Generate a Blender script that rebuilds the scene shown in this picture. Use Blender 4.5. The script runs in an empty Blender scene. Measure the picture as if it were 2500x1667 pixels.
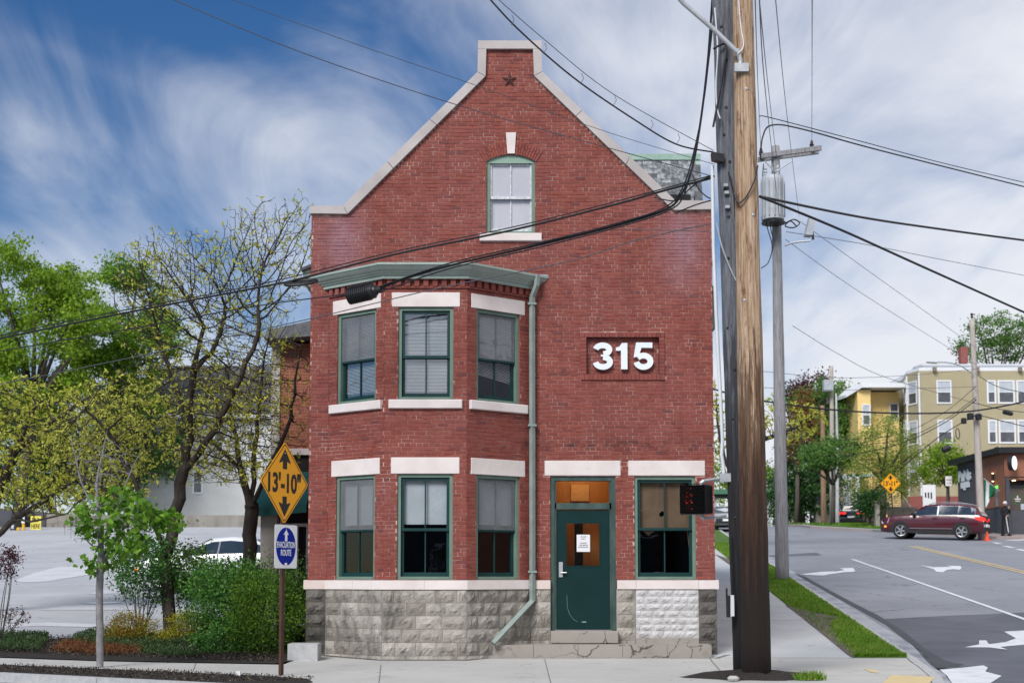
import bpy, math, random
import numpy as np
from mathutils import Vector, Matrix

R = math.radians
rnd = random.Random(11)
nrg = np.random.default_rng(5)
scene = bpy.context.scene
col = scene.collection

# ------------------------------------------------------------------ camera
EYE = 1.37
FPX, U0, V0, PITCH = 3300.0, 1250.0, 1160.0, R(4.3)
cam_data = bpy.data.cameras.new('camera')
cam_data.sensor_width = 36.0
cam_data.lens = FPX / 2500.0 * 36.0
cam_data.shift_y = (V0 - 833.5) / 2500.0
cam_data.clip_end = 3000
cam_data.dof.use_dof = True
cam_data.dof.focus_distance = 22.5
cam_data.dof.aperture_fstop = 2.0
cam = bpy.data.objects.new('camera', cam_data)
col.objects.link(cam)
cam.location = (0, 0, EYE)
cam.rotation_euler = (R(90) + PITCH, 0, 0)
scene.camera = cam

# ------------------------------------------------------------------ sky
SUN_EL, SUN_AZ = R(42), R(-152)          # azimuth from +Y towards +X
world = bpy.data.worlds.new('World')
scene.world = world
world.use_nodes = True
wn, wl = world.node_tree.nodes, world.node_tree.links
wn.clear()
def W(t, **kw):
    n = wn.new(t)
    for k, v in kw.items():
        setattr(n, k, v)
    return n
def wmath(op, a, b=None, c=None, clamp=False):
    n = W('ShaderNodeMath', operation=op, use_clamp=clamp)
    for i, v in enumerate((a, b, c)):
        if v is None:
            continue
        if isinstance(v, (int, float)):
            n.inputs[i].default_value = v
        else:
            wl.new(v, n.inputs[i])
    return n.outputs[0]
sky = W('ShaderNodeTexSky', sky_type='NISHITA')
sky.sun_disc = False
sky.sun_elevation = SUN_EL
sky.sun_rotation = SUN_AZ
sky.air_density = 1.0
sky.dust_density = 0.35
sky.ozone_density = 3.2
tc = W('ShaderNodeTexCoord')
sep = W('ShaderNodeSeparateXYZ')
wl.new(tc.outputs['Generated'], sep.inputs[0])
zc = wmath('MAXIMUM', sep.outputs[2], 0.0)
den = wmath('ADD', zc, 0.16)
px = wmath('DIVIDE', sep.outputs[0], den)
py = wmath('DIVIDE', sep.outputs[1], den)
comb = W('ShaderNodeCombineXYZ')
wl.new(px, comb.inputs[0]); wl.new(py, comb.inputs[1])
def cloud(loc, rz, sc, nscale, detail, rough, dist):
    m = W('ShaderNodeMapping')
    m.inputs['Location'].default_value = loc
    m.inputs['Rotation'].default_value = (0, 0, rz)
    m.inputs['Scale'].default_value = sc
    wl.new(comb.outputs[0], m.inputs[0])
    n = W('ShaderNodeTexNoise')
    n.inputs['Scale'].default_value = nscale
    n.inputs['Detail'].default_value = detail
    n.inputs['Roughness'].default_value = rough
    n.inputs['Distortion'].default_value = dist
    wl.new(m.outputs[0], n.inputs[0])
    return n.outputs['Fac']
cA = cloud((3.1, 1.7, 0), R(28), (1.0, 0.70, 1), 1.05, 4, 0.55, 0.4)       # broad masses
cB = cloud((7.4, 2.2, 0), R(38), (1.0, 0.45, 1), 2.7, 9, 0.58, 0.8)         # drawn-out cirrus
cC = cloud((1.2, 9.0, 0), R(20), (1.0, 0.45, 1), 9.0, 6, 0.6, 0.6)
veil = wmath('MULTIPLY_ADD', sep.outputs[0], 1.15, 0.07)                     # cloud cover thickens eastward
s1 = wmath('MULTIPLY_ADD', cA, 1.8, -1.02)
s2 = wmath('MULTIPLY_ADD', cB, 1.0, s1)
s3 = wmath('MULTIPLY_ADD', cC, 0.14, s2)
s4 = wmath('ADD', s3, veil)
lowc = wmath('SUBTRACT', 0.27, zc)
lowc = wmath('MAXIMUM', lowc, 0.0)
s5 = wmath('MULTIPLY_ADD', lowc, 1.35, s4)
ramp = W('ShaderNodeValToRGB')
ramp.color_ramp.interpolation = 'EASE'
ramp.color_ramp.elements[0].position = 0.10
ramp.color_ramp.elements[0].color = (0, 0, 0, 1)
ramp.color_ramp.elements[1].position = 1.0
ramp.color_ramp.elements[1].color = (1, 1, 1, 1)
wl.new(s5, ramp.inputs[0])
hsv = W('ShaderNodeHueSaturation')
hsv.inputs['Saturation'].default_value = 1.3
hsv.inputs['Hue'].default_value = 0.507
hsv.inputs['Value'].default_value = 0.36
wl.new(sky.outputs[0], hsv.inputs['Color'])
mixc = W('ShaderNodeMix', data_type='RGBA')
wl.new(ramp.outputs[0], mixc.inputs['Factor'])
wl.new(hsv.outputs[0], mixc.inputs['A'])
mixc.inputs['B'].default_value = (3.35, 3.45, 3.72, 1)
bg = W('ShaderNodeBackground')
bg.inputs['Strength'].default_value = 0.10
wl.new(mixc.outputs['Result'], bg.inputs['Color'])
wo = W('ShaderNodeOutputWorld')
wl.new(bg.outputs[0], wo.inputs[0])

sun_data = bpy.data.lights.new('sun', 'SUN')
sun_data.energy = 1.5
sun_data.angle = R(25)
sun_data.color = (1.0, 0.965, 0.92)
sun = bpy.data.objects.new('sun', sun_data)
col.objects.link(sun)
sd = Vector((math.sin(SUN_AZ) * math.cos(SUN_EL), math.cos(SUN_AZ) * math.cos(SUN_EL), math.sin(SUN_EL)))
sun.rotation_euler = sd.to_track_quat('Z', 'Y').to_euler()
sun.location = (0, -30, 60)

vs = scene.view_settings
vs.view_transform = 'Standard'
vs.look = 'None'
vs.exposure = 1.3
vs.gamma = 1.0
vs.use_curve_mapping = False
scene.render.engine = 'CYCLES'
scene.cycles.max_bounces = 6
scene.cycles.transparent_max_bounces = 12
scene.cycles.caustics_reflective = False
scene.cycles.caustics_refractive = False

# ------------------------------------------------------------------ terrain height and survey helpers
KNOT = [(-400, 0.0), (22.3, 0.0), (23.3, 0.0365), (88.0, 4.76), (110.0, 5.6), (900.0, 12.0)]
def g(y):
    for (a, za), (b, zb) in zip(KNOT, KNOT[1:]):
        if y <= b:
            return za + (zb - za) * (y - a) / (b - a)
    return KNOT[-1][1]
def ray(u, v):
    x, up = (u - U0) / FPX, (V0 - v) / FPX
    return Vector((x, math.cos(PITCH) - up * math.sin(PITCH), math.sin(PITCH) + up * math.cos(PITCH)))
def at(u, v, Y):                       # the point at depth Y that the survey photo shows at (u, v)
    d = ray(u, v)
    return Vector((0, 0, EYE)) + d * (Y / d.y)
def zat(v, Y):
    return at(U0, v, Y).z
def gp(u, v, off=0.0):                 # ground point
    d = ray(u, v)
    lo, hi = 5.0, 160.0
    f = lambda Y: EYE + d.z / d.y * Y - g(Y) - off
    for _ in range(50):
        m = (lo + hi) / 2
        if f(m) > 0:
            lo = m
        else:
            hi = m
    Y = (lo + hi) / 2
    return Vector((d.x / d.y * Y, Y, g(Y) + off))

# ------------------------------------------------------------------ materials
MATS = {}
def base_mat(name):
    m = bpy.data.materials.new(name)
    m.use_nodes = True
    nt = m.node_tree
    b = nt.nodes['Principled BSDF']
    MATS[name] = m
    return m, nt, b
def node(nt, t, **kw):
    n = nt.nodes.new(t)
    for k, v in kw.items():
        setattr(n, k, v)
    return n
def coords(nt, kind='Object', scale=(1, 1, 1), rot=(0, 0, 0)):
    if kind == 'World':
        t = node(nt, 'ShaderNodeNewGeometry'); o = t.outputs['Position']
    else:
        t = node(nt, 'ShaderNodeTexCoord'); o = t.outputs[kind]
    m = node(nt, 'ShaderNodeMapping')
    m.inputs['Scale'].default_value = scale
    m.inputs['Rotation'].default_value = rot
    nt.links.new(o, m.inputs[0])
    return m.outputs[0]
def noise_n(nt, vec, scale, detail=5, rough=0.6, dist=0.0):
    n = node(nt, 'ShaderNodeTexNoise')
    n.inputs['Scale'].default_value = scale
    n.inputs['Detail'].default_value = detail
    n.inputs['Roughness'].default_value = rough
    n.inputs['Distortion'].default_value = dist
    nt.links.new(vec, n.inputs[0])
    return n.outputs['Fac']
def rampn(nt, fac, stops):
    r = node(nt, 'ShaderNodeValToRGB')
    els = r.color_ramp.elements
    while len(els) < len(stops):
        els.new(0.5)
    for e, (p, c) in zip(els, stops):
        e.position = p
        e.color = (*c, 1) if len(c) == 3 else c
    nt.links.new(fac, r.inputs[0])
    return r.outputs[0]
def mixn(nt, fac, a, b, blend='MIX'):
    m = node(nt, 'ShaderNodeMix', data_type='RGBA', blend_type=blend)
    for s, v in (('Factor', fac), ('A', a), ('B', b)):
        if hasattr(v, 'is_output'):
            nt.links.new(v, m.inputs[s])
        elif isinstance(v, (int, float)):
            m.inputs[s].default_value = v
        else:
            m.inputs[s].default_value = (*v, 1)
    return m.outputs['Result']
def mathn(nt, op, a, b=None, clamp=False):
    n = node(nt, 'ShaderNodeMath', operation=op, use_clamp=clamp)
    for i, v in enumerate((a, b)):
        if v is None:
            continue
        if isinstance(v, (int, float)):
            n.inputs[i].default_value = v
        else:
            nt.links.new(v, n.inputs[i])
    return n.outputs[0]
def bumpn(nt, b, h, strength=0.3, dist=0.01):
    n = node(nt, 'ShaderNodeBump')
    n.inputs['Strength'].default_value = strength
    n.inputs['Distance'].default_value = dist
    nt.links.new(h, n.inputs['Height'])
    nt.links.new(n.outputs[0], b.inputs['Normal'])
def pm(name, c1, c2=None, scale=4, rough=0.75, bump=0.0, bscale=60, bdist=0.005, metal=0.0, stretch=(1, 1, 1),
       spec=0.4, coat=0.0, lo=0.35, hi=0.65, kind='World', c3=None, s3=30, f3=0.5, emit=None, estr=0):
    m, nt, b = base_mat(name)
    b.inputs['Roughness'].default_value = rough
    b.inputs['Metallic'].default_value = metal
    b.inputs['Specular IOR Level'].default_value = spec
    b.inputs['Coat Weight'].default_value = coat
    b.inputs['Base Color'].default_value = (*c1, 1)
    if c2 is not None or bump:
        v = coords(nt, kind, stretch)
    if c2 is not None:
        c = rampn(nt, noise_n(nt, v, scale), [(lo, c1), (hi, c2)])
        if c3 is not None:
            k = rampn(nt, noise_n(nt, v, s3, 6, 0.7), [(f3, (0, 0, 0)), (f3 + 0.12, (1, 1, 1))])
            c = mixn(nt, k, c, c3)
        nt.links.new(c, b.inputs['Base Color'])
    if bump:
        bumpn(nt, b, noise_n(nt, v, bscale, 5, 0.65), bump, bdist)
    if emit:
        b.inputs['Emission Color'].default_value = (*emit, 1)
        b.inputs['Emission Strength'].default_value = estr
    return m

# brick: each brick has its own tone; painted red, with purple and sooty stains of their own shape
def brick_mat(name, tones, stain=True):
    m, nt, b = base_mat(name)
    geo = node(nt, 'ShaderNodeNewGeometry')
    oi = node(nt, 'ShaderNodeObjectInfo')
    s = mathn(nt, 'ADD', geo.outputs['Random Per Island'], oi.outputs['Random'])
    fr = mathn(nt, 'FRACT', s)
    c = rampn(nt, fr, tones)
    v = coords(nt, 'World')
    fine = noise_n(nt, v, 40, 5, 0.7)
    c = mixn(nt, rampn(nt, fine, [(0.45, (0, 0, 0)), (0.8, (0.45, 0.45, 0.45))]), c, (0.16, 0.042, 0.038))
    big = noise_n(nt, v, 0.75, 4, 0.6, 0.4)
    c = mixn(nt, rampn(nt, big, [(0.42, (0, 0, 0)), (0.72, (0.32, 0.32, 0.32))]), c, (0.235, 0.085, 0.088))
    if stain:
        vs_ = coords(nt, 'World', (1.0, 1.0, 0.28))
        st = noise_n(nt, vs_, 1.6, 6, 0.65)
        sx = node(nt, 'ShaderNodeSeparateXYZ')
        nt.links.new(geo.outputs['Position'], sx.inputs[0])
        ax = mathn(nt, 'ABSOLUTE', sx.outputs[0])
        e1 = mathn(nt, 'SUBTRACT', 1.0, mathn(nt, 'MULTIPLY', mathn(nt, 'ABSOLUTE', mathn(nt, 'SUBTRACT', ax, 3.0)), 1.7), True)
        e2 = mathn(nt, 'SUBTRACT', 1.0, mathn(nt, 'MULTIPLY', mathn(nt, 'ABSOLUTE', mathn(nt, 'SUBTRACT', sx.outputs[2], 7.3)), 0.8), True)
        e = mathn(nt, 'MULTIPLY', mathn(nt, 'MULTIPLY', e1, e2), mathn(nt, 'MULTIPLY', st, 1.5), True)
        c = mixn(nt, e, c, (0.30, 0.17, 0.21))
        d1 = mathn(nt, 'SUBTRACT', 1.0, mathn(nt, 'MULTIPLY', mathn(nt, 'ABSOLUTE', mathn(nt, 'SUBTRACT', sx.outputs[2], 3.66)), 7.0), True)
        d2 = mathn(nt, 'GREATER_THAN', sx.outputs[0], 0.15)
        soot = rampn(nt, noise_n(nt, v, 6, 5, 0.7), [(0.42, (0, 0, 0)), (0.62, (0.8, 0.8, 0.8))])
        c = mixn(nt, mathn(nt, 'MULTIPLY', mathn(nt, 'MULTIPLY', d1, d2), soot), c, (0.035, 0.02, 0.025))
    vst = coords(nt, 'World', (1.0, 1.0, 0.10))
    c = mixn(nt, rampn(nt, noise_n(nt, vst, 4.5, 5, .65), [(.50, (0, 0, 0)), (.75, (.42, .42, .42))]), c, (.12, .032, .028))
    nt.links.new(c, b.inputs['Base Color'])
    b.inputs['Roughness'].default_value = 0.72
    b.inputs['Specular IOR Level'].default_value = 0.25
    bumpn(nt, b, noise_n(nt, v, 55, 5, 0.7), 0.45, 0.004)
    return m
T_RED = [(0.0, (0.205, 0.05, 0.037)), (0.25, (0.232, 0.058, 0.042)), (0.5, (0.25, 0.065, 0.047)), (0.84, (0.268, 0.076, 0.055)), (0.95, (0.19, 0.048, 0.04)), (1.0, (0.14, 0.043, 0.04))]
T_OLD = [(0.0, (0.30, 0.105, 0.06)), (0.3, (0.36, 0.13, 0.075)), (0.6, (0.33, 0.115, 0.07)), (0.85, (0.42, 0.17, 0.10)), (1.0, (0.24, 0.085, 0.055))]
brick_mat('brick', T_RED)
brick_mat('brick_old', T_OLD, False)
m, nt, b = base_mat('mortar')
v = coords(nt, 'World')
c = rampn(nt, noise_n(nt, v, 3.2, 7, 0.72), [(0.38, (0.22, 0.062, 0.048)), (0.52, (0.40, 0.21, 0.175)), (0.66, (0.60, 0.45, 0.41))])
nt.links.new(c, b.inputs['Base Color'])
b.inputs['Roughness'].default_value = 0.9
# patterned brick for walls the photo does not see face on
def brick_tex(name, c1, c2, cm, plane='XZ', sc=1.0):
    m, nt, b = base_mat(name)
    geo = node(nt, 'ShaderNodeNewGeometry')
    sx = node(nt, 'ShaderNodeSeparateXYZ'); nt.links.new(geo.outputs['Position'], sx.inputs[0])
    cb = node(nt, 'ShaderNodeCombineXYZ')
    su = mathn(nt, 'ADD', sx.outputs[0], sx.outputs[1])
    nt.links.new(su, cb.inputs[0]); nt.links.new(sx.outputs[2], cb.inputs[1])
    bt = node(nt, 'ShaderNodeTexBrick')
    nt.links.new(cb.outputs[0], bt.inputs['Vector'])
    for k, vv in (('Color1', c1), ('Color2', c2), ('Mortar', cm)):
        bt.inputs[k].default_value = (*vv, 1)
    bt.inputs['Scale'].default_value = sc
    bt.inputs['Mortar Size'].default_value = 0.004
    bt.inputs['Brick Width'].default_value = 0.2
    bt.inputs['Row Height'].default_value = 0.0655
    c = mixn(nt, noise_n(nt, geo.outputs['Position'], 3), bt.outputs['Color'], c1)
    nt.links.new(c, b.inputs['Base Color'])
    b.inputs['Roughness'].default_value = 0.85
    bumpn(nt, b, bt.outputs['Fac'], -0.5, 0.006)
    return m
brick_tex('brick_side', (0.22, 0.055, 0.045), (0.27, 0.07, 0.06), (0.45, 0.32, 0.3))

def glass_mat(name, tint=(1, 1, 1), refl=1.0, rough=0.02, trans=0.9):
    m = bpy.data.materials.new(name); m.use_nodes = True; MATS[name] = m
    nt = m.node_tree; nt.nodes.clear()
    tr = node(nt, 'ShaderNodeBsdfTransparent'); tr.inputs[0].default_value = (*[t * trans for t in tint], 1)
    gl = node(nt, 'ShaderNodeBsdfGlossy'); gl.inputs['Roughness'].default_value = rough
    gl.inputs['Color'].default_value = (0.9, 0.95, 1.0, 1)
    geo = node(nt, 'ShaderNodeNewGeometry')
    nz = node(nt, 'ShaderNodeBump'); nz.inputs['Strength'].default_value = 0.05; nz.inputs['Distance'].default_value = 0.05
    nt.links.new(noise_n(nt, geo.outputs['Position'], 2.5, 2), nz.inputs['Height'])
    nt.links.new(nz.outputs[0], gl.inputs['Normal'])
    fr = node(nt, 'ShaderNodeLayerWeight'); fr.inputs['Blend'].default_value = 0.5
    k5 = mathn(nt, 'POWER', fr.outputs['Facing'], 5.0)
    k = mathn(nt, 'MULTIPLY_ADD', k5, 0.85); k.node.inputs[2].default_value = 0.07 * refl
    mx = node(nt, 'ShaderNodeMixShader')
    nt.links.new(k, mx.inputs[0]); nt.links.new(tr.outputs[0], mx.inputs[1]); nt.links.new(gl.outputs[0], mx.inputs[2])
    o = node(nt, 'ShaderNodeOutputMaterial'); nt.links.new(mx.outputs[0], o.inputs[0])
    return m
glass_mat('glass')
glass_mat('glass_shiny', refl=3.2)
glass_mat('glass_dark', (0.25, 0.28, 0.3), 1.5)
def screen_mat(name, c, amount):
    m = bpy.data.materials.new(name); m.use_nodes = True; MATS[name] = m
    nt = m.node_tree; nt.nodes.clear()
    tr = node(nt, 'ShaderNodeBsdfTransparent')
    df = node(nt, 'ShaderNodeBsdfDiffuse'); df.inputs[0].default_value = (*c, 1)
    v = coords(nt, 'World')
    k = mathn(nt, 'MULTIPLY_ADD', noise_n(nt, v, 3.5, 6, 0.7), 0.5); k.node.inputs[2].default_value = amount - 0.25
    mx = node(nt, 'ShaderNodeMixShader')
    nt.links.new(k, mx.inputs[0]); nt.links.new(tr.outputs[0], mx.inputs[1]); nt.links.new(df.outputs[0], mx.inputs[2])
    o = node(nt, 'ShaderNodeOutputMaterial'); nt.links.new(mx.outputs[0], o.inputs[0])
screen_mat('insect_screen', (0.24, 0.25, 0.265), 0.5)
screen_mat('plastic_film', (0.30, 0.29, 0.28), 0.22)

def leaf_mat(name, stops, trans=0.35, rough=0.55):
    m = bpy.data.materials.new(name); m.use_nodes = True; MATS[name] = m
    nt = m.node_tree; nt.nodes.clear()
    geo = node(nt, 'ShaderNodeNewGeometry')
    k = mathn(nt, 'MULTIPLY_ADD', noise_n(nt, geo.outputs['Position'], 1.1, 3), 0.9); k.node.inputs[2].default_value = -0.45
    f = mathn(nt, 'ADD', geo.outputs['Random Per Island'], k, True)
    c = rampn(nt, f, stops)
    c = mixn(nt, 1.0, c, (1.5, 1.5, 1.5), 'MULTIPLY')      # half of the light is handed to each lobe below
    df = node(nt, 'ShaderNodeBsdfPrincipled'); df.inputs['Roughness'].default_value = rough
    df.inputs['Specular IOR Level'].default_value = 0.3
    nt.links.new(c, df.inputs['Base Color'])
    tl = node(nt, 'ShaderNodeBsdfTranslucent'); 
    c2 = mixn(nt, 0.5, c, (0.30, 0.36, 0.04), 'ADD') if False else c
    nt.links.new(c2, tl.inputs[0])
    mx = node(nt, 'ShaderNodeMixShader'); mx.inputs[0].default_value = trans
    nt.links.new(df.outputs[0], mx.inputs[1]); nt.links.new(tl.outputs[0], mx.inputs[2])
    o = node(nt, 'ShaderNodeOutputMaterial'); nt.links.new(mx.outputs[0], o.inputs[0])
    return m
leaf_mat('leaf_maple', [(0, (0.04, 0.11, 0.01)), (0.5, (0.085, 0.19, 0.014)), (1, (0.16, 0.29, 0.03))], .4)
leaf_mat('leaf_bright', [(0, (0.07, 0.14, 0.012)), (0.5, (0.15, 0.25, 0.018)), (1, (0.26, 0.36, 0.04))], .5)
leaf_mat('leaf_mid', [(0, (0.045, 0.10, 0.025)), (0.5, (0.09, 0.18, 0.04)), (1, (0.15, 0.26, 0.06))], .45)
leaf_mat('leaf_dark', [(0, (0.012, 0.035, 0.012)), (0.5, (0.026, 0.075, 0.02)), (1, (0.055, 0.13, 0.03))])
leaf_mat('leaf_shrub', [(0, (0.022, 0.075, 0.018)), (0.5, (0.05, 0.145, 0.028)), (1, (0.11, 0.235, 0.04))], .4)
leaf_mat('leaf_lime', [(0, (0.05, 0.12, 0.01)), (0.5, (0.10, 0.21, 0.014)), (1, (0.19, 0.31, 0.025))], .45)
leaf_mat('leaf_locust', [(0, (0.24, 0.26, 0.03)), (0.5, (0.37, 0.39, 0.055)), (1, (0.52, 0.51, 0.10))], 0.5)
leaf_mat('leaf_gold', [(0, (0.12, 0.11, 0.008)), (0.5, (0.2, 0.19, 0.012)), (1, (0.3, 0.27, 0.02))])
leaf_mat('leaf_bronze', [(0, (0.16, 0.06, 0.012)), (0.4, (0.20, 0.12, 0.015)), (1, (0.16, 0.20, 0.02))])
leaf_mat('leaf_purple', [(0, (0.025, 0.008, 0.014)), (0.5, (0.055, 0.017, 0.028)), (1, (0.10, 0.03, 0.045))])
leaf_mat('leaf_rust', [(0, (0.09, 0.04, 0.014)), (0.5, (0.17, 0.075, 0.02)), (1, (0.16, 0.13, 0.03))])
leaf_mat('leaf_willow', [(0, (0.10, 0.15, 0.03)), (0.5, (0.18, 0.24, 0.045)), (1, (0.28, 0.33, 0.07))], .5)
leaf_mat('leaf_bush', [(0, (0.025, 0.065, 0.008)), (0.5, (0.055, 0.125, 0.012)), (1, (0.12, 0.2, 0.018))], .4)
leaf_mat('leaf_chip', [(0, (0.012, 0.01, 0.009)), (0.6, (0.035, 0.028, 0.023)), (1, (0.10, 0.08, 0.06))], .05, .9)
leaf_mat('leaf_juniper', [(0, (0.02, 0.045, 0.016)), (0.5, (0.04, 0.075, 0.025)), (1, (0.07, 0.10, 0.04))])
leaf_mat('leaf_heather', [(0, (0.10, 0.035, 0.016)), (0.5, (0.15, 0.055, 0.025)), (1, (0.13, 0.09, 0.03))])
leaf_mat('grass', [(0, (0.045, 0.10, 0.008)), (0.5, (0.085, 0.185, 0.012)), (0.85, (0.13, 0.24, 0.02)), (1, (0.22, 0.22, 0.07))], 0.3)

pm('limestone', (0.66, 0.585, 0.56), (0.76, 0.69, 0.67), 2.2, 0.85, 0.25, 45, c3=(0.52, 0.40, 0.37), s3=5, f3=0.66)
pm('limestone_rust', (0.66, 0.56, 0.52), (0.56, 0.33, 0.2), 2.4, 0.85, 0.25, 45, lo=0.52, hi=0.74)
pm('coping', (0.40, 0.365, 0.355), (0.50, 0.46, 0.45), 1.6, 0.9, 0.3, 30, c3=(0.30, 0.27, 0.27), s3=9, f3=0.66)
pm('coping_clean', (0.52, 0.44, 0.42), (0.60, 0.53, 0.51), 1.6, 0.9, 0.2, 30)
pm('green_light', (0.215, 0.33, 0.26), (0.25, 0.37, 0.30), 3, 0.55, 0.1, 40)
pm('green_frame', (0.125, 0.20, 0.155), (0.165, 0.245, 0.195), 3, 0.5, 0.1, 40)
pm('green_grey', (0.28, 0.345, 0.305), (0.34, 0.405, 0.365), 2.5, 0.55, 0.1, 40, c3=(0.2, 0.25, 0.22), s3=7, f3=0.62)
pm('green_dark', (0.006, 0.035, 0.036), (0.010, 0.046, 0.046), 3, 0.45, 0.05, 40, spec=.3)
pm('green_door', (0.0018, 0.022, 0.022), (0.003, 0.027, 0.027), 2, 0.45, 0.05, 90, spec=.25)
pm('green_worn', (0.022, 0.052, 0.046), (0.06, 0.10, 0.088), 7, 0.6, 0.2, 60, stretch=(1, 1, .3))
pm('white_chip', (0.72, 0.73, 0.76), (0.45, 0.47, 0.5), 20, 0.8)
pm('lead', (0.30, 0.33, 0.40), (0.40, 0.43, 0.5), 3, 0.45, metal=0.3)
pm('paint_white', (0.78, 0.78, 0.78), (0.83, 0.83, 0.83), 3, 0.5)
pm('number_white', (0.74, 0.80, 0.85), (0.80, 0.85, 0.88), 3, 0.35)
pm('star_iron', (0.07, 0.025, 0.022), (0.10, 0.035, 0.03), 30, 0.8)
pm('downspout', (0.21, 0.265, 0.245), (0.28, 0.335, 0.31), 5, 0.5, 0.08, 50, c3=(0.25, 0.2, 0.14), s3=6, f3=0.70)
def stone_mat(name, c1, c2, c3):
    m, nt, b = base_mat(name)
    oi = node(nt, 'ShaderNodeObjectInfo')
    v = coords(nt, 'World')
    base = rampn(nt, oi.outputs['Random'], [(0, c1), (1, c2)])
    vz = coords(nt, 'World', (1, 1, 0.55))
    k = rampn(nt, noise_n(nt, vz, 2.6, 8, 0.72, 0.4), [(0.46, (0, 0, 0)), (0.64, (0.9, 0.9, 0.9))])
    c = mixn(nt, k, base, c3)
    k2 = rampn(nt, noise_n(nt, v, 26, 6, 0.75), [(0.35, (0.45, 0.45, 0.45)), (0.6, (0, 0, 0))])
    c = mixn(nt, k2, c, tuple(x * 0.45 for x in c1))
    nt.links.new(c, b.inputs['Base Color'])
    b.inputs['Roughness'].default_value = 0.92
    bumpn(nt, b, noise_n(nt, v, 24, 7, 0.7), 0.8, 0.012)
stone_mat('rock_stone', (0.27, 0.245, 0.21), (0.46, 0.43, 0.385), (0.12, 0.11, 0.098))
stone_mat('rock_dark', (0.095, 0.086, 0.077), (0.17, 0.155, 0.14), (0.055, 0.05, 0.045))
pm('rock_white', (0.56, 0.55, 0.55), (0.38, 0.37, 0.365), 7, 0.9, 0.7, 20, 0.012, lo=0.42, hi=0.7)
pm('stone_joint', (0.25, 0.235, 0.215), (0.33, 0.31, 0.29), 8, 0.95)
pm('concrete_step', (0.27, 0.245, 0.215), (0.36, 0.33, 0.295), 3, 0.92, 0.4, 40, c3=(0.12, 0.10, 0.085), s3=3.5, f3=0.63)
pm('slate', (0.05, 0.055, 0.062), (0.12, 0.125, 0.14), 5, 0.7, 0.2, 40, lo=0.4, hi=0.6)
pm('copper', (0.24, 0.38, 0.31), (0.33, 0.46, 0.39), 4, 0.7)
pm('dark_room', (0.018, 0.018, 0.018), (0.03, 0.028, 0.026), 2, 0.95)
pm('oak', (0.42, 0.17, 0.035), (0.50, 0.215, 0.05), 2, 0.5, stretch=(9, 9, 1))
pm('kraft', (0.15, 0.10, 0.062), (0.19, 0.13, 0.085), 3, 0.9, 0.3, 12, 0.02)
pm('blind_white', (0.46, 0.49, 0.50), (0.54, 0.57, 0.58), 3, 0.6)
pm('shade_white', (0.42, 0.48, 0.52), (0.48, 0.54, 0.58), 4, 0.8)
pm('board_white', (0.58, 0.58, 0.63), (0.66, 0.66, 0.70), 1.5, 0.5)
pm('black_plastic', (0.012, 0.012, 0.014), (0.02, 0.02, 0.022), 6, 0.42)
pm('black_rubber', (0.018, 0.018, 0.02), None, rough=0.7)
pm('steel', (0.42, 0.42, 0.43), (0.5, 0.5, 0.51), 8, 0.45, metal=0.6)
pm('steel_bright', (0.62, 0.63, 0.65), (0.7, 0.7, 0.72), 8, 0.35, metal=0.7)
pm('paper', (0.75, 0.76, 0.78), None, rough=0.8)
pm('ink', (0.01, 0.01, 0.012), None, rough=0.8)

pm('asphalt_plain', (0.255, 0.27, 0.31), (0.315, 0.33, 0.37), 0.35, 0.88, 0.5, 160, 0.004, c3=(0.20, 0.215, 0.25), s3=1.3, f3=0.62)
pm('asphalt_patch', (0.085, 0.092, 0.115), (0.12, 0.128, 0.153), 0.8, 0.86, 0.5, 160, 0.004)
pm('asphalt_wet', (0.04, 0.043, 0.053), (0.058, 0.062, 0.075), 2.0, 0.7, 0.5, 160, 0.004)
pm('lot_pale', (0.55, 0.56, 0.59), (0.47, 0.48, 0.51), 0.8, 0.92)
pm('sidewalk_blue', (0.40, 0.425, 0.44), (0.49, 0.51, 0.52), 0.8, 0.9, 0.25, 110, 0.003, c3=(0.29, 0.31, 0.32), s3=1.6, f3=0.60)
pm('joint', (0.17, 0.16, 0.15), None, rough=0.95)
pm('granite', (0.36, 0.37, 0.38), (0.47, 0.47, 0.47), 9, 0.85, 0.35, 80, 0.003, c3=(0.24, 0.24, 0.25), s3=60, f3=0.58)
pm('gutter', (0.36, 0.375, 0.415), (0.21, 0.225, 0.26), 1.6, 0.9, stretch=(1, 0.6, 1), lo=0.42, hi=0.62)
pm('mulch', (0.014, 0.012, 0.011), (0.045, 0.036, 0.030), 22, 0.95, 1.0, 45, 0.03)
pm('soil', (0.085, 0.073, 0.062), (0.15, 0.13, 0.11), 5, 0.95, 0.8, 40, 0.02)
pm('turf', (0.045, 0.11, 0.012), (0.075, 0.16, 0.018), 4, 0.95, 0.6, 60, 0.02)
pm('earth', (0.10, 0.115, 0.06), (0.15, 0.15, 0.09), 0.3, 0.95)
pm('marking', (0.66, 0.68, 0.72), (0.52, 0.54, 0.58), 3.5, 0.75, lo=0.45, hi=0.72, c3=(.22, .235, .265), s3=9, f3=.62)
pm('marking_yellow', (0.62, 0.47, 0.22), (0.50, 0.40, 0.24), 2.5, 0.75)
pm('tactile', (0.62, 0.50, 0.27), (0.56, 0.44, 0.24), 3, 0.8)
pm('grime', (.10, .095, .085), (.24, .23, .215), 6, .95, lo=.4, hi=.62)
pm('brick_pave', (0.34, 0.27, 0.25), (0.40, 0.33, 0.30), 2, 0.9)

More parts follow.
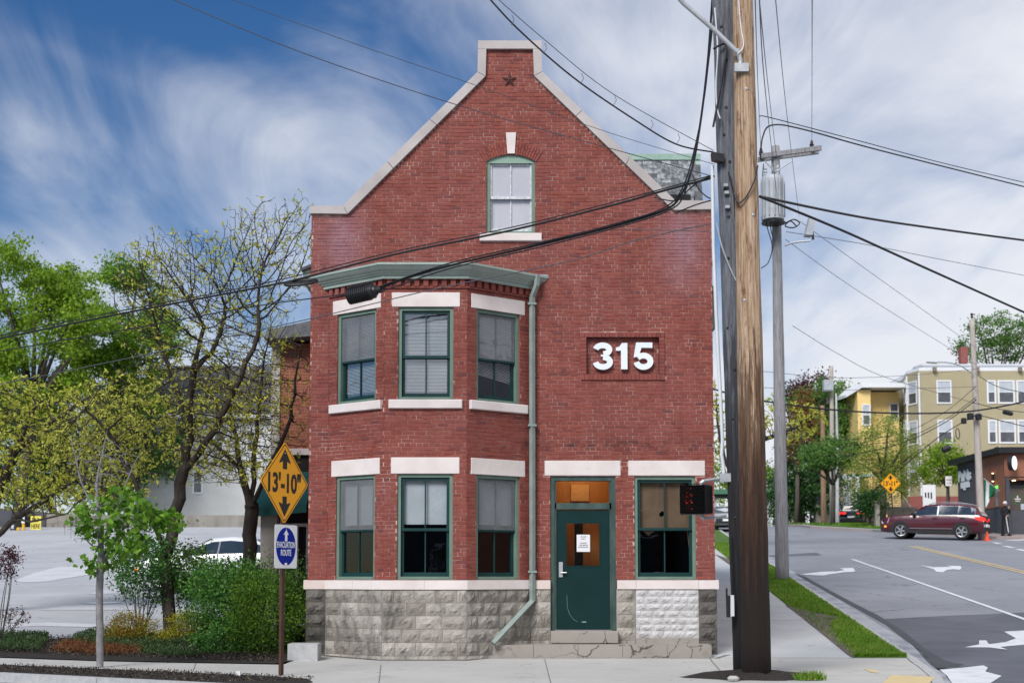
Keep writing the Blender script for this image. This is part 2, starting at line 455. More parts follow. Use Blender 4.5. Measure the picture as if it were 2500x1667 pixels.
# worn road: tyre-darkened lanes, cracks filled with tar, speckled aggregate
def cracked(name, c1, c2, c3, crack, cs=.22, width=.006, speck=.35):
    m, nt, b = base_mat(name)
    v = coords(nt, 'World')
    c = rampn(nt, noise_n(nt, v, .35, 6), [(.35, c1), (.65, c2)])
    c = mixn(nt, rampn(nt, noise_n(nt, v, 1.3, 7, .7), [(.56, (0, 0, 0)), (.72, (1, 1, 1))]), c, c3)
    sp = noise_n(nt, v, 130, 3, .8)
    c = mixn(nt, rampn(nt, sp, [(.35, (speck, speck, speck)), (.55, (0, 0, 0))]), c, tuple(x * .45 for x in c1))
    dv = node(nt, 'ShaderNodeVectorMath', operation='ADD')
    nz = node(nt, 'ShaderNodeTexNoise'); nz.inputs['Scale'].default_value = 1.7; nz.inputs['Detail'].default_value = 6
    nt.links.new(v, nz.inputs[0]); nt.links.new(v, dv.inputs[0]); nt.links.new(nz.outputs['Color'], dv.inputs[1])
    vo = node(nt, 'ShaderNodeTexVoronoi', feature='DISTANCE_TO_EDGE'); vo.inputs['Scale'].default_value = cs
    nt.links.new(dv.outputs[0], vo.inputs['Vector'])
    k = rampn(nt, vo.outputs['Distance'], [(width * .5, (1, 1, 1)), (width, (0, 0, 0))])
    mask = rampn(nt, noise_n(nt, v, .5, 3), [(.42, (0, 0, 0)), (.56, (.85, .85, .85))])
    c = mixn(nt, mathn(nt, 'MULTIPLY', k, mask), c, crack)
    nt.links.new(c, b.inputs['Base Color']); b.inputs['Roughness'].default_value = .88
    bumpn(nt, b, sp, .5, .004)
cracked('asphalt', (.21, .223, .255), (.265, .278, .312), (.165, .177, .205), (.06, .065, .075))
cracked('lot_asphalt', (.36, .372, .40), (.45, .46, .485), (.30, .313, .338), (.13, .135, .15), .16, .005, .2)
cracked('sidewalk', (.42, .42, .40), (.50, .495, .475), (.33, .33, .32), (.17, .16, .15), .35, .004, .18)

cracked('concrete_step', (.27, .245, .215), (.36, .33, .295), (.20, .18, .155), (.05, .045, .04), 1.5, .022, .25)

# ------------------------------------------------------------------ mesh builders
class Fr:                                    # a wall frame: u along, d outwards, z up
    def __init__(s, o, u, n):
        s.o = Vector(o); s.u = Vector(u).normalized(); s.n = Vector(n).normalized()
    def p(s, u, d, z):
        return s.o + s.u * u + s.n * d + Vector((0, 0, z))
WF = Fr((0, 0, 0), (1, 0, 0), (0, -1, 0))
WLOC = {}
BOXF = [(0, 1, 3, 2), (4, 6, 7, 5), (0, 4, 5, 1), (2, 3, 7, 6), (0, 2, 6, 4), (1, 5, 7, 3)]
class MB:
    def __init__(s):
        s.v = []; s.f = []
    def add(s, vs, fs):
        k = len(s.v)
        s.v.extend(tuple(q) for q in vs)
        s.f.extend(tuple(i + k for i in f) for f in fs)
        return s
    def fbox(s, F, u0, u1, d0, d1, z0, z1):
        return s.add([F.p(u, d, z) for u in (u0, u1) for d in (d0, d1) for z in (z0, z1)], BOXF)
    def box(s, x0, x1, y0, y1, z0, z1):
        return s.add([(x, y, z) for x in (x0, x1) for y in (y0, y1) for z in (z0, z1)], BOXF)
    def quad(s, *p):
        return s.add(p, [tuple(range(len(p)))])
    def prism(s, pts, off):                  # planar polygon extruded by a vector
        n = len(pts); off = Vector(off)
        a = [Vector(q) for q in pts]; b_ = [q + off for q in a]
        fs = [tuple(range(n)), tuple(range(2 * n - 1, n - 1, -1))]
        fs += [(i, i + n, (i + 1) % n + n, (i + 1) % n) for i in range(n)]
        return s.add(a + b_, fs)
    def tube(s, pts, rad, n=8, caps=True):
        pts = [Vector(q) for q in pts]
        if not hasattr(rad, '__len__'):
            rad = [rad] * len(pts)
        t0 = (pts[1] - pts[0]).normalized()
        ref = Vector((0, 0, 1)) if abs(t0.z) < 0.9 else Vector((1, 0, 0))
        a = t0.cross(ref).normalized()
        vs_ = []
        for i, q in enumerate(pts):
            t = (pts[min(i + 1, len(pts) - 1)] - pts[max(i - 1, 0)]).normalized()
            a = (a - t * a.dot(t))
            a = a.normalized() if a.length > 1e-6 else t.orthogonal().normalized()
            b_ = t.cross(a)
            for k in range(n):
                th = 2 * math.pi * k / n
                vs_.append(q + (a * math.cos(th) + b_ * math.sin(th)) * rad[i])
        fs = []
        for i in range(len(pts) - 1):
            for k in range(n):
                fs.append((i * n + k, i * n + (k + 1) % n, (i + 1) * n + (k + 1) % n, (i + 1) * n + k))
        if caps:
            fs.append(tuple(range(n - 1, -1, -1)))
            fs.append(tuple((len(pts) - 1) * n + k for k in range(n)))
        return s.add(vs_, fs)
    def lathe(s, c, prof, n=16, axis=(0, 0, 1), caps=True):
        ax = Vector(axis).normalized()
        a = ax.orthogonal().normalized(); b_ = ax.cross(a); c = Vector(c)
        vs_ = [c + ax * h + (a * math.cos(2 * math.pi * k / n) + b_ * math.sin(2 * math.pi * k / n)) * r for r, h in prof for k in range(n)]
        fs = [(i * n + k, i * n + (k + 1) % n, (i + 1) * n + (k + 1) % n, (i + 1) * n + k) for i in range(len(prof) - 1) for k in range(n)]
        if caps:
            fs += [tuple(range(n - 1, -1, -1)), tuple((len(prof) - 1) * n + k for k in range(n))]
        return s.add(vs_, fs)
    def build(s, name, mat, parent=None, local=False, smooth=False, origin=None):
        me = bpy.data.meshes.new(name)
        if parent is not None:
            o0 = Vector((0, 0, 0)) if local else WLOC[parent.name]
        elif origin is not None:
            o0 = Vector(origin)
        else:
            xs = [q[0] for q in s.v]; ys = [q[1] for q in s.v]; zs = [q[2] for q in s.v]
            o0 = Vector(((min(xs) + max(xs)) / 2, (min(ys) + max(ys)) / 2, min(zs)))
        me.from_pydata([(q[0] - o0.x, q[1] - o0.y, q[2] - o0.z) for q in s.v], [], s.f)
        me.materials.append(MATS[mat])
        if smooth:
            me.polygons.foreach_set('use_smooth', [True] * len(me.polygons))
        o = bpy.data.objects.new(name, me)
        col.objects.link(o)
        if parent is not None:
            o.parent = parent
            WLOC[o.name] = WLOC[parent.name]
        else:
            o.location = o0
            WLOC[o.name] = o0
        return o
def tag(o, label=None, cat=None, group=None, kind=None):
    for k, v_ in (('label', label), ('category', cat), ('group', group), ('kind', kind)):
        if v_:
            o[k] = v_
    return o
def thing(name, loc, label, cat, group=None, rz=0):
    o = bpy.data.objects.new(name, None)
    o.empty_display_size = 0.2
    col.objects.link(o)
    o.location = loc
    o.rotation_euler = (0, 0, rz)
    WLOC[o.name] = Vector(loc)
    return tag(o, label, cat, group)
def np_mesh(name, verts, faces_flat, per, mat, parent=None, smooth=False, origin=None):
    """big meshes: verts (N,3), faces_flat index array, per = vertices in a face"""
    me = bpy.data.meshes.new(name)
    verts = np.asarray(verts, dtype=np.float32)
    o0 = np.array(WLOC[parent.name] if parent is not None else (origin or (0, 0, 0)), dtype=np.float32)
    verts = verts - o0
    nf = len(faces_flat) // per
    me.vertices.add(len(verts)); me.vertices.foreach_set('co', verts.ravel())
    me.loops.add(len(faces_flat)); me.loops.foreach_set('vertex_index', np.asarray(faces_flat, dtype=np.int32))
    me.polygons.add(nf)
    me.polygons.foreach_set('loop_start', np.arange(0, nf * per, per, dtype=np.int32))
    me.polygons.foreach_set('loop_total', np.full(nf, per, dtype=np.int32))
    if smooth:
        me.polygons.foreach_set('use_smooth', np.ones(nf, dtype=bool))
    me.update(calc_edges=True)
    me.materials.append(MATS[mat])
    o = bpy.data.objects.new(name, me)
    col.objects.link(o)
    if parent is not None:
        o.parent = parent; WLOC[o.name] = WLOC[parent.name]
    else:
        o.location = tuple(float(q) for q in o0); WLOC[o.name] = Vector(o.location)
    return o
# lettering: the built-in font turned into a mesh in a plane frame
def text_mesh(name, body, P, ux, uz, un, width, height, mat, parent, depth=0.002, bold=0.0, local=False):
    cu = bpy.data.curves.new(name, 'FONT')
    cu.body = body; cu.align_x = 'CENTER'; cu.offset = bold; cu.extrude = 0.01; cu.resolution_u = 4
    ob = bpy.data.objects.new(name, cu)
    me = bpy.data.meshes.new_from_object(ob)
    bpy.data.objects.remove(ob)
    co = np.array([v_.co[:] for v_ in me.vertices])
    lo, hi = co.min(0), co.max(0)
    sx = width / max(1e-6, hi[0] - lo[0]); sy = height / max(1e-6, hi[1] - lo[1])
    P, ux, uz, un = Vector(P), Vector(ux).normalized(), Vector(uz).normalized(), Vector(un).normalized()
    o0 = Vector((0, 0, 0)) if local else WLOC[parent.name]
    for v_ in me.vertices:
        q = v_.co
        v_.co = P + ux * ((q.x - (lo[0] + hi[0]) / 2) * sx) + uz * ((q.y - (lo[1] + hi[1]) / 2) * sy) + un * (depth if q.z > 0 else 0.0) - o0
    me.materials.clear(); me.materials.append(MATS[mat])
    o = bpy.data.objects.new(name, me)
    col.objects.link(o)
    o.parent = parent; WLOC[o.name] = WLOC[parent.name]
    return o
# thick pen strokes for heavy numerals
def stroke(mb, F, pts, w, d0, d1):
    pts = [Vector((a, b_, 0)) for a, b_ in pts]
    L, Rr = [], []
    for i, q in enumerate(pts):
        t = (pts[min(i + 1, len(pts) - 1)] - pts[max(i - 1, 0)]).normalized()
        nn = Vector((-t.y, t.x, 0)) * (w / 2)
        L.append(q + nn); Rr.append(q - nn)
    n = len(pts); vs_ = []
    for d in (d0, d1):
        vs_ += [F.p(q.x, d, q.y) for q in L] + [F.p(q.x, d, q.y) for q in Rr]
    fs = []
    for i in range(n - 1):
        fs.append((i, i + 1, n + i + 1, n + i))
        fs.append((2 * n + i, 3 * n + i, 3 * n + i + 1, 2 * n + i + 1))
        fs.append((i, 2 * n + i, 2 * n + i + 1, i + 1))
        fs.append((n + i, n + i + 1, 3 * n + i + 1, 3 * n + i))
    fs.append((0, n, 3 * n, 2 * n)); fs.append((n - 1, 3 * n - 1, 4 * n - 1, 2 * n - 1))
    mb.add(vs_, fs)
def arc(cx, cy, rx, ry, a0, a1, n=14):
    return [(cx + rx * math.cos(R(a0 + (a1 - a0) * i / n)), cy + ry * math.sin(R(a0 + (a1 - a0) * i / n))) for i in range(n + 1)]

# ------------------------------------------------------------------ ground sheets
KY = [k for k, _ in KNOT]
def clip(poly, y, keep_above):
    out = []
    for (x1, y1), (x2, y2) in zip(poly, poly[1:] + poly[:1]):
        in1 = (y1 >= y) if keep_above else (y1 <= y)
        in2 = (y2 >= y) if keep_above else (y2 <= y)
        if in1:
            out.append((x1, y1))
        if in1 != in2:
            t = (y - y1) / (y2 - y1)
            out.append((x1 + t * (x2 - x1), y))
    return out
def drape(mb, poly, off, thick=0.0):
    poly = [(q[0], q[1]) for q in poly]
    for a, b_ in zip(KY, KY[1:]):
        q = clip(clip(poly, a, True), b_, False)
        q = [p_ for i, p_ in enumerate(q) if i == 0 or math.dist(p_, q[i - 1]) > 1e-6]
        if len(q) >= 3:
            mb.add([(x, y, g(y) + off) for x, y in q], [tuple(range(len(q)))])
    if thick:                                 # skirts
        n = len(poly)
        for i in range(n):
            p1, p2 = poly[i], poly[(i + 1) % n]
            ts = sorted({0.0, 1.0} | {(k - p1[1]) / (p2[1] - p1[1]) for k in KY if abs(p2[1] - p1[1]) > 1e-9 and 0 < (k - p1[1]) / (p2[1] - p1[1]) < 1})
            for t0, t1 in zip(ts, ts[1:]):
                a = (p1[0] + (p2[0] - p1[0]) * t0, p1[1] + (p2[1] - p1[1]) * t0)
                c = (p1[0] + (p2[0] - p1[0]) * t1, p1[1] + (p2[1] - p1[1]) * t1)
                mb.quad((*a, g(a[1]) + off), (*c, g(c[1]) + off), (*c, g(c[1]) + off - thick), (*a, g(a[1]) + off - thick))
    return mb
def sheet(name, polys, off, mat, thick=0.0, kind='structure', label=None):
    mb = MB()
    for q in polys:
        drape(mb, q, off, thick)
    o = mb.build(name, mat, origin=(0, 0, 0))
    tag(o, label, None, None, kind)
    return o
ROAD = -0.12
xc = lambda y: 6.78 + 0.097 * (y - 22.8)                # kerb line of the uphill street
xs_ = lambda y: 5.75 + 0.085 * (y - 22.9)               # outer sidewalk edge
yk = lambda x: 19.5 - 0.55 * (x + 7.4)                  # kerb line of the near street
sheet('ground', [[(-600, -60), (600, -60), (600, 890), (-600, 890)]], -0.30, 'earth')
# kerb outline of the corner block, from the near street round the corner and uphill
CORNER = [(-40, yk(-40)), (-7.4, yk(-7.4)), (-3.9, yk(-3.9)), (0, yk(0)), (2.0, yk(2.0)), (3.4, 14.1), (4.6, 15.2), (5.35, 16.8), (5.9, 18.7), (6.35, 20.7), (xc(22.8), 22.8)]
UP = [(xc(y), y) for y in (26, 30, 36, 44, 54, 66, 80, 96, 118)]
KERB = CORNER + UP
def offset_line(line, d):
    out = []
    for i, q in enumerate(line):
        a = Vector(line[max(0, i - 1)]); b_ = Vector(line[min(len(line) - 1, i + 1)])
        t = (b_ - a).normalized()
        out.append((q[0] + t.y * d, q[1] - t.x * d))
    return out
far = [(gp(2500, 1318, ROAD).x + 3, 66.5), (25.3, 70.5), (23.0, 76.0), (21.2, 80.0), (18.8, 85.5), (18.4, 96), (19.5, 118)]
road_poly = KERB + [(q[0], q[1]) for q in reversed(far)]
sheet('road', [[(-60, -40), (60, -40), (60, 14.0), (-60, 14.0)], [(-60, 14), (3.3, 14.0), (2.0, yk(2.0)), (0, yk(0)), (-3.9, yk(-3.9)), (-7.4, yk(-7.4)), (-40, yk(-40)), (-60, 38)],
               [(3.3, 14.0), (60, 14.0), (60, 66.5), (far[0][0], 66.5), (25.3, 70.5), (23.0, 76.0), (21.2, 80.0), (18.8, 85.5), (18.4, 96), (19.5, 118)] + UP[::-1] + CORNER[5:][::-1]], ROAD, 'asphalt')
# dark newer asphalt at the junction and the wet streak along the gutter
P = lambda pts, off=ROAD: [tuple(gp(1700 + a / 2.94, 1300 + b_ / 2.94, off)[:2]) for a, b_ in pts]
sheet('road_patch', [P([(1330, 620), (1700, 600), (2100, 583), (2600, 560), (2700, 1120), (1860, 1120), (1780, 1010), (1560, 815), (1440, 720)])], ROAD + 0.004, 'asphalt_patch')
sheet('road_seam', [P([(520, 162), (860, 142), (905, 160), (860, 165), (520, 172)])], ROAD + 0.004, 'asphalt_patch')
sheet('wet_streak', [P([(700, 290), (790, 320), (960, 415), (1160, 520), (1300, 590), (1480, 700), (1640, 830), (1780, 915), (1920, 945), (1880, 962), (1730, 968), (1640, 870), (1500, 770), (1360, 660), (1180, 560), (960, 440), (800, 350)])], ROAD + 0.008, 'asphalt_wet')
gl0 = offset_line(KERB[8:17], 0.02); gl1 = offset_line(KERB[8:17], 0.50)
sheet('gutter_strip', [gl0 + gl1[::-1]], ROAD + 0.004, 'gutter')
# painted markings
def marking(name, pts, mat='marking', off=ROAD + 0.012):
    sheet(name, [P(pts)], off, mat)
wl_a, wl_b = gp(2081, 1365, ROAD), gp(2500, 1511, ROAD)
d_ = (wl_a - wl_b); 
def line_poly(a, b_, w, ext=0.0):
    a, b_ = Vector((a.x, a.y)), Vector((b_.x, b_.y)); t = (b_ - a).normalized(); n_ = Vector((-t.y, t.x)) * (w / 2)
    b_ = b_ + t * ext
    return [tuple(a + n_), tuple(b_ + n_), tuple(b_ - n_), tuple(a - n_)]
sheet('lane_line', [line_poly(wl_a, wl_b, 0.13, 5.0)], ROAD + 0.012, 'marking')
ya, yb = gp(2226, 1333, ROAD), gp(2500, 1397, ROAD)
for o_ in (-0.13, 0.13):
    q = Vector((o_, 0, 0))
    sheet('centre_line', [line_poly(ya + q, yb + q, 0.14, 6.0)], ROAD + 0.012, 'marking_yellow')
marking('turn_arrow', [(745, 299), (905, 281), (1010, 279), (1065, 269), (1028, 256), (1125, 253), (1142, 277), (1120, 283), (1060, 285), (960, 299), (915, 309), (780, 304)])
marking('turn_arrow', [(1605, 234), (1700, 248), (1830, 246), (1790, 237), (1895, 240), (1905, 255), (1890, 268), (1850, 263), (1800, 267), (1770, 286), (1720, 281), (1712, 268), (1690, 258)])
marking('turn_arrow', [(1925, 825), (2030, 803), (2030, 775), (2080, 775), (2100, 802), (2220, 787), (2295, 760), (2208, 712), (2420, 700), (2420, 800), (2180, 822), (2235, 841), (2100, 826)])
marking('crosswalk_bar', [(1745, 985), (2060, 955), (2092, 970), (2075, 1000), (2192, 1030), (2100, 1090), (1840, 1090), (1800, 1030)])
for a in ((2400, 1317.5, 2418, 1320.5), (2425, 1324, 2442, 1327.5), (2452, 1332.5, 2474, 1337), (2484, 1340, 2506, 1345)):
    p1, p2 = gp(a[0], a[1], ROAD), gp(a[2], a[3], ROAD)
    sheet('junction_dash', [line_poly(p1, p2, 0.28)], ROAD + 0.012, 'marking')
sheet('junction_bar', [line_poly(gp(2462, 1319, ROAD), gp(2520, 1317, ROAD), 0.8)], ROAD + 0.012, 'marking')

# corner block pavement: concrete slabs between building, kerb and grass strip
inner = offset_line(KERB, -0.16)                         # inner edge of the kerb stone
def kerb_run(name, line, mat):
    a = line; b_ = offset_line(line, -0.15)
    mb = MB()
    for i in range(len(a) - 1):
        L = math.dist(a[i], a[i + 1]); n = max(1, int(L / 1.9))
        for k in range(n):
            t0, t1 = k / n + 0.004 / L, (k + 1) / n - 0.004 / L
            lp = lambda A, B, t: (A[0] + (B[0] - A[0]) * t, A[1] + (B[1] - A[1]) * t)
            q = [lp(a[i], a[i + 1], t0), lp(a[i], a[i + 1], t1), lp(b_[i], b_[i + 1], t1), lp(b_[i], b_[i + 1], t0)]
            drape(mb, q, 0.006, 0.24)
    return tag(mb.build(name, mat, origin=(0, 0, 0)), kind='structure')
kerb_run('kerb', KERB, 'granite')
MUL = [(-40, yk(-40) + 1.02), (-8.1, 21.35), (-5.4, 19.95), (-3.3, 18.82), (-2.75, 18.35), (-2.6, 17.8), (-2.85, 17.2)]
mulch_poly = MUL + [q for q in inner if q[0] < -3.0][::-1]
front_pts = [q for q in inner if q[0] > -2.9 and q[1] < 22.75]
walk_front = [(-40, yk(-40) + 1.02), (-8.1, 21.35), (-5.4, 19.95), (-3.3, 18.82), (-2.75, 18.35), (-2.6, 17.8), (-2.85, 17.2)] + front_pts
BED = [(-40, 40.0), (-9.2, 23.05), (-5.9, 22.0), (-3.75, 21.45), (-3.55, 22.1)]      # front edge of the planting bed
sheet('pavement', [[(-2.85, 17.2)] + front_pts + [(xc(22.8) - 0.16, 22.86), (3.4, 22.86), (3.4, 23.7), (-3.6, 23.7), (-3.6, 21.4), (-3.3, 18.82), (-2.75, 18.35), (-2.6, 17.8)],
                   [(-40, yk(-40) + 1.02), (-8.1, 21.35), (-5.4, 19.95), (-3.3, 18.82), (-3.6, 21.4), (-5.9, 22.0), (-9.2, 23.05), (-40, 40.0)]], 0.0, 'sidewalk', 0.2)
SLY = [22.87, 24.6, 26.4, 28.9, 31.6, 34.4, 37.4, 40.5, 44, 48, 52, 57, 62, 68, 75, 83, 92, 100]
for a, b_ in zip(SLY, SLY[1:]):                         # one slab after another up the side street
    sheet('sidewalk_slab', [[(3.3 + 0.097 * (a - 23.4), a + 0.012), (xs_(a), a + 0.012), (xs_(b_), b_), (3.3 + 0.097 * (b_ - 23.4), b_)]], 0.004 + 0.004 * (int(a * 10) % 2), 'sidewalk_blue', 0.15)
# control joints in the corner pavement
def joint(u0, v0, u1, v1, w=0.018):
    sheet('pavement_joint', [line_poly(gp(u0, v0), gp(u1, v1), w)], 0.004, 'joint')
joint(1733, 1605, 1775, 1655); joint(1733, 1604, 2232, 1607, 0.014); joint(1200, 1655, 1800, 1650, 0.012)
joint(1905, 1651, 2290, 1646, 0.012); joint(480, 1614, 470, 1640, 0.012); joint(930, 1622, 925, 1668, 0.012)
joint(1330, 1608, 1345, 1668, 0.012); joint(2270, 1637, 2236, 1611, 0.012)
sheet('tactile_pad', [[tuple(gp(1700 + a / 2.94, 1300 + c_ / 2.94)[:2]) for a, c_ in ((1400, 1022), (1712, 1036), (1640, 1120), (1300, 1120))]], 0.008, 'tactile')
sheet('yellow_paint_mark', [[tuple(gp(1700 + a / 2.94, 1300 + c_ / 2.94)[:2]) for a, c_ in ((1200, 975), (1290, 985), (1310, 1008), (1250, 1000))]], 0.006, 'tactile')
# grass strip with worn soil edge
strip = [(xs_(y) + 0.01, y) for y in (22.9, 26, 30, 36, 44, 54, 66, 80)] 
strip_o = [(xc(y) - 0.16, y) for y in (80, 66, 54, 44, 36, 30, 26, 22.9)]
sheet('grass_verge', [strip + strip_o], 0.012, 'turf', 0.1)
sheet('worn_soil', [[tuple(gp(1700 + a / 2.94, 1300 + c_ / 2.94)[:2]) for a, c_ in ((640, 522), (760, 545), (850, 570), (960, 600), (1060, 600), (960, 660), (1000, 720), (1080, 800), (1160, 850), (1180, 890), (1118, 897), (900, 725), (760, 612))],
                    [tuple(gp(1700 + a / 2.94, 1300 + c_ / 2.94)[:2]) for a, c_ in ((135, 157), (200, 178), (245, 195), (245, 235))]], 0.018, 'soil')
sheet('mulch_strip', [mulch_poly], 0.010, 'mulch', 0.1)
# planting bed and parking lot on the left
sheet('planting_bed', [[(-40, 40.0), (-9.2, 23.07), (-5.9, 22.02), (-3.75, 21.47), (-3.56, 22.4), (-3.56, 27.0), (-6.0, 26.6), (-9.6, 25.2), (-14, 26.6), (-40, 42.0)]], 0.014, 'mulch')
sheet('parking_lot', [[(-60, 47.0), (-14, 26.55), (-9.6, 25.15), (-6.0, 26.55), (-3.5, 26.95), (-3.5, 84), (-60, 84)]], -0.004, 'lot_asphalt')
def lot_mark(pts, mat='lot_pale', off=0.004):
    sheet('lot_patch', [[tuple(gp(a / 3.358, 1200 + c_ / 3.358)[:2]) for a, c_ in pts]], off, mat)
lot_mark([(110, 730), (280, 665), (480, 615), (700, 612), (800, 640), (800, 668), (600, 700), (380, 735), (200, 742)])
lot_mark([(330, 968), (520, 935), (800, 925), (1110, 930), (1110, 968), (700, 968)])
lot_mark([(650, 912), (930, 900), (1000, 912), (800, 922)], 'marking', 0.008)
lot_mark([(720, 835), (860, 805), (1000, 800), (1000, 830), (860, 838)])
lot_mark([(0, 1085), (400, 1070), (790, 1085), (790, 1110), (300, 1100), (0, 1115)])
sheet('side_street_pavement', [[(far[0][0], 66.6), (25.3, 70.6), (23.1, 76), (21.3, 80), (18.9, 85.5), (18.5, 96), (60, 96), (60, 66.6)]], 0.0, 'brick_pave', 0.2)
vf = [(25.2, 71.0), (23.1, 76), (21.3, 80), (18.9, 85.6), (18.6, 96)]
sheet('far_kerb', [[(q[0], q[1]) for q in vf] + [(q[0] + 0.2, q[1] + 0.05) for q in vf[::-1]]], 0.03, 'granite', 0.2)
sheet('far_verge', [[(23.4, 76), (21.6, 80), (19.2, 85.6), (18.9, 96), (23, 96), (25.5, 80)]], 0.024, 'turf')

# grime gathered along the foot of the building
ed = [(-3.62, 23.35), (-3.22, 23.30), (-2.17, 22.50), (-.74, 22.50), (-.40, 22.80), (3.42, 22.82), (3.64, 23.3)]
eo = [(-3.7, 23.25), (-3.28, 23.20), (-2.20, 22.40), (-.72, 22.39), (-.38, 22.76), (3.46, 22.77), (3.74, 23.3)]
sheet('foot_grime', [ed + eo[::-1]], .008, 'grime')

# ================================================================== the corner brick building
FY = 23.4
ZF = lambda v_: zat(v_, FY)
BYF = 22.58
ZB = lambda v_: zat(v_, BYF)
bld = thing('brick_building', (0, FY, 0), 'red brick corner building with curved gable parapet, bay windows and number 315', 'building')
XL, XR = -3.53, 3.51
FRONT = Fr((0, FY, 0), (1, 0, 0), (0, -1, 0))
def facet(a, b_):
    a, b_ = Vector((*a, 0)), Vector((*b_, 0)); u = (b_ - a).normalized()
    f = Fr(a, u, (u.y, -u.x, 0)); f.L = (b_ - a).length
    return f
PA, PB, PC, PD = (-3.2, FY), (-2.15, BYF), (-0.76, BYF), (0.31, FY)
BL, BC, BR = facet(PA, PB), facet(PB, PC), facet(PC, PD)
Z0, Z1 = 1.165, 1.325                         # limestone band
GL = [(at(848, 523.5, FY)), (at(1185, 187.8, FY)), (at(1187, 120.8, FY))]
GR = [(at(1643, 514, FY)), (at(1303.6, 187, FY)), (at(1301, 120.8, FY))]
ZTOP = GL[2].z
def lerp_x(pts, z):
    for a, b_ in zip(pts, pts[1:]):
        if a.z <= z <= b_.z:
            return a.x + (b_.x - a.x) * (z - a.z) / (b_.z - a.z)
    return pts[-1].x
def gable(z):
    l = XL if z < GL[0].z else lerp_x(GL, z)
    r = XR if z < GR[0].z else lerp_x(GR, z)
    return l, r
CO = 0.0655
BRICKS = []                                    # (frame, u0, u1, z0, z1, d)
def sub_int(ints, a, b_):
    out = []
    for p_, q in ints:
        if b_ <= p_ or a >= q:
            out.append((p_, q)); continue
        if a > p_: out.append((p_, a))
        if b_ < q: out.append((b_, q))
    return out
def lay(F, lim, za, zb, holes, store, dd=0.0, jt=0.008, L=0.2):
    n = int(round((zb - za) / CO)); h = (zb - za) / max(1, n)
    for i in range(n):
        z0, z1 = za + i * h + jt / 2, za + (i + 1) * h - jt / 2
        zm = (z0 + z1) / 2
        l, r = lim(zm) if callable(lim) else lim
        if callable(lim):
            l2, r2 = lim(z1); l, r = max(l, l2), min(r, r2)
        ints = [(l, r)]
        for (a, b_, c, d) in holes:
            if c < zm < d:
                ints = sub_int(ints, a, b_)
        header = (i % 7 == 6)
        step = L / 2 if header else L
        offs = (0.5 * L if i % 2 else 0.0) if not header else 0.25 * L
        wob = rnd.uniform(-0.012, 0.012)
        for (a, b_) in ints:
            k = math.floor((a - offs) / step); u = offs + k * step + wob
            while u < b_:
                p_, q = max(a, u), min(b_, u + step)
                if q - p_ > 0.03:
                    e0 = 0.0 if p_ == a else jt / 2
                    e1 = 0.0 if q == b_ else jt / 2
                    store.append((F, p_ + e0, q - e1, z0, z1, dd + rnd.uniform(-0.0015, 0.002)))
                u += step
def backing(mb, F, lim, zs, us, holes, d=-0.007):
    zs = sorted(zs)
    for z0, z1 in zip(zs, zs[1:]):
        if z1 - z0 < 1e-4: continue
        zm = (z0 + z1) / 2
        if callable(lim):
            (l0, r0), (l1, r1) = lim(z0 + 1e-4), lim(z1 - 1e-4)
        else:
            (l0, r0) = (l1, r1) = lim
        hs = sorted([(a, b_) for a, b_, c, e in holes if c < zm < e])
        xs0, xs1 = [l0], [l1]
        for a, b_ in hs:
            xs0 += [a, b_]; xs1 += [a, b_]
        xs0.append(r0); xs1.append(r1)
        for k in range(0, len(xs0), 2):
            if xs0[k + 1] - xs0[k] > 1e-4:
                mb.quad(F.p(xs0[k], d, z0), F.p(xs0[k + 1], d, z0), F.p(xs1[k + 1], d, z1), F.p(xs1[k], d, z1))

# levels in the bay and in the flat front
LG0, LG1 = ZB(1156), ZB(1116)                  # ground floor lintels
WG0, WG1 = Z1 + 0.004, LG0
LU0, LU1 = ZB(749), ZB(714)
WU0, WU1 = ZB(975.5), LU0
SU0, SU1 = ZB(997.5), ZB(975.5)
DEN0, DEN1 = ZB(703), ZB(684)
COR0 = DEN1 + 0.01
wu = (0.20, 1.13)
holesL = [(*wu, WG0, WG1), (0.09, 1.24, LG0, LG1), (*wu, WU0, WU1), (0.09, 1.24, LU0, LU1), (0.05, 1.28, SU0, SU1)]
holesC = [(0.23, 1.16, WG0, WG1), (0.12, 1.27, LG0, LG1), (0.23, 1.16, WU0, WU1), (0.12, 1.27, LU0, LU1), (0.075, 1.315, SU0, SU1)]
dx = lambda px_: at(px_, 1300, FY).x
DOOR = (dx(1343.6), dx(1503.7), ZF(1538.6), ZF(1162))
WIN = (dx(1549), dx(1699), Z1 + 0.004, ZF(1162))
PANEL = (dx(1418.6), at(1622.5, 870, FY).x, ZF(927.5), ZF(812))
INNER = (at(1431.6, 870, FY).x, at(1609, 870, FY).x, ZF(913.4), ZF(823.4))
ATT = (at(1188, 480, FY).x, at(1306, 480, FY).x, ZF(571), ZF(377))
BAYTOP = COR0 + 0.25
holesF = [(PA[0], PD[0], -1, BAYTOP), DOOR, (dx(1330), dx(1516), ZF(1160.6), ZF(1124)), WIN, (dx(1535), dx(1722.7), ZF(1160.6), ZF(1124)), PANEL, ATT,
          (at(1171, 580, FY).x, at(1322.8, 580, FY).x, ZF(590), ZF(570))]
lay(FRONT, gable, Z1, ZTOP - 0.01, holesF, BRICKS)
for F, hs in ((BL, holesL), (BC, holesC), (BR, holesL)):
    lay(F, (0.0, F.L), Z1, DEN0 - 0.005, hs, BRICKS, L=0.2)
lay(FRONT, (INNER[0], INNER[1]), INNER[2], INNER[3], [], BRICKS, dd=-0.075)
mb = MB()
zl = {Z1, GL[0].z, GR[0].z, GL[1].z, GR[1].z, ZTOP} | {h[2] for h in holesF if h[2] > Z1} | {h[3] for h in holesF}
backing(mb, FRONT, gable, zl, None, holesF)
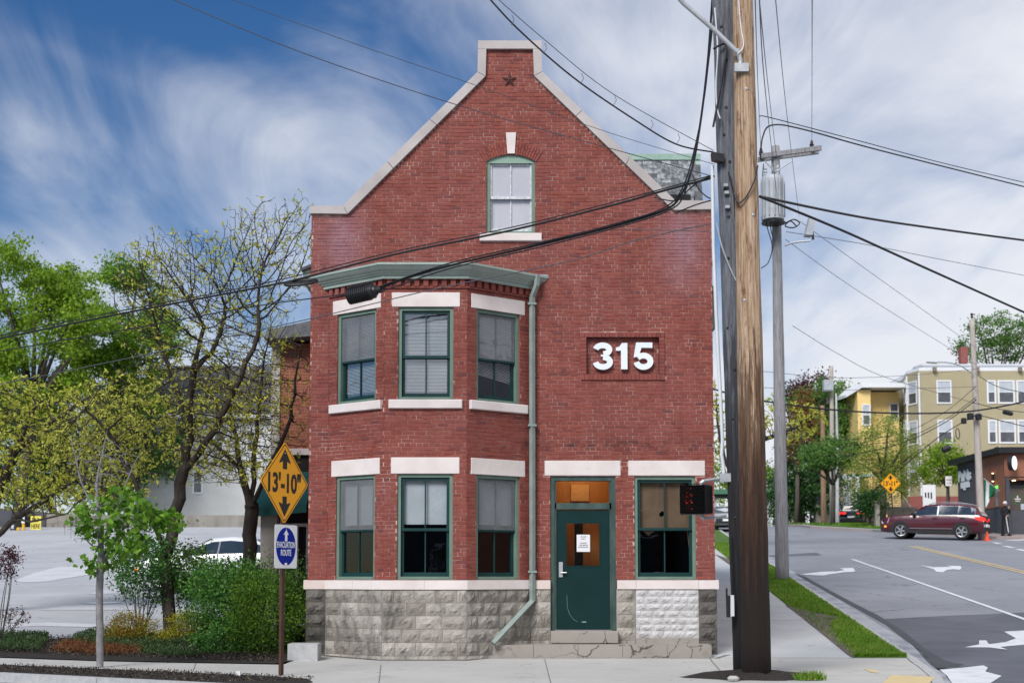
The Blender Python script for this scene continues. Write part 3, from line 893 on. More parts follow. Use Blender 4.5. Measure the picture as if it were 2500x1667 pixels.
for F, hs in ((BL, holesL), (BC, holesC), (BR, holesL)):
    backing(mb, F, (0.0, F.L), {Z1, COR0 + 0.2} | {h[2] for h in hs} | {h[3] for h in hs}, None, hs)
backing(mb, FRONT, (INNER[0], INNER[1]), {INNER[2], INNER[3]}, None, [], -0.082)
wall = mb.build('wall', 'mortar', bld)
# reveals of the openings (brick returns)
def reveal(F, u0, u1, z0, z1, d0=-0.008, d1=-0.2):
    rv = MB()
    rv.quad(F.p(u0, d0, z0), F.p(u0, d1, z0), F.p(u0, d1, z1), F.p(u0, d0, z1))
    rv.quad(F.p(u1, d0, z0), F.p(u1, d1, z0), F.p(u1, d1, z1), F.p(u1, d0, z1))
    rv.quad(F.p(u0, d0, z1), F.p(u1, d0, z1), F.p(u1, d1, z1), F.p(u0, d1, z1))
    rv.quad(F.p(u0, d0, z0), F.p(u1, d0, z0), F.p(u1, d1, z0), F.p(u0, d1, z0))
    rv.build('opening_return', 'brick_side', wall)
for F, w_ in ((BL, wu), (BC, (0.23, 1.16)), (BR, wu)):
    reveal(F, *w_, WG0, WG1); reveal(F, *w_, WU0, WU1)
for q in (DOOR, WIN, ATT): reveal(FRONT, *q)
reveal(FRONT, *INNER, 0.01, -0.08)
# individual bricks: those that show largest, the remainder as one piece of brickwork
def barea(b_):
    F, u0, u1, z0, z1, d = b_
    c = F.p((u0 + u1) / 2, d, (z0 + z1) / 2) - Vector((0, 0, EYE))
    return (u1 - u0) * (z1 - z0) * (-F.n.dot(c.normalized())) / c.length_squared
order = sorted(range(len(BRICKS)), key=lambda i: -barea(BRICKS[i]))
single = set(order[:290])
cache = {}
mb = MB()
def brick_verts(F, u0, u1, z0, z1, d):
    e = 0.0025
    return [F.p(u0, -0.012, z0), F.p(u1, -0.012, z0), F.p(u1, -0.012, z1), F.p(u0, -0.012, z1),
            F.p(u0 + e, d, z0 + e), F.p(u1 - e, d, z0 + e), F.p(u1 - e, d, z1 - e), F.p(u0 + e, d, z1 - e)]
BF = [(4, 5, 6, 7), (0, 1, 5, 4), (1, 2, 6, 5), (2, 3, 7, 6), (3, 0, 4, 7)]
base_loc = WLOC[bld.name]
for i, b_ in enumerate(BRICKS):
    F, u0, u1, z0, z1, d = b_
    if i in single:
        key = (round(u1 - u0, 3), round(z1 - z0, 4))
        if key not in cache:
            me = bpy.data.meshes.new('brick')
            f0 = Fr((0, 0, 0), (1, 0, 0), (0, -1, 0))
            me.from_pydata([tuple(q) for q in brick_verts(f0, 0, key[0], 0, key[1], 0.0)], [], BF)
            me.materials.append(MATS['brick'])
            cache[key] = me
        o = bpy.data.objects.new('brick', cache[key])
        col.objects.link(o)
        o.parent = wall
        o.location = F.p(u0, d, z0) - base_loc
        o.rotation_euler = (0, 0, math.atan2(F.u.y, F.u.x))
    else:
        dd = d if d > -0.05 else d
        vv = brick_verts(F, u0, u1, z0, z1, d)
        if d < -0.05:
            vv = [F.p(u0, d - 0.01, z0), F.p(u1, d - 0.01, z0), F.p(u1, d - 0.01, z1), F.p(u0, d - 0.01, z1)] + vv[4:]
        mb.add(vv, BF)
tag(mb.build('brickwork', 'brick', wall), kind='stuff')

# number panel: frame of headers, numerals
def header_row(F, u0, u1, z0, z1, n, parent, d1, vertical=False):
    for k in range(n):
        m_ = MB()
        if vertical:
            m_.fbox(F, u0 + .002, u1 - .002, -0.01, d1 + rnd.uniform(-.002, .002), z0 + (z1 - z0) * k / n + .003, z0 + (z1 - z0) * (k + 1) / n - .003)
        else:
            m_.fbox(F, u0 + (u1 - u0) * k / n + .003, u0 + (u1 - u0) * (k + 1) / n - .003, -0.01, d1 + rnd.uniform(-.002, .002), z0 + .002, z1 - .002)
        m_.build('brick', 'brick', parent)
pf = MB()
pf.fbox(FRONT, PANEL[0], PANEL[1], -0.05, 0.004, INNER[3], PANEL[3]).fbox(FRONT, PANEL[0], PANEL[1], -0.05, 0.004, PANEL[2], INNER[2])
pf.fbox(FRONT, PANEL[0], INNER[0], -0.05, 0.004, INNER[2] + .001, INNER[3] - .001).fbox(FRONT, INNER[1], PANEL[1], -0.05, 0.004, INNER[2] + .001, INNER[3] - .001)
pf = pf.build('panel_frame', 'mortar', bld)
header_row(FRONT, PANEL[0], PANEL[1], INNER[3], PANEL[3], 20, pf, 0.028)
header_row(FRONT, PANEL[0], PANEL[1], PANEL[2], INNER[2], 20, pf, 0.028)
for a, b_ in ((PANEL[0], INNER[0]), (INNER[1], PANEL[1])):
    header_row(FRONT, a, b_, INNER[2], INNER[3], 10, pf, 0.028, True)
zb_, zt_ = ZF(902.3), ZF(835.8)
H = zt_ - zb_
xn = lambda z6: at(1380 + z6 / 4.61, 870, FY).x
d0, d1 = -0.07, 0.0
t = 0.285 * (xn(535) - xn(310))
mb = MB()                                       # 3
a, b_ = xn(310), xn(537); c = (a + b_) / 2; rx = (b_ - a) / 2 - t / 2
r1, r2 = H * 0.235 - t / 2 + H * 0.028, H * 0.265 - t / 2 + H * 0.02
cy1, cy2 = zt_ - t / 2 - r1, zb_ + t / 2 + r2
stroke(mb, FRONT, arc(c - .004, cy1, rx * .95, r1, 172, -82) , t, d0, d1)
stroke(mb, FRONT, arc(c, cy2, rx, r2, 88, -176), t, d0, d1 - .0015)
mb.fbox(FRONT, c - t * .35, c + t * .42, d0, d1 - .003, cy1 - r1 - t * .42, cy2 + r2 + t * .40)
mb.build('house_numeral', 'number_white', bld)
mb = MB()                                       # 1
a, b_ = xn(572), xn(700)
mb.prism([FRONT.p(b_, d1, zb_ + .008), FRONT.p(b_ - t * 1.12, d1, zb_ + .008), FRONT.p(b_ - t * 1.12, d1, zt_ - H * .30), FRONT.p(a, d1, zt_ - H * .30), FRONT.p(a, d1, zt_ - H * .185), FRONT.p(a + t * .55, d1, zt_ - H * .16), FRONT.p(b_ - t * .95, d1, zt_ - H * .02), FRONT.p(b_, d1, zt_ - H * .02)], FRONT.n * -0.07)
mb.build('house_numeral', 'number_white', bld)
mb = MB()                                       # 5
a, b_ = xn(768), xn(992); c = (a + b_) / 2; rx = (b_ - a) / 2 - t / 2
r5 = H * 0.315 - t / 2
stroke(mb, FRONT, arc(c, zb_ + t / 2 + r5 * .98, rx, r5, 142, -172, 18), t, d0, d1)
mb.prism([FRONT.p(a + .005, d1 - .002, zb_ + H * .45), FRONT.p(a + t * .95, d1 - .002, zb_ + H * .50), FRONT.p(a + t * 1.42, d1 - .002, zt_ - t * .9), FRONT.p(b_ - .016, d1 - .002, zt_ - t * .95), FRONT.p(b_ - .016, d1 - .002, zt_), FRONT.p(a + t * .48, d1 - .002, zt_)], FRONT.n * -0.068)
mb.build('house_numeral', 'number_white', bld)

# ------------------------------------------------------------------ stone trim
def stone_box(name, F, u0, u1, dA, dB, z0, z1, mat, parent, e=0.006):
    m_ = MB()
    m_.add([F.p(u0, dA, z0), F.p(u1, dA, z0), F.p(u1, dA, z1), F.p(u0, dA, z1),
            F.p(u0, dB - e, z0), F.p(u1, dB - e, z0), F.p(u1, dB - e, z1), F.p(u0, dB - e, z1),
            F.p(u0 + e, dB, z0 + e), F.p(u1 - e, dB, z0 + e), F.p(u1 - e, dB, z1 - e), F.p(u0 + e, dB, z1 - e)],
           [(0, 1, 5, 4), (1, 2, 6, 5), (2, 3, 7, 6), (3, 0, 4, 7), (4, 5, 9, 8), (5, 6, 10, 9), (6, 7, 11, 10), (7, 4, 8, 11), (8, 9, 10, 11), (3, 2, 1, 0)])
    return m_.build(name, mat, parent)
for F, c0, c1, s0, s1 in ((BL, .09, 1.24, .05, 1.28), (BC, .12, 1.27, .075, 1.315), (BR, .09, 1.24, .05, 1.28)):
    stone_box('lintel', F, c0, c1, -0.2, 0.008, LG0, LG1, 'limestone', bld)
    stone_box('lintel', F, c0, c1, -0.2, 0.008, LU0, LU1, 'limestone', bld)
    stone_box('window_sill', F, s0, s1, -0.15, 0.055, SU0, SU1, 'limestone', bld, 0.012)
stone_box('lintel', FRONT, dx(1330), dx(1516), -0.2, 0.008, ZF(1160.6), ZF(1124), 'limestone', bld)
stone_box('lintel', FRONT, dx(1535), dx(1722.7), -0.2, 0.008, ZF(1160.6), ZF(1124), 'limestone', bld)
stone_box('window_sill', FRONT, at(1171, 580, FY).x, at(1322.8, 580, FY).x, -0.15, 0.055, ZF(590), ZF(570.5), 'limestone', bld, 0.012)
# limestone band, broken by the door
BD = 0.06
def off_plan(d):                                 # bay plan offset outwards, meeting the wall line pushed out by d
    lines = [(BL.o + BL.n * d, BL.u), (BC.o + BC.n * d, BC.u), (BR.o + BR.n * d, BR.u)]
    def isec(l1, l2):
        (p_, u), (q, w_) = l1, l2
        det = u.x * -w_.y + w_.x * u.y
        t_ = ((q.x - p_.x) * -w_.y + w_.x * (q.y - p_.y)) / det
        return Vector((p_.x + u.x * t_, p_.y + u.y * t_, 0))
    wl_ = (Vector((0, FY - min(d, 0.0) * 0, 0)) - Vector((0, d, 0)), Vector((1, 0, 0)))
    return [isec(wl_, lines[0]), isec(lines[0], lines[1]), isec(lines[1], lines[2]), isec(lines[2], wl_)]
pts_o, pts_i = off_plan(BD), off_plan(-0.1)
def band_seg(name, a, b_, ai, bi, z0, z1, mat):
    m_ = MB()
    e = 0.01
    m_.add([(a.x, a.y, z0), (b_.x, b_.y, z0), (b_.x, b_.y, z1 - e), (a.x, a.y, z1 - e), (ai.x, ai.y, z0), (bi.x, bi.y, z0), (bi.x, bi.y, z1 + .0), (ai.x, ai.y, z1 + .0)],
           [(0, 1, 2, 3), (3, 2, 6, 7), (0, 3, 7, 4), (1, 5, 6, 2), (0, 4, 5, 1)])
    return m_.build(name, mat, bld)
V3 = lambda x, y: Vector((x, y, 0))
yb_o, yb_i = FY - BD, FY + 0.1
band_seg('band_stone', V3(XL - .06, yb_o), pts_o[0], V3(XL - .06, yb_i), V3(pts_i[0].x, yb_i), Z0, Z1, 'limestone_rust')
gap = 0.003
for (a, b_, ai, bi, nn) in ((pts_o[0], pts_o[1], pts_i[0], pts_i[1], 2), (pts_o[1], pts_o[2], pts_i[1], pts_i[2], 2), (pts_o[2], pts_o[3], pts_i[2], pts_i[3], 2)):
    for k in range(nn):
        t0, t1 = k / nn, (k + 1) / nn - (0.002 if k < nn - 1 else 0)
        band_seg('band_stone', a.lerp(b_, t0), a.lerp(b_, t1), ai.lerp(bi, t0), ai.lerp(bi, t1), Z0, Z1, 'limestone')
band_seg('band_stone', pts_o[3], V3(DOOR[0] - .002, yb_o), V3(pts_i[3].x, yb_i), V3(DOOR[0] - .002, yb_i), Z0, Z1, 'limestone_rust')
for xa, xb in ((dx(1505.6), dx(1551)), (dx(1551.6), dx(1703)), (dx(1703.6), XR + .05)):
    band_seg('band_stone', V3(xa, yb_o), V3(xb, yb_o), V3(xa, yb_i), V3(xb, yb_i), Z0, Z1, 'limestone')

# gable coping: cut stones along the curved parapet
CD = FRONT.n * -0.42
def cope(pts_px):
    m_ = MB()
    pts = [at(u_, v_, FY) for u_, v_ in pts_px]
    m_.prism([Vector((q.x, FY - 0.06, q.z)) for q in pts], (0, 0.45, 0))
    return m_.build('coping_stone', 'coping', bld)
def cope_slope(o0, o1, i0, i1, cuts):
    L = lambda a, b_, t: (a[0] + (b_[0] - a[0]) * t, a[1] + (b_[1] - a[1]) * t)
    cs = [0] + cuts + [1]
    for a, b_ in zip(cs, cs[1:]):
        e = 0.0015
        cope([L(o0, o1, a + e), L(o0, o1, b_ - e), L(i0, i1, b_ - e), L(i0, i1, a + e)])
cope([(758.5, 505), (838, 504), (849, 524), (758.5, 522.8)])
cope_slope((838.3, 503.5), (1166, 179), (849.4, 524), (1185.5, 188.5), [0.33, 0.645])
cope([(1166, 178.5), (1167, 123), (1187.5, 123), (1185.8, 188)])
cope([(1167.5, 102.6), (1322.3, 102.6), (1322, 122.4), (1167, 122.4)])
cope([(1301.2, 123), (1322, 123), (1323.3, 178), (1303.5, 187.5)])
cope_slope((1323.6, 178.4), (1647, 491), (1304, 188), (1643.3, 515), [0.30, 0.66])
cope([(1647.4, 491.3), (1741, 492.5), (1741, 512.6), (1643.8, 514.6)])
# iron star
sc_ = at(1244, 196, FY); m_ = MB()
cpt = Vector((sc_.x, FY - .045, sc_.z)); ring = []
for k in range(10):
    rr = 0.148 if k % 2 == 0 else 0.056
    ring.append(Vector((sc_.x + rr * math.sin(R(36 * k)), FY - 0.012, sc_.z + rr * math.cos(R(36 * k)))))
m_.add([cpt] + ring, [(0, k + 1, (k + 1) % 10 + 1) for k in range(10)])
m_.build('iron_star', 'star_iron', bld)
# arch and keystone over the attic window
kz0, kz1 = ZF(376), ZF(325)
m_ = MB()
m_.prism([(at(1239, 350, FY).x, FY - .03, kz0), (at(1256.5, 350, FY).x, FY - .03, kz0), (at(1260, 350, FY).x, FY - .03, kz1), (at(1235, 350, FY).x, FY - .03, kz1)], (0, 0.1, 0))
m_.build('keystone', 'limestone', bld)
arc_c = Vector((at(1247, 400, FY).x, 0, ZF(384) - 0.78)); arc_r = 0.78 + 0.045
m_ = MB()
for side in (-1, 1):
    for k in range(9):
        th0 = side * R(5.0 + k * 3.1 + .25); th1 = side * R(5.0 + (k + 1) * 3.1 - .25)
        for ra, rb in (((0.0, .115), (.123, .225)) if k % 2 else ((0.0, .15), (.158, .225))):
            q = [(arc_c.x + math.sin(th) * (arc_r + r_), arc_c.z + math.cos(th) * (arc_r + r_)) for th, r_ in ((th0, ra), (th1, ra), (th1, rb), (th0, rb))]
            mm = MB(); mm.prism([(x_, FY - 0.012, z_) for x_, z_ in q], (0, 0.03, 0))
            mm.build('voussoir', 'brick', bld)
# corbel, dentils and cornice of the bay
for F in (BL, BC, BR):
    m_ = MB(); m_.fbox(F, -0.005, F.L + .005, -0.1, 0.03, DEN0 - 0.004, DEN0 + 0.022)
    m_.build('corbel_course', 'brick', wall)
    m_ = MB(); m_.fbox(F, 0, F.L, -0.1, -0.004, DEN0 + .022, COR0 + .1)
    m_.build('frieze', 'brick', wall)
    n = 9
    for k in range(n):
        u = F.L * (k + .5) / n
        m_ = MB(); m_.fbox(F, u - .042, u + .042, -0.01, 0.045, DEN0 + .024, COR0 + .002)
        m_.build('dentil', 'brick', wall)
prof = [(0.04, 0.0), (0.085, 0.0), (0.085, 0.055), (0.115, 0.062), (0.125, 0.085), (0.16, 0.10), (0.16, 0.112), (0.20, 0.135), (0.245, 0.185), (0.25, 0.20), (0.265, 0.20), (0.265, 0.235), (0.25, 0.24)]
lines = []
for d_, z_ in prof:
    q = off_plan(d_)
    lines.append([Vector((q[0].x - (FY - q[0].y) * 0.2, FY - .004, 0)), q[1], q[2], Vector((q[3].x + (FY - q[3].y) * 0.9, FY - .004, 0))])
    for p_ in lines[-1]: p_.z = COR0 + z_
    lines[-1][0].x = min(q[0].x, PA[0] - d_ * 1.27); lines[-1][3].x = max(q[3].x, PD[0] + d_ * 1.27)
m_ = MB()
vs_ = [p_ for l in lines for p_ in l]
fs = [(i * 4 + k, i * 4 + k + 1, (i + 1) * 4 + k + 1, (i + 1) * 4 + k) for i in range(len(prof) - 1) for k in range(3)]
m_.add(vs_, fs)
m_.build('cornice', 'green_grey', bld)
top = lines[-1]
m_ = MB(); zt = COR0 + 0.27
m_.add([*[p_ + Vector((0, 0, .001)) for p_ in top], Vector((XL + .01, FY - .004, zt)), Vector((PB[0], FY - .004, zt + .03)), Vector((PC[0], FY - .004, zt + .03)), Vector((top[3].x + .01, FY - .004, zt))],
       [(0, 1, 5, 4), (1, 2, 6, 5), (2, 3, 7, 6)])
m_.build('bay_roof', 'lead', bld)
# downspout
dsx = at(1299.5, 1100, 23.3).x
yD = 23.29
m_ = MB()
P0 = Vector((at(1311, 676, yD).x, yD - .06, ZF(676))); P1 = Vector((at(1310, 700, yD).x, yD - .06, ZF(702))); P2 = Vector((dsx, yD, ZF(728)))
P3 = Vector((dsx, yD, zat(1466, yD))); P4 = Vector((at(1203, 1570, 22.72).x, 22.72, zat(1570, 22.72)))
def sq_tube(mb_, pts, w):
    mb_.tube(pts, w * 0.707, 4)
m_.tube([P0, P1, P2], .05, 4); m_.tube([P2, P3], .052, 4); m_.tube([P3, P4], .052, 4)
dsp = m_.build('downspout', 'downspout', bld)
for v_ in (745, 1040, 1395):
    mm = MB(); mm.box(dsx - .075, dsx + .075, yD - .05, yD + .1, ZF(v_) - .018, ZF(v_) + .018)
    mm.build('strap', 'downspout', dsp)

# ------------------------------------------------------------------ windows
def window(F, u0, u1, z0, z1, rail, kind, light='green_frame', dark='green_dark'):
    fr = MB(); w_ = 0.058
    fr.fbox(F, u0, u0 + w_, -0.16, -0.035, z0, z1).fbox(F, u1 - w_, u1, -0.16, -0.035, z0, z1)
    fr.fbox(F, u0 + w_, u1 - w_, -0.16, -0.035, z1 - w_, z1).fbox(F, u0 + w_, u1 - w_, -0.16, -0.022, z0, z0 + 0.05)
    win = fr.build('window', light, bld)
    a, b_, lo, hi = u0 + w_, u1 - w_, z0 + 0.05, z1 - w_
    uc = (a + b_) / 2
    def sash(name, s0, s1, d, sw, bw):
        m_ = MB()
        m_.fbox(F, a, a + sw, d - .035, d, s0, s1).fbox(F, b_ - sw, b_, d - .035, d, s0, s1)
        m_.fbox(F, a + sw, b_ - sw, d - .035, d, s1 - sw, s1).fbox(F, a + sw, b_ - sw, d - .035, d, s0, s0 + bw)
        m_.fbox(F, uc - .011, uc + .011, d - .03, d - .004, s0 + bw, s1 - sw)
        m_.build(name, dark if kind != 'attic' else 'white_chip', win)
        for p_, q in ((a + sw, uc - .011), (uc + .011, b_ - sw)):
            g_ = MB(); g_.quad(F.p(p_, d - .02, s0 + bw), F.p(q, d - .02, s0 + bw), F.p(q, d - .02, s1 - sw), F.p(p_, d - .02, s1 - sw))
            g_.build('pane', 'glass_shiny' if kind.startswith('up') else 'glass', win)
    sash('upper_sash', rail - .02, hi, -0.065, .05 if kind != 'attic' else .03, .045)
    sash('lower_sash', lo, rail + .02, -0.105, .05 if kind != 'attic' else .03, .07)
    def plane(name, p0, p1, s0, s1, d, mat, sl=0.0):
        m_ = MB(); m_.add([F.p(p0, d, s0), F.p(p1, d, s0 - sl), F.p(p1, d, s1), F.p(p0, d, s1)], [(0, 1, 2, 3)]); return m_.build(name, mat, win)
    def slats(s0, s1, drop=0.0):
        m_ = MB(); n = int((s1 - s0) / 0.024)
        for k in range(n):
            z = s1 - k * 0.024
            t_ = k / n; dz = drop * t_
            m_.add([F.p(a, -.164, z), F.p(b_, -.164, z - dz), F.p(b_, -.148, z - .017 - dz), F.p(a, -.148, z - .017)], [(0, 1, 2, 3)])
        m_.build('blind', 'blind_white', win)
        m_ = MB(); m_.add([F.p(a, -.185, s0 - .012), F.p(b_, -.185, s0 - .012 - drop), F.p(b_, -.185, s0 + .012 - drop), F.p(a, -.185, s0 + .012)], [(0, 1, 2, 3)])
        m_.build('blind_rail', 'paint_white', win)
    if kind == 'up_screen':
        plane('insect_screen', a + .01, b_ - .01, rail + .01, hi - .01, -0.058, 'insect_screen'); slats(lo + .12, hi)
    if kind == 'up_mid':
        slats(lo + .10, hi)
    if kind == 'up_drop':
        plane('insect_screen', a + .01, b_ - .01, rail + .01, hi - .01, -0.058, 'insect_screen'); slats(lo + .46, hi, .13)
    if kind in ('low_shade', 'low_mid'):
        plane('roller_shade', a, b_, rail + .09, hi, -0.145, 'shade_white')
        if kind == 'low_shade':
            plane('insect_screen', a + .01, b_ - .01, rail + .01, hi - .01, -0.058, 'insect_screen')
    if kind == 'attic':
        plane('backing_board', a, b_, rail, hi, -0.092, 'board_white'); plane('backing_board', a, b_, lo, rail, -0.134, 'board_white')
    if kind == 'paper':
        n = 10; m_ = MB()
        for k in range(n):
            pass
        hc = (F.p(0, 0, 0)); 
        px0, pz0, hr = a + (b_ - a) * .46, rail + .27, .05
        ang = [R(30 * q) for q in range(12)]
        hole = [(px0 + hr * rnd.uniform(.7, 1.15) * math.cos(t_), pz0 + hr * rnd.uniform(.6, 1.1) * math.sin(t_)) for t_ in ang]
        rect = []
        for t_ in ang:
            cx_, sx_ = math.cos(t_), math.sin(t_)
            k = min([((b_ if cx_ > 0 else a) - px0) / cx_ if abs(cx_) > 1e-6 else 9, ((hi if sx_ > 0 else rail) - pz0) / sx_ if abs(sx_) > 1e-6 else 9])
            rect.append((px0 + cx_ * k, pz0 + sx_ * k))
        m_.add([F.p(p_, -.16, z) for p_, z in hole] + [F.p(p_, -.16, z) for p_, z in rect], [(k, (k + 1) % 12, 12 + (k + 1) % 12, 12 + k) for k in range(12)])
        m_.add([F.p(p_, -.162, z) for p_, z in ((a, rail), (b_, rail), (b_, hi), (a, hi))][:0], [])
        m_.build('paper_sheet', 'kraft', win)
        m_ = MB()
        for cz in ((a, hi), (b_, hi), (a, rail), (b_, rail)):
            pass
        fold = [(a, rail + .0), (a + .1, rail - .03), (a + .2, rail - .11), (a + .3, rail - .035), (b_, rail + .0)]
        m_.add([F.p(p_, -.158 + .01 * (i % 2), z) for i, (p_, z) in enumerate(fold)], [tuple(range(len(fold)))])
        m_.build('torn_paper', 'kraft', win)
        m_ = MB(); q = []
        for i in range(9):
            for j in range(4):
                q.append(F.p(a + .30 + (b_ - a - .30) * i / 8, -.17 - rnd.uniform(0, .05), lo + j * .026 * (1 - .06 * i) + rnd.uniform(0, .02)))
        m_.add(q, [(i * 4 + j, (i + 1) * 4 + j, (i + 1) * 4 + j + 1, i * 4 + j + 1) for i in range(8) for j in range(3)])
        m_.build('crumpled_sheet', 'plastic_film', win)
        m_ = MB(); m_.tube([F.p(b_ - .12, -.3, hi - .2), F.p(b_ - .02, -.25, rail - .35)], .012, 6); m_.build('wooden_batten', 'oak', win)
    return win
RU = ZB(870); RG = ZB(1292)
window(BL, *wu, WU0, WU1, RU, 'up_screen')
window(BC, 0.23, 1.16, WU0, WU1, RU, 'up_mid')
window(BR, *wu, WU0, WU1, RU, 'up_drop')
window(BL, *wu, WG0, WG1, RG, 'low_shade')
window(BC, 0.23, 1.16, WG0, WG1, RG, 'low_mid')
window(BR, *wu, WG0, WG1, RG, 'low_shade')
window(FRONT, *WIN, ZF(1291), 'paper')
aw = window(FRONT, ATT[0], ATT[1], ATT[2], ZF(398) + 0.058, ZF(481), 'attic', 'green_frame')
m_ = MB()                                        # arched head board
hw = (ATT[1] - ATT[0]) / 2; cx_ = (ATT[0] + ATT[1]) / 2; zs_ = ZF(385.5)
arcp = [(cx_ + hw * s_, zs_ + (ZF(378) - zs_) * (1 - s_ * s_)) for s_ in [1 - i / 6 for i in range(13)]]
m_.prism([FRONT.p(x_, -.03, z_) for x_, z_ in [(ATT[0], ZF(398)), (ATT[1], ZF(398))] + arcp], FRONT.n * -.1)
m_.build('arched_head', 'green_light', aw)

# ------------------------------------------------------------------ staff door
u0, u1, z0, z1 = DOOR
zt2, zt1 = ZF(1236), ZF(1172)
m_ = MB(); w_ = .075
m_.fbox(FRONT, u0, u0 + w_, -.2, -.03, z0, z1).fbox(FRONT, u1 - w_, u1, -.2, -.03, z0, z1)
m_.fbox(FRONT, u0 + w_, u1 - w_, -.2, -.03, z1 - w_, z1).fbox(FRONT, u0 + w_, u1 - w_, -.2, -.05, ZF(1242), ZF(1227))
m_.fbox(FRONT, u0 + w_, u0 + w_ + .03, -.2, -.05, z0, z1 - w_).fbox(FRONT, u1 - w_ - .03, u1 - w_, -.2, -.05, z0, z1 - w_)
m_.build('door_frame', 'green_worn', bld)
tr = MB(); ta, tb_, tz0, tz1 = u0 + w_ + .03, u1 - w_ - .03, ZF(1227), z1 - w_
tr.quad(FRONT.p(ta, -.1, tz0), FRONT.p(tb_, -.1, tz0), FRONT.p(tb_, -.1, tz1), FRONT.p(ta, -.1, tz1))
tr.build('transom_pane', 'glass', bld)
lo_, hi_ = ZF(1536.7), ZF(1243.5)
la, lb = dx(1359), dx(1491)
ga, gb, gz0, gz1 = dx(1383.5), dx(1464), ZF(1380), ZF(1277)
m_ = MB()
for q in ((la, ga, lo_, hi_), (gb, lb, lo_, hi_), (ga, gb, lo_, gz0), (ga, gb, gz1, hi_)):
    m_.fbox(FRONT, q[0], q[1], -.12, -.075, q[2], q[3])
door = m_.build('door', 'green_door', bld)
m_ = MB(); e = .02
m_.fbox(FRONT, ga - e, ga, -.08, -.068, gz0 - e, gz1 + e).fbox(FRONT, gb, gb + e, -.08, -.068, gz0 - e, gz1 + e).fbox(FRONT, ga, gb, -.08, -.068, gz1, gz1 + e).fbox(FRONT, ga, gb, -.08, -.068, gz0 - e, gz0)
m_.build('glazing_bead', 'green_door', door)
m_ = MB(); m_.quad(FRONT.p(ga, -.095, gz0), FRONT.p(gb, -.095, gz0), FRONT.p(gb, -.095, gz1), FRONT.p(ga, -.095, gz1)); m_.build('pane', 'glass', door)
nx0, nx1, nz0, nz1 = dx(1408.5), dx(1441), ZF(1346), ZF(1304)
m_ = MB(); m_.fbox(FRONT, nx0, nx1, -.092, -.090, nz0, nz1); m_.build('notice', 'paper', door)
for k, (s_, w2) in enumerate((('STAFF', .10), ('ONLY', .085), ('PLEASE', .115), ('USE MAIN', .15), ('ENTRANCE', .165))):
    zz = nz1 - (nz1 - nz0) * (0.13 + [0, .12, .36, .48, .60][k])
    text_mesh('notice_text', s_, FRONT.p((nx0 + nx1) / 2, -.0895, zz), (1, 0, 0), (0, 0, 1), FRONT.n, w2, .021, 'ink', door, .0008, 0.02)
m_ = MB(); m_.fbox(FRONT, dx(1364.5), dx(1374), -.078, -.06, ZF(1408), ZF(1371)); m_.tube([FRONT.p(dx(1369), -.06, ZF(1397)), FRONT.p(dx(1369), -.03, ZF(1397)), FRONT.p(dx(1383), -.025, ZF(1397))], .011, 8)
m_.lathe(FRONT.p(dx(1369), -.06, ZF(1383)), [(.012, 0), (.012, .006)], 10, FRONT.n)
m_.build('door_handle', 'steel_bright', door)
m_ = MB(); m_.tube(smooth_path([FRONT.p(dx(a_), -.0745, ZF(b2)) for a_, b2 in ((1384, 1452), (1385, 1482), (1391, 1500), (1402, 1513), (1410, 1517))], 5) if False else [FRONT.p(dx(a_), -.0745, ZF(b2)) for a_, b2 in ((1384, 1452), (1385, 1482), (1391, 1500), (1402, 1513), (1410, 1517))], .0025, 5); m_.fbox(FRONT, dx(1420), dx(1431), -.076, -.0735, ZF(1519), ZF(1516.5)); m_.build('scratch', 'green_light', door)
for v_ in (1278, 1390, 1502):
    m_ = MB(); m_.fbox(FRONT, lb - .004, lb + .014, -.09, -.06, ZF(v_ + 9), ZF(v_ - 9)); m_.build('hinge', 'green_worn', door)
m_ = MB(); m_.fbox(FRONT, u0 + w_, u1 - w_, -.14, -.03, z0 - .002, ZF(1536.9)); m_.build('threshold', 'steel', bld)
# steps
stone_box('door_step', FRONT, dx(1343.6), dx(1506), -.22, .22, .244, ZF(1539), 'concrete_step', bld, .012)
m_ = MB(); q = [(-0.385, 22.86), (3.36, 22.86), (3.36, FY + .02), (0.36, FY + .02)]
n = 5
for k in range(n):
    t0, t1 = k / n, (k + 1) / n
    xa, xb = q[0][0] + (q[1][0] - q[0][0]) * t0, q[0][0] + (q[1][0] - q[0][0]) * t1 - .006
    ba, bb = max(xa, q[3][0]) if k == 0 else xa, xb
    dz = rnd.uniform(-.006, .006)
    m_ = MB(); m_.prism([(xa, 22.86, -.1), (xb, 22.86, -.1), (bb, FY + .0, -.1), (ba, FY + .0, -.1)], (0, 0, .335 + dz)); m_.build('stone_step', 'concrete_step', bld)
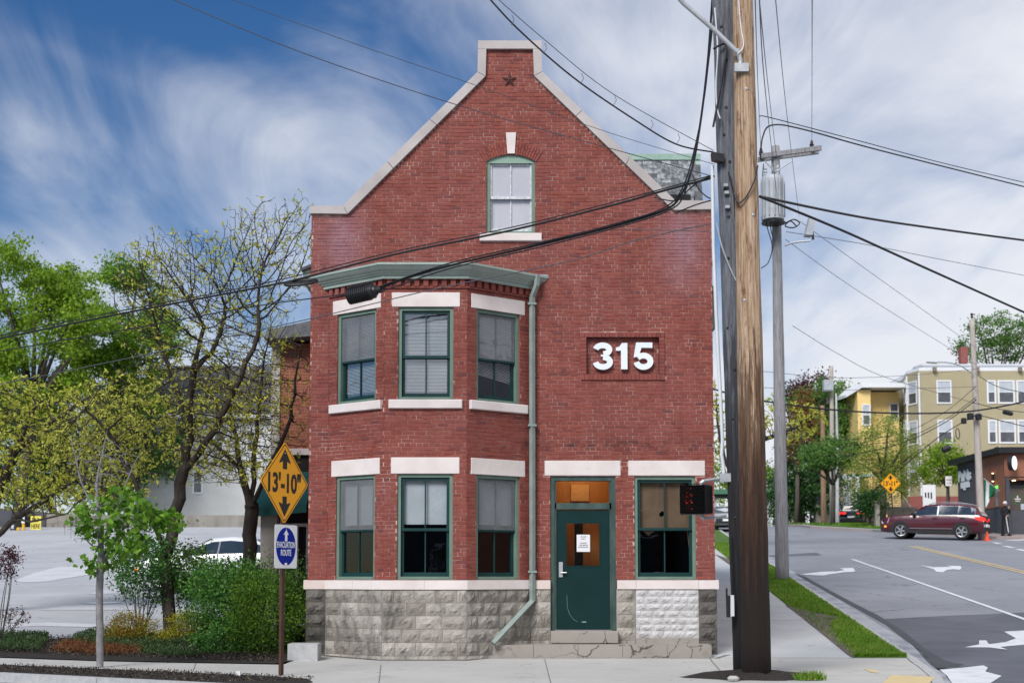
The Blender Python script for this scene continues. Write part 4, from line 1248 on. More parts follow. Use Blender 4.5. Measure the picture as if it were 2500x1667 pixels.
# ------------------------------------------------------------------ rock-faced foundation
def rock_mesh(seed, mat):
    rr = random.Random(seed); nx, nz = 8, 5; vs_ = []; fs = []
    for i in range(nx + 1):
        for j in range(nz + 1):
            u, z = i / nx, j / nz
            edge = min(u, 1 - u) * 4, min(z, 1 - z) * 2.4
            k = min(1, edge[0]) * min(1, edge[1])
            vs_.append((u, -(0.008 + k * (.016 + .022 * rr.random() + .010 * math.sin(9 * u + seed) * math.sin(5 * z + 2 * seed))), z))
    for i in range(nx):
        for j in range(nz):
            a = i * (nz + 1) + j
            fs.append((a, a + nz + 1, a + nz + 2, a + 1))
    n0 = len(vs_); vs_ += [(0, .05, 0), (1, .05, 0), (1, .05, 1), (0, .05, 1)]
    A, B, C, D_ = 0, nx * (nz + 1), nx * (nz + 1) + nz, nz
    fs += [(A, n0, n0 + 1, B), (B, n0 + 1, n0 + 2, C), (C, n0 + 2, n0 + 3, D_), (D_, n0 + 3, n0, A)]
    fs[-4:] = []
    # rim sides
    bot = [i * (nz + 1) for i in range(nx + 1)]; topv = [i * (nz + 1) + nz for i in range(nx + 1)]
    lef = list(range(nz + 1)); rig = [nx * (nz + 1) + j for j in range(nz + 1)]
    fs += [tuple(bot[::-1]) + (n0, n0 + 1), tuple(topv) + (n0 + 2, n0 + 3), tuple(lef) + (n0 + 3, n0), tuple(rig[::-1]) + (n0 + 1, n0 + 2)]
    me = bpy.data.meshes.new('stone_block'); me.from_pydata(vs_, [], fs); me.materials.append(MATS[mat])
    return me
ROCKS = [rock_mesh(s_, 'rock_stone') for s_ in range(9)]
DARKS = [rock_mesh(s_ + 50, 'rock_dark') for s_ in range(4)]
WHITES = [rock_mesh(s_ + 80, 'rock_white') for s_ in range(6)]
m_ = MB()
FO = 0.03
po = off_plan(FO)
zb0 = -0.15
for a, b_ in ((V3(XL, FY - FO), po[0]), (po[0], po[1]), (po[1], po[2]), (po[2], po[3]), (po[3], V3(DOOR[0], FY - FO)), (V3(DOOR[1], FY - FO), V3(XR, FY - FO))):
    m_.quad((a.x, a.y, zb0), (b_.x, b_.y, zb0), (b_.x, b_.y, Z0 - .001), (a.x, a.y, Z0 - .001))
m_.quad((XL, FY - FO, zb0), (XL, FY + 1, zb0), (XL, FY + 1, Z0), (XL, FY - FO, Z0)); m_.quad((XR, FY - FO, zb0), (XR, FY + 1, zb0), (XR, FY + 1, Z0), (XR, FY - FO, Z0))
m_.quad((DOOR[0], FY - FO, zb0), (DOOR[0], FY + .2, zb0), (DOOR[0], FY + .2, Z0), (DOOR[0], FY - FO, Z0)); m_.quad((DOOR[1], FY - FO, zb0), (DOOR[1], FY + .2, zb0), (DOOR[1], FY + .2, Z0), (DOOR[1], FY - FO, Z0))
found = m_.build('foundation', 'stone_joint', bld)
def rock_run(F, ua, ub, zs, meshes, lens, jt=.005, bulge=1.0):
    for r_, (z0, z1) in enumerate(zip(zs, zs[1:])):
        u = ua; first = True
        while u < ub - .01:
            L = rnd.uniform(*lens) * (0.55 if first and r_ % 2 else 1)
            first = False
            if ub - (u + L) < lens[0] * .45: L = ub - u
            o = bpy.data.objects.new('stone_block', rnd.choice(meshes)); col.objects.link(o)
            o.parent = found
            o.location = F.p(u + jt / 2, 0, z0 + jt / 2) - base_loc
            o.rotation_euler = (0, 0, math.atan2(F.u.y, F.u.x)); o.scale = (L - jt, bulge, z1 - z0 - jt)
            u += L
zrow = [-.15, .07, .29, .51, .73, .945, 1.16]
def ff(a, b_):
    F = facet((a.x, a.y), (b_.x, b_.y)); return F
rock_run(ff(V3(XL - .02, FY - FO), po[0]), 0, (po[0] - V3(XL - .02, FY - FO)).length - .003, zrow, DARKS, (.36, .5), bulge=1.5)
for a, b_ in ((po[0], po[1]), (po[1], po[2]), (po[2], po[3])):
    F = ff(a, b_); rock_run(F, 0, F.L, zrow, ROCKS, (.30, .46))
F = ff(po[3], V3(DOOR[0], FY - FO)); rock_run(F, 0, F.L, zrow, ROCKS, (.30, .36))
FF = Fr((0, FY - FO, 0), (1, 0, 0), (0, -1, 0))
rock_run(FF, DOOR[1] + .003, dx(1549.5), zrow, ROCKS, (.30, .4))
rock_run(FF, dx(1703.5), XR + .02, zrow, DARKS, (.33, .4), bulge=1.6)
rock_run(FF, dx(1551), dx(1703), [.33, .45, .56, .68, .80, .92, 1.04, 1.16], WHITES, (.12, .30), .002, .7)
stone_box('plinth_block', FF, dx(1551), dx(1703), -.02, .03, zb0, .33, 'concrete_step', found)

# ------------------------------------------------------------------ interior seen through the glass
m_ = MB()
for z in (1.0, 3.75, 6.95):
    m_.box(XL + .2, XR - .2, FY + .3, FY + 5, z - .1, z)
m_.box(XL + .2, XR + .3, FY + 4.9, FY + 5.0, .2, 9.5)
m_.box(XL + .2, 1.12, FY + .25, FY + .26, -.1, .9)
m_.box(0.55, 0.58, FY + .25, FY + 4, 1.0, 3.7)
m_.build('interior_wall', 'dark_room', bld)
m_ = MB()
m_.box(.60, .62, FY + .22, FY + 1.3, .2, 3.6); m_.box(1.86, 1.88, FY + .22, FY + 1.3, .2, 3.6); m_.box(.62, 1.86, FY + 1.25, FY + 1.3, .2, 3.6); m_.box(.62, 1.86, FY + .22, FY + 1.25, 3.45, 3.5); m_.box(.62, 1.86, FY + .22, FY + 1.25, .2, .25)
pm('papered', (.62, .33, .12), (.66, .37, .15), 2, .7)
vest = m_.build('vestibule_panelling', 'oak', bld)
m_ = MB(); m_.box(dx(1411), dx(1432), FY + 1.22, FY + 1.249, .26, 2.5); m_.build('dark_doorway', 'dark_room', vest)
m_ = MB(); m_.box(dx(1402), dx(1448), FY + 1.20, FY + 1.249, 2.75, 3.05); m_.build('papered_panel', 'papered', vest)
pm('bulb', (1, .8, .5), emit=(1, .72, .38), estr=6)
m_ = MB(); m_.lathe((1.24, FY + .55, 3.43), [(.0, -.05), (.08, -.04), (.1, 0), (.1, .02)], 14); m_.build('ceiling_lamp', 'bulb', vest)
pl = bpy.data.lights.new('vestibule_lamp', 'POINT'); pl.energy = 3.2; pl.color = (1, .78, .45); pl.shadow_soft_size = .1
lo2 = bpy.data.objects.new('vestibule_lamp', pl); col.objects.link(lo2); lo2.location = Vector((1.24, FY + .55, 3.3)) - base_loc; lo2.parent = bld

# ------------------------------------------------------------------ body, roofs and rear wings
YB = 39.4; ZP = GL[0].z - .05
xr2 = XR + .097 * (YB - FY)
m_ = MB()
m_.quad((XL, FY, -.1), (XL, YB, -.1), (XL, YB, ZP), (XL, FY, ZP)); m_.quad((XR, FY, -.1), (xr2, YB, -.1), (xr2, YB, ZP), (XR, FY, ZP)); m_.quad((XL, YB, -.1), (xr2, YB, -.1), (xr2, YB, ZP), (XL, YB, ZP))
bk = [Vector((p_.x, FY + .36, p_.z)) for p_ in GL] + [Vector((p_.x, FY + .36, p_.z)) for p_ in GR[::-1]]
m_.add(bk, [tuple(range(6))])
m_.build('side_wall', 'brick_side', wall)
m_ = MB(); zr = 9.9
m_.quad((XL, FY + .3, ZP - .1), (0, FY + .3, zr), (0, YB, zr), (XL, YB, ZP - .1)); m_.quad((XR, FY + .3, ZP - .1), (0, FY + .3, zr), (0, YB, zr), (xr2, YB, ZP - .1))
roof = m_.build('roof', 'slate', bld)
# slated mansard of the rear block, seen to the right of the gable
YM = 30.0
mt, mbm = at(1560, 379, YM + .35), at(1560, 492, YM)
xt1, xb1 = at(1706, 379, YM + .35).x, at(1713, 490, YM).x
x0m = 1.7
m_ = MB(); m_.add([(x0m, YM, mbm.z - .3), (xb1, YM, mbm.z - .3), (xt1, YM + .37, mt.z), (x0m, YM + .37, mt.z), (x0m, YM + 5, mbm.z - .3), (xb1 + .3, YM + 5, mbm.z - .3), (xt1 + .2, YM + 4.6, mt.z), (x0m, YM + 4.6, mt.z)], [(0, 1, 2, 3), (1, 5, 6, 2), (3, 2, 6, 7), (0, 3, 7, 4)])
mans = m_.build('mansard', 'slate', bld)
m, nt, b = base_mat('slate_tile')
oi = node(nt, 'ShaderNodeObjectInfo'); v = coords(nt, 'World')
c = rampn(nt, oi.outputs['Random'], [(0, (.09, .10, .11)), (.45, (.19, .205, .22)), (1, (.40, .42, .44))])
c = mixn(nt, rampn(nt, noise_n(nt, v, 11, 5, .7), [(.42, (0, 0, 0)), (.6, (.85, .85, .85))]), c, (.035, .038, .045))
nt.links.new(c, b.inputs['Base Color']); b.inputs['Roughness'].default_value = .7
nrow = 9
for r_ in range(nrow):
    t0, t1 = r_ / nrow, (r_ + 1) / nrow
    zA, zB2 = mbm.z + (mt.z - mbm.z - .14) * t0, mbm.z + (mt.z - mbm.z - .14) * (t1 + .12)
    yA, yB2 = YM + .36 * t0 - .055, YM + .36 * t1 - .012
    xe = xb1 + (xt1 - xb1) * t0 + .02
    k = 0; u = xe - (.1 if r_ % 2 else 0)
    while u > 2.0:
        w2 = .20
        mm = MB(); mm.add([(u - w2 + .018, yA, zA), (u, yA, zA), (u, yB2, zB2), (u - w2 + .018, yB2, zB2), (u - w2 + .018, yA + .012, zA), (u, yA + .012, zA)], [(0, 1, 2, 3), (0, 4, 5, 1)])
        mm.build('slate', 'slate_tile' if r_ < nrow - 1 or k % 3 else 'copper', mans)
        u -= w2; k += 1
m_ = MB(); m_.box(1.7, xt1 + .03, YM + .28, YM + .45, mt.z - .13, mt.z + .01); m_.build('ridge_flashing', 'copper', mans)
# oriel on the right flank, showing past the corner
m_ = MB(); xo = at(1738, 650, 25.2).x
m_.box(xo - .5, xo + .03, 25.0, 26.4, ZF(760), ZF(660)); m_.box(xo - .5, at(1748, 735, 25).x, 24.9, 26.5, zat(712, 25), zat(700, 25)); m_.build('side_oriel', 'green_grey', bld)
m_ = MB(); m_.box(3.4, at(1745, 640, 25).x, 24.8, 25.0, zat(650, 25), zat(640, 25)); m_.build('side_bracket', 'green_grey', bld)
# eaves return on the left flank
m_ = MB(); xa = at(740, 660, 25.5).x
m_.prism([(xa, 25.5, zat(690, 25.5)), (XL + .02, 25.5, zat(725, 25.5)), (XL + .02, 25.5, zat(640, 25.5)), (xa + .02, 25.5, zat(660, 25.5)), (xa, 25.5, zat(662, 25.5))], (0, 3, 0)); m_.build('side_eave', 'green_grey', bld)
m_ = MB(); m_.prism([(xa - .03, 25.45, zat(662, 25.5)), (XL + .02, 25.45, zat(638, 25.5)), (XL + .02, 25.45, zat(630, 25.5)), (xa - .03, 25.45, zat(655, 25.5))], (0, 3, 0)); m_.build('side_eave_roof', 'slate', bld)

# rear wing with awning and entrance (its own brick, orange-red and older)
YW = 30.0
wing = thing('rear_wing', (-5, YW, g(YW)), 'older orange-red brick wing with beige corner, behind the trees left of the gable building', 'building')
xa, xb = at(684, 950, YW).x, XL + .1
zw0, zw1 = zat(1095, YW), zat(838, YW)
FWg = Fr((0, YW, 0), (1, 0, 0), (0, -1, 0))
SB = []
lay(FWg, (xa, xb), zw0, zw1, [], SB)
mb = MB(); mb.box(xa, xb, YW + .007, YW + 8, zw0, zw1); wgw = mb.build('wall', 'mortar', wing)
mb = MB()
for b_ in SB: mb.add(brick_verts(*b_), BF)
tag(mb.build('brickwork', 'brick_old', wgw), kind='stuff')
pm('beige', (.42, .39, .35), (.48, .45, .41), 2, .9)
m_ = MB(); m_.box(at(663, 950, YW).x, xa, YW - .03, YW + 8, g(YW) - .3, zat(820, YW)); m_.build('corner_pier', 'beige', wing)
m_ = MB(); m_.box(xa, xb, YW - .06, YW + .2, zw0 - .14, zw0); m_.build('stone_course', 'limestone', wing)
m_ = MB(); m_.box(at(640, 1300, YW - .7).x, at(680, 1300, YW - .7).x, YW - .9, YW - .6, g(YW) - .3, zat(1255, YW)); m_.build('porch_column', 'beige', wing)
pm('roof_grey', (.10, .105, .115), (.16, .165, .175), 6, .9, .3, 30)
m_ = MB(); m_.prism([(at(655, 830, YW).x, YW - .5, zat(838, YW)), (xb, YW - .5, zat(838, YW) + .15), (xb, YW - .5, zat(770, YW)), (at(660, 815, YW).x, YW - .5, zat(815, YW))], (0, 8, 0)); m_.build('eaves', 'roof_grey', wing)
pm('awning', (.012, .10, .095), (.018, .125, .12), 2, .7)
m_ = MB(); ax0, ax1 = at(612, 1200, YW - 1).x, at(752, 1200, YW - 1).x
m_.add([(ax0, YW - 1.2, zat(1262, YW - 1.2)), (ax1, YW - 1.2, zat(1250, YW - 1.2)), (ax1, YW - 1.2, zat(1232, YW - 1.2)), (ax0, YW - 1.2, zat(1242, YW - 1.2)), (ax1, YW - .06, zat(1150, YW)), (ax0 + .1, YW - .06, zat(1160, YW)), (ax0, YW - .06, zat(1250, YW))], [(0, 1, 2, 3), (3, 2, 4, 5), (0, 3, 5, 6)])
m_.build('awning', 'awning', wing)
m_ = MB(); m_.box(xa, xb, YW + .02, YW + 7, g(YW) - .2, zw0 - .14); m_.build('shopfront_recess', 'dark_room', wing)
m_ = MB(); za, zb2 = g(YW), zat(1285, YW)
for x_ in (xa + .02, at(722, 1300, YW).x, at(748, 1300, YW).x): m_.box(x_, x_ + .06, YW - .03, YW + .02, za, zb2)
m_.box(xa, xb, YW - .032, YW + .02, zb2, zb2 + .07); m_.build('shopfront_frame', 'paint_white', wing)
blk = MB(); q0, q1 = at(703, 1600, 22.35).x, at(776, 1600, 22.35).x
blk.prism([(q0, 22.3, -.02), (q1, 22.3, -.02), (q1, 22.75, -.02), (q0, 22.75, -.02)], (0, 0, .30))
tag(blk.build('granite_block', 'granite', None), 'low rough granite block against the left foot of the brick building', 'stone block')

# ================================================================== poles, wires, signs
def pole_mat(name, stops, streak, zfade=None, knots=(.03, .02, .014)):
    m, nt, b = base_mat(name)
    v = coords(nt, 'Object', (1, 1, 0.045))
    s1 = noise_n(nt, v, 34, 6, 0.7)
    c = rampn(nt, s1, stops)
    v2 = coords(nt, 'Object', (1, 1, 0.25))
    k = rampn(nt, noise_n(nt, v2, 7, 6, 0.75, .6), [(0.53, (0, 0, 0)), (0.66, (1, 1, 1))])
    c = mixn(nt, mathn(nt, 'MULTIPLY', k, streak), c, knots)
    kk = rampn(nt, noise_n(nt, coords(nt, 'Object', (1, 1, .6)), 5.5, 4, .6), [(.66, (0, 0, 0)), (.73, (1, 1, 1))])
    c = mixn(nt, mathn(nt, 'MULTIPLY', kk, streak), c, tuple(x * .5 for x in knots))
    if zfade:                                     # creosote rising from the foot
        tcn = node(nt, 'ShaderNodeTexCoord'); sx = node(nt, 'ShaderNodeSeparateXYZ'); nt.links.new(tcn.outputs['Object'], sx.inputs[0])
        f = mathn(nt, 'ADD', mathn(nt, 'DIVIDE', sx.outputs[2], zfade[0]), mathn(nt, 'MULTIPLY', mathn(nt, 'SUBTRACT', noise_n(nt, v, 22, 6, .75), .5), 1.5))
        c = mixn(nt, rampn(nt, f, [(0.55, (1, 1, 1)), (0.95, (.72, .72, .72)), (1.25, (0, 0, 0))]), c, zfade[1])
        c = mixn(nt, rampn(nt, f, [(0.30, (1, 1, 1)), (0.72, (0, 0, 0))]), c, tuple(x * .16 for x in zfade[1]))
    nt.links.new(c, b.inputs['Base Color'])
    b.inputs['Roughness'].default_value = .85
    bumpn(nt, b, s1, 1.0, .035)
pole_mat('pole_tan', [(.36, (.24, .14, .075)), (.5, (.44, .30, .19)), (.64, (.62, .47, .34))], .85, (4.3, (.062, .024, .009)), (.12, .045, .016))
pole_mat('pole_grey', [(.36, (.075, .08, .095)), (.5, (.14, .15, .17)), (.64, (.21, .22, .245))], .35, (4.6, (.022, .022, .026)))
pole_mat('pole_silver', [(.36, (.19, .19, .20)), (.5, (.29, .29, .305)), (.64, (.37, .37, .385))], .3)
pole_mat('pole_far', [(.36, (.36, .31, .28)), (.5, (.46, .41, .37)), (.64, (.52, .47, .43))], .15)
pole_mat('pole_brown', [(.36, (.20, .12, .075)), (.5, (.32, .2, .13)), (.64, (.40, .27, .19))], .3)
pm('galv', (.40, .42, .44), (.50, .52, .54), 9, .5, metal=.3)
pm('transformer_grey', (.36, .39, .42), (.43, .46, .49), 4, .5)
pm('conduit_white', (.62, .66, .70), (.70, .73, .76), 3, .5)
pm('wire_black', (.014, .015, .018), None, rough=.5)
pm('wire_grey', (.075, .08, .095), None, rough=.5)
pm('porcelain', (.05, .03, .028), None, rough=.3)

def smooth_path(pts, n=6):
    pts = [Vector(q) for q in pts]
    if len(pts) == 2:
        return [pts[0].lerp(pts[1], k / 8) for k in range(9)]
    out = []
    for i in range(len(pts) - 1):
        p0, p1, p2, p3 = pts[max(i - 1, 0)], pts[i], pts[i + 1], pts[min(i + 2, len(pts) - 1)]
        for k in range(n):
            t = k / n
            out.append(0.5 * ((2 * p1) + (p2 - p0) * t + (2 * p0 - 5 * p1 + 4 * p2 - p3) * t * t + (3 * p1 - p0 - 3 * p2 + p3) * t ** 3))
    out.append(pts[-1])
    return out
def pole(name, base, topv, r0, r1, mat, label, group='wooden utility poles', n=20):
    t_ = thing(name, base, label, 'utility pole', group)
    m_ = MB(); k = 26; pts, rad = [], []
    for i in range(k + 1):
        s_ = i / k
        q = Vector(base).lerp(Vector(topv), s_)
        pts.append(q + Vector((rnd.uniform(-.004, .004), rnd.uniform(-.004, .004), -.25 if i == 0 else 0))); rad.append((r0 + (r1 - r0) * s_) * rnd.uniform(.985, 1.015))
    m_.tube(pts, rad, n)
    m_.build('pole', mat, t_, smooth=True)
    return t_
def bolts(t_, base, top_, r0, r1, zs, mat='black_plastic', facing=(0, -1, 0)):
    for z, a in zs:
        s_ = (z - base[2]) / (top_[2] - base[2]); q = Vector(base).lerp(Vector(top_), s_); r_ = r0 + (r1 - r0) * s_
        d = Vector((math.sin(R(a)), -math.cos(R(a)), 0))
        m_ = MB(); m_.lathe(q + d * (r_ - .012), [(.022, 0), (.022, .018), (.012, .024)], 8, d); m_.build('bolt', mat, t_)

# the two poles at the corner
Yb = gp(1847, 1653).y
bb = gp(1847, 1653); bt = at(1812, -60, Yb) ; bt = bb + (bt - bb) * 1.25
tan = pole('utility_pole', bb, bt, 0.207, 0.128, 'pole_tan', 'nearest wooden pole, tan above and creosote black at the foot')
Yg = Yb + .48
gb_ = at(1826, 1642, Yg); gb_.z = 0; gt = at(1764, -60, Yg); gt = gb_ + (gt - gb_) * 1.2
grey = pole('utility_pole', gb_, gt, 0.205, 0.155, 'pole_grey', 'weathered grey pole full of bolt holes close behind the tan pole')
bolts(grey, gb_, gt, .205, .155, [(z, a) for z, a in ((2.2, -40), (2.9, -10), (3.6, -35), (4.3, -20), (4.9, -45), (5.5, 5), (5.9, -30), (6.5, -22), (6.9, -36), (7.3, -8), (7.7, -30), (8.1, -15), (8.5, -34), (8.8, -5), (9.3, -25))])
bolts(tan, bb, bt, .207, .128, [(5.2, -30), (6.4, 20), (8.2, 0)], 'galv')
# streetlight arm and clamp on the tan pole
yA = Yb - .2
m_ = MB(); m_.tube([at(1640, -25, yA - .1), at(1668, 8, yA - .05), at(1740, 70, yA), at(1800, 128, yA + .02)], .034, 10); arm = m_.build('lamp_arm', 'galv', tan)
m_ = MB(); m_.tube([at(1800, 120, yA + .02), at(1808, 150, yA + .03), at(1806, 170, yA + .03)], .032, 10); m_.build('arm_socket', 'galv', arm)
m_ = MB(); q0, q1 = at(1794, 174, yA), at(1828, 154, yA); m_.box(q0.x, q1.x, yA + .0, yA + .06, q0.z, q1.z); m_.build('clamp_plate', 'galv', tan)
m_ = MB(); m_.tube(smooth_path([at(1803, -10, yA + .05), at(1808, 60, yA + .05), at(1815, 112, yA + .02), at(1800, 132, yA - .03)]), .008, 6); m_.build('lamp_lead', 'conduit_white', tan)
m_ = MB(); m_.tube(smooth_path([at(1850, 405, Yb - .1), at(1842, 440, Yb - .2), at(1822, 480, Yb - .19), at(1803, 495, Yb - .17), at(1792, 470, Yb - .1)]), .012, 6); m_.build('drip_loop', 'wire_black', tan)
# conduit, bracket box, plates on the grey pole
m_ = MB(); yC = Yg - .02
m_.tube([at(1739, 405, yC), at(1742, 600, yC), at(1750, 800, yC), at(1758, 950, yC), at(1764, 1075, yC), at(1762, 1110, yC), at(1766, 1135, yC), at(1767, 1160, yC)], .026, 10); m_.build('conduit', 'conduit_white', grey)
m_ = MB(); q0, q1 = at(1738, 388, Yg - .2), at(1768, 366, Yg - .2); m_.prism([at(1738, 370, Yg - .22), at(1768, 376, Yg - .22), at(1768, 396, Yg - .22), at(1740, 388, Yg - .22)], (0, .14, 0)); m_.build('cable_terminal', 'black_plastic', grey)
for (u_, v_) in ((1772, 452), (1776, 505), (1774, 470)):
    q = at(u_, v_, Yg - .2); m_ = MB(); m_.box(q.x - .03, q.x + .03, q.y - .015, q.y + .05, q.z - .02, q.z + .02); m_.build('steel_plate', 'galv', grey)
for k, pts in enumerate((((1745, 20), (1752, 120), (1748, 200), (1750, 260), (1758, 290)), ((1750, 545), (1762, 600), (1785, 660), (1800, 690)), ((1778, 420), (1790, 470), (1796, 540)), ((1742, 120), (1772, 110), (1765, 180), (1745, 290), (1741, 310)))):
    m_ = MB(); m_.tube(smooth_path([at(u_, v_, Yg - .22) for u_, v_ in pts]), .011 if k != 3 else .018, 6); m_.build('pole_lead', ('conduit_white', 'galv', 'wire_black', 'wire_black')[k], grey)
m_ = MB(); q0 = at(1772, 1435, Yg - .2); m_.prism([at(1772, 1436, Yg - .25), at(1776, 1434, Yg - .25), at(1777, 1453, Yg - .25), at(1783, 1453, Yg - .25), at(1783, 1506, Yg - .25), at(1774, 1506, Yg - .25)], (0, .03, 0)); m_.build('bracket', 'black_plastic', grey)
m_ = MB(); m_.prism([at(1783, 1452, Yg - .24), at(1792, 1452, Yg - .24), at(1793, 1503, Yg - .24), at(1783, 1504, Yg - .24)], (0, .01, 0)); m_.build('number_plate', 'conduit_white', grey)
m_ = MB(); m_.tube([at(1783, 1300, Yg - .19), at(1786, 1380, Yg - .19), at(1788, 1455, Yg - .19)], .01, 6); m_.build('ground_wire', 'wire_black', grey)

# pedestrian signal
YS = Yg - .15
pc = at(1700, 1219, YS)
al = R(40)
sn = Vector((-math.sin(al), -math.cos(al), 0)); su = Vector((math.cos(al), -math.sin(al), 0))
sig = thing('pedestrian_signal', (pc.x, pc.y, pc.z - .25), 'black pedestrian signal showing a red hand, bracketed to the grey pole', 'traffic signal')
SF = Fr(pc, su, sn)
def rbox(F, w, h, d0, d1, r_, n=4):
    pts = []
    for cx__, cz__, a0 in ((w - r_, h - r_, 0), (-w + r_, h - r_, 90), (-w + r_, -h + r_, 180), (w - r_, -h + r_, 270)):
        for k in range(n + 1):
            th = R(a0 + 90 * k / n); pts.append((cx__ + r_ * math.cos(th), cz__ + r_ * math.sin(th)))
    m_ = MB(); m_.prism([F.p(u_, d1, z_) for u_, z_ in pts], F.n * (d0 - d1)); return m_, pts
m_, _ = rbox(SF, .195, .205, -.12, .02, .03); m_.build('housing', 'black_plastic', sig)
# hood with open front
m_, pts = rbox(SF, .205, .215, .0, .11, .035); m_.f = [f for f in m_.f if len(f) == 4]; m_.build('hood', 'black_plastic', sig)
m_ = MB()
for k in range(-9, 10):
    c0 = k * .045
    a = [(u_, u_ + c0) for u_ in (-.19, .19)]
    for s_ in (1, -1):
        p1 = max(-.19, (-.195 - c0)); p2 = min(.19, .195 - c0)
        if p2 - p1 > .02:
            m_.add([SF.p(p1 * s_, .03, p1 + c0), SF.p(p2 * s_, .03, p2 + c0), SF.p(p2 * s_, .10, p2 + c0), SF.p(p1 * s_, .10, p1 + c0)], [(0, 1, 2, 3)])
m_.build('louvre', 'black_rubber', sig)
pm('led_red', (.3, .01, .005), emit=(1, .05, .03), estr=1.7)
pm('led_dim', (.06, .005, .005), emit=(1, .04, .03), estr=.25)
hand = ["..x.x.x..", "..x.x.x.x", "..x.x.x.x", "..x.x.x.x", "x.xxxxxxx", "xxxxxxxxx", ".xxxxxxxx", "..xxxxxxx", "..xxxxxx.", "...xxxxx.", "...xxxxx."]
m_ = MB()
for r_, row in enumerate(hand):
    for c_, ch in enumerate(row):
        if ch == 'x':
            q = SF.p(-.165 + c_ * .0175, .045, .155 - r_ * .0285)
            m_.lathe(q, [(.005, 0), (.003, .004)], 6, SF.n)
m_.build('hand_light', 'led_red', sig)
for (vv, ub_) in ((1168, 1), (1260, -1)):
    m_ = MB(); e1 = SF.p(.05, -.05, .235 * ub_)
    pe = at(1772, vv - 2, Yg - .02)
    m_.tube([SF.p(.05, -.05, .19 * ub_), e1, Vector((e1.x + .04, e1.y, e1.z + .03 * ub_))], .03, 8); m_.tube([Vector((e1.x + .04, e1.y, e1.z + .03 * ub_)), pe], .022, 8)
    m_.build('bracket_arm', 'galv', sig)
m_ = MB(); q = at(1768, 1166, Yg - .04); m_.box(q.x - .07, q.x + .09, q.y - .07, q.y + .05, q.z - .06, q.z + .06); m_.build('junction_box', 'galv', sig)

# transformer pole up the hill
tb = gp(1910, 1415); tb.z = g(tb.y) - .02
tp = at(1893, 358, tb.y)
tra = pole('utility_pole', tb, tp, .205, .125, 'pole_silver', 'silver-grey pole with crossarm and transformer on the grass strip')
YT = tb.y
m_ = MB()
for dy in (-.17, .17):
    a0, a1 = at(1853, 386, YT), at(2002, 366, YT)
    m_.prism([(a0.x, YT + dy - .05, a0.z - .07), (a1.x, YT + dy - .05, a1.z - .07), (a1.x, YT + dy - .05, a1.z + .07), (a0.x, YT + dy - .05, a0.z + .07)], (0, .1, 0))
m_.build('crossarm', 'pole_silver', tra)
for u_ in (1866, 1935):
    m_ = MB(); m_.tube([at(u_, 393, YT - .2), at(1893, 420, YT - .2)], .02, 6); m_.build('arm_brace', 'galv', tra)
for u_, v_ in ((1858, 384), (1982, 366), (1894, 378)):
    q = at(u_, v_, YT); m_ = MB(); m_.lathe(q, [(.03, 0), (.05, .06), (.075, .08), (.05, .12), (.075, .15), (.05, .18), (.045, .24), (.02, .3)], 10); m_.build('insulator', 'porcelain', tra)
qc = at(1886, 490, YT - .45); qt = at(1886, 432, YT - .45); qb = at(1886, 540, YT - .45)
hh = qt.z - qb.z
m_ = MB(); m_.lathe((qc.x, qc.y, qb.z), [(.30, 0), (.34, .03), (.34, hh * .92), (.31, hh), (.05, hh + .04)], 18); tk = m_.build('transformer_tank', 'transformer_grey', tra, smooth=False)
for k in range(7):
    th = R(-80 + k * 26); m_ = MB(); xk, yk_ = qc.x + .36 * math.sin(th), qc.y - .36 * math.cos(th)
    m_.box(xk - .012, xk + .012, yk_ - .03, yk_ + .03, qb.z + .1, qb.z + hh * .88); m_.build('cooling_fin', 'transformer_grey', tk)
for (a, b_) in ((-.2, .0), (.15, -.1)):
    m_ = MB(); m_.lathe((qc.x + a, qc.y + b_, qb.z + hh), [(.03, 0), (.06, .06), (.03, .1), (.06, .14), (.03, .2), (.055, .24), (.02, .34)], 10); m_.build('bushing', 'transformer_grey', tk)
m_ = MB(); m_.lathe((qc.x + .02, qc.y, qb.z - .08), [(.36, 0), (.36, .035)], 18); m_.build('support_ring', 'black_plastic', tra)
m_ = MB(); m_.tube(smooth_path([at(1917, 545, YT - .2), at(1938, 536, YT - .2), at(1952, 545, YT - .2), at(1938, 556, YT - .2), at(1917, 552, YT - .2), at(1930, 540, YT - .2), at(1945, 553, YT - .2)]), .02, 6); m_.build('cable_coil', 'wire_black', tra)
m_ = MB(); m_.tube(smooth_path([at(1916, 600, YT - .2), at(1940, 592, YT - .3), at(1978, 588, YT - .5)]), .03, 8); la_ = m_.build('lamp_arm', 'galv', tra)
m_ = MB(); m_.prism([at(1967, 572, YT - .5), at(1984, 574, YT - .5), at(1994, 532, YT - .5), at(1978, 528, YT - .5)], (0, .35, 0)); m_.build('floodlight', 'transformer_grey', la_)
m_ = MB(); m_.tube([at(1983, 560, YT - .45), at(1985, 585, YT - .45)], .04, 8); m_.build('photocell', 'black_plastic', la_)
for k, pts in enumerate((((1864, 400), (1862, 450), (1870, 540), (1885, 600), (1876, 640), (1858, 655)), ((1880, 500), (1882, 560), (1890, 590), (1880, 630)))):
    m_ = MB(); m_.tube(smooth_path([at(u_, v_, YT - .5) for u_, v_ in pts]), .016, 6); m_.build('pole_lead', 'wire_black', tra)

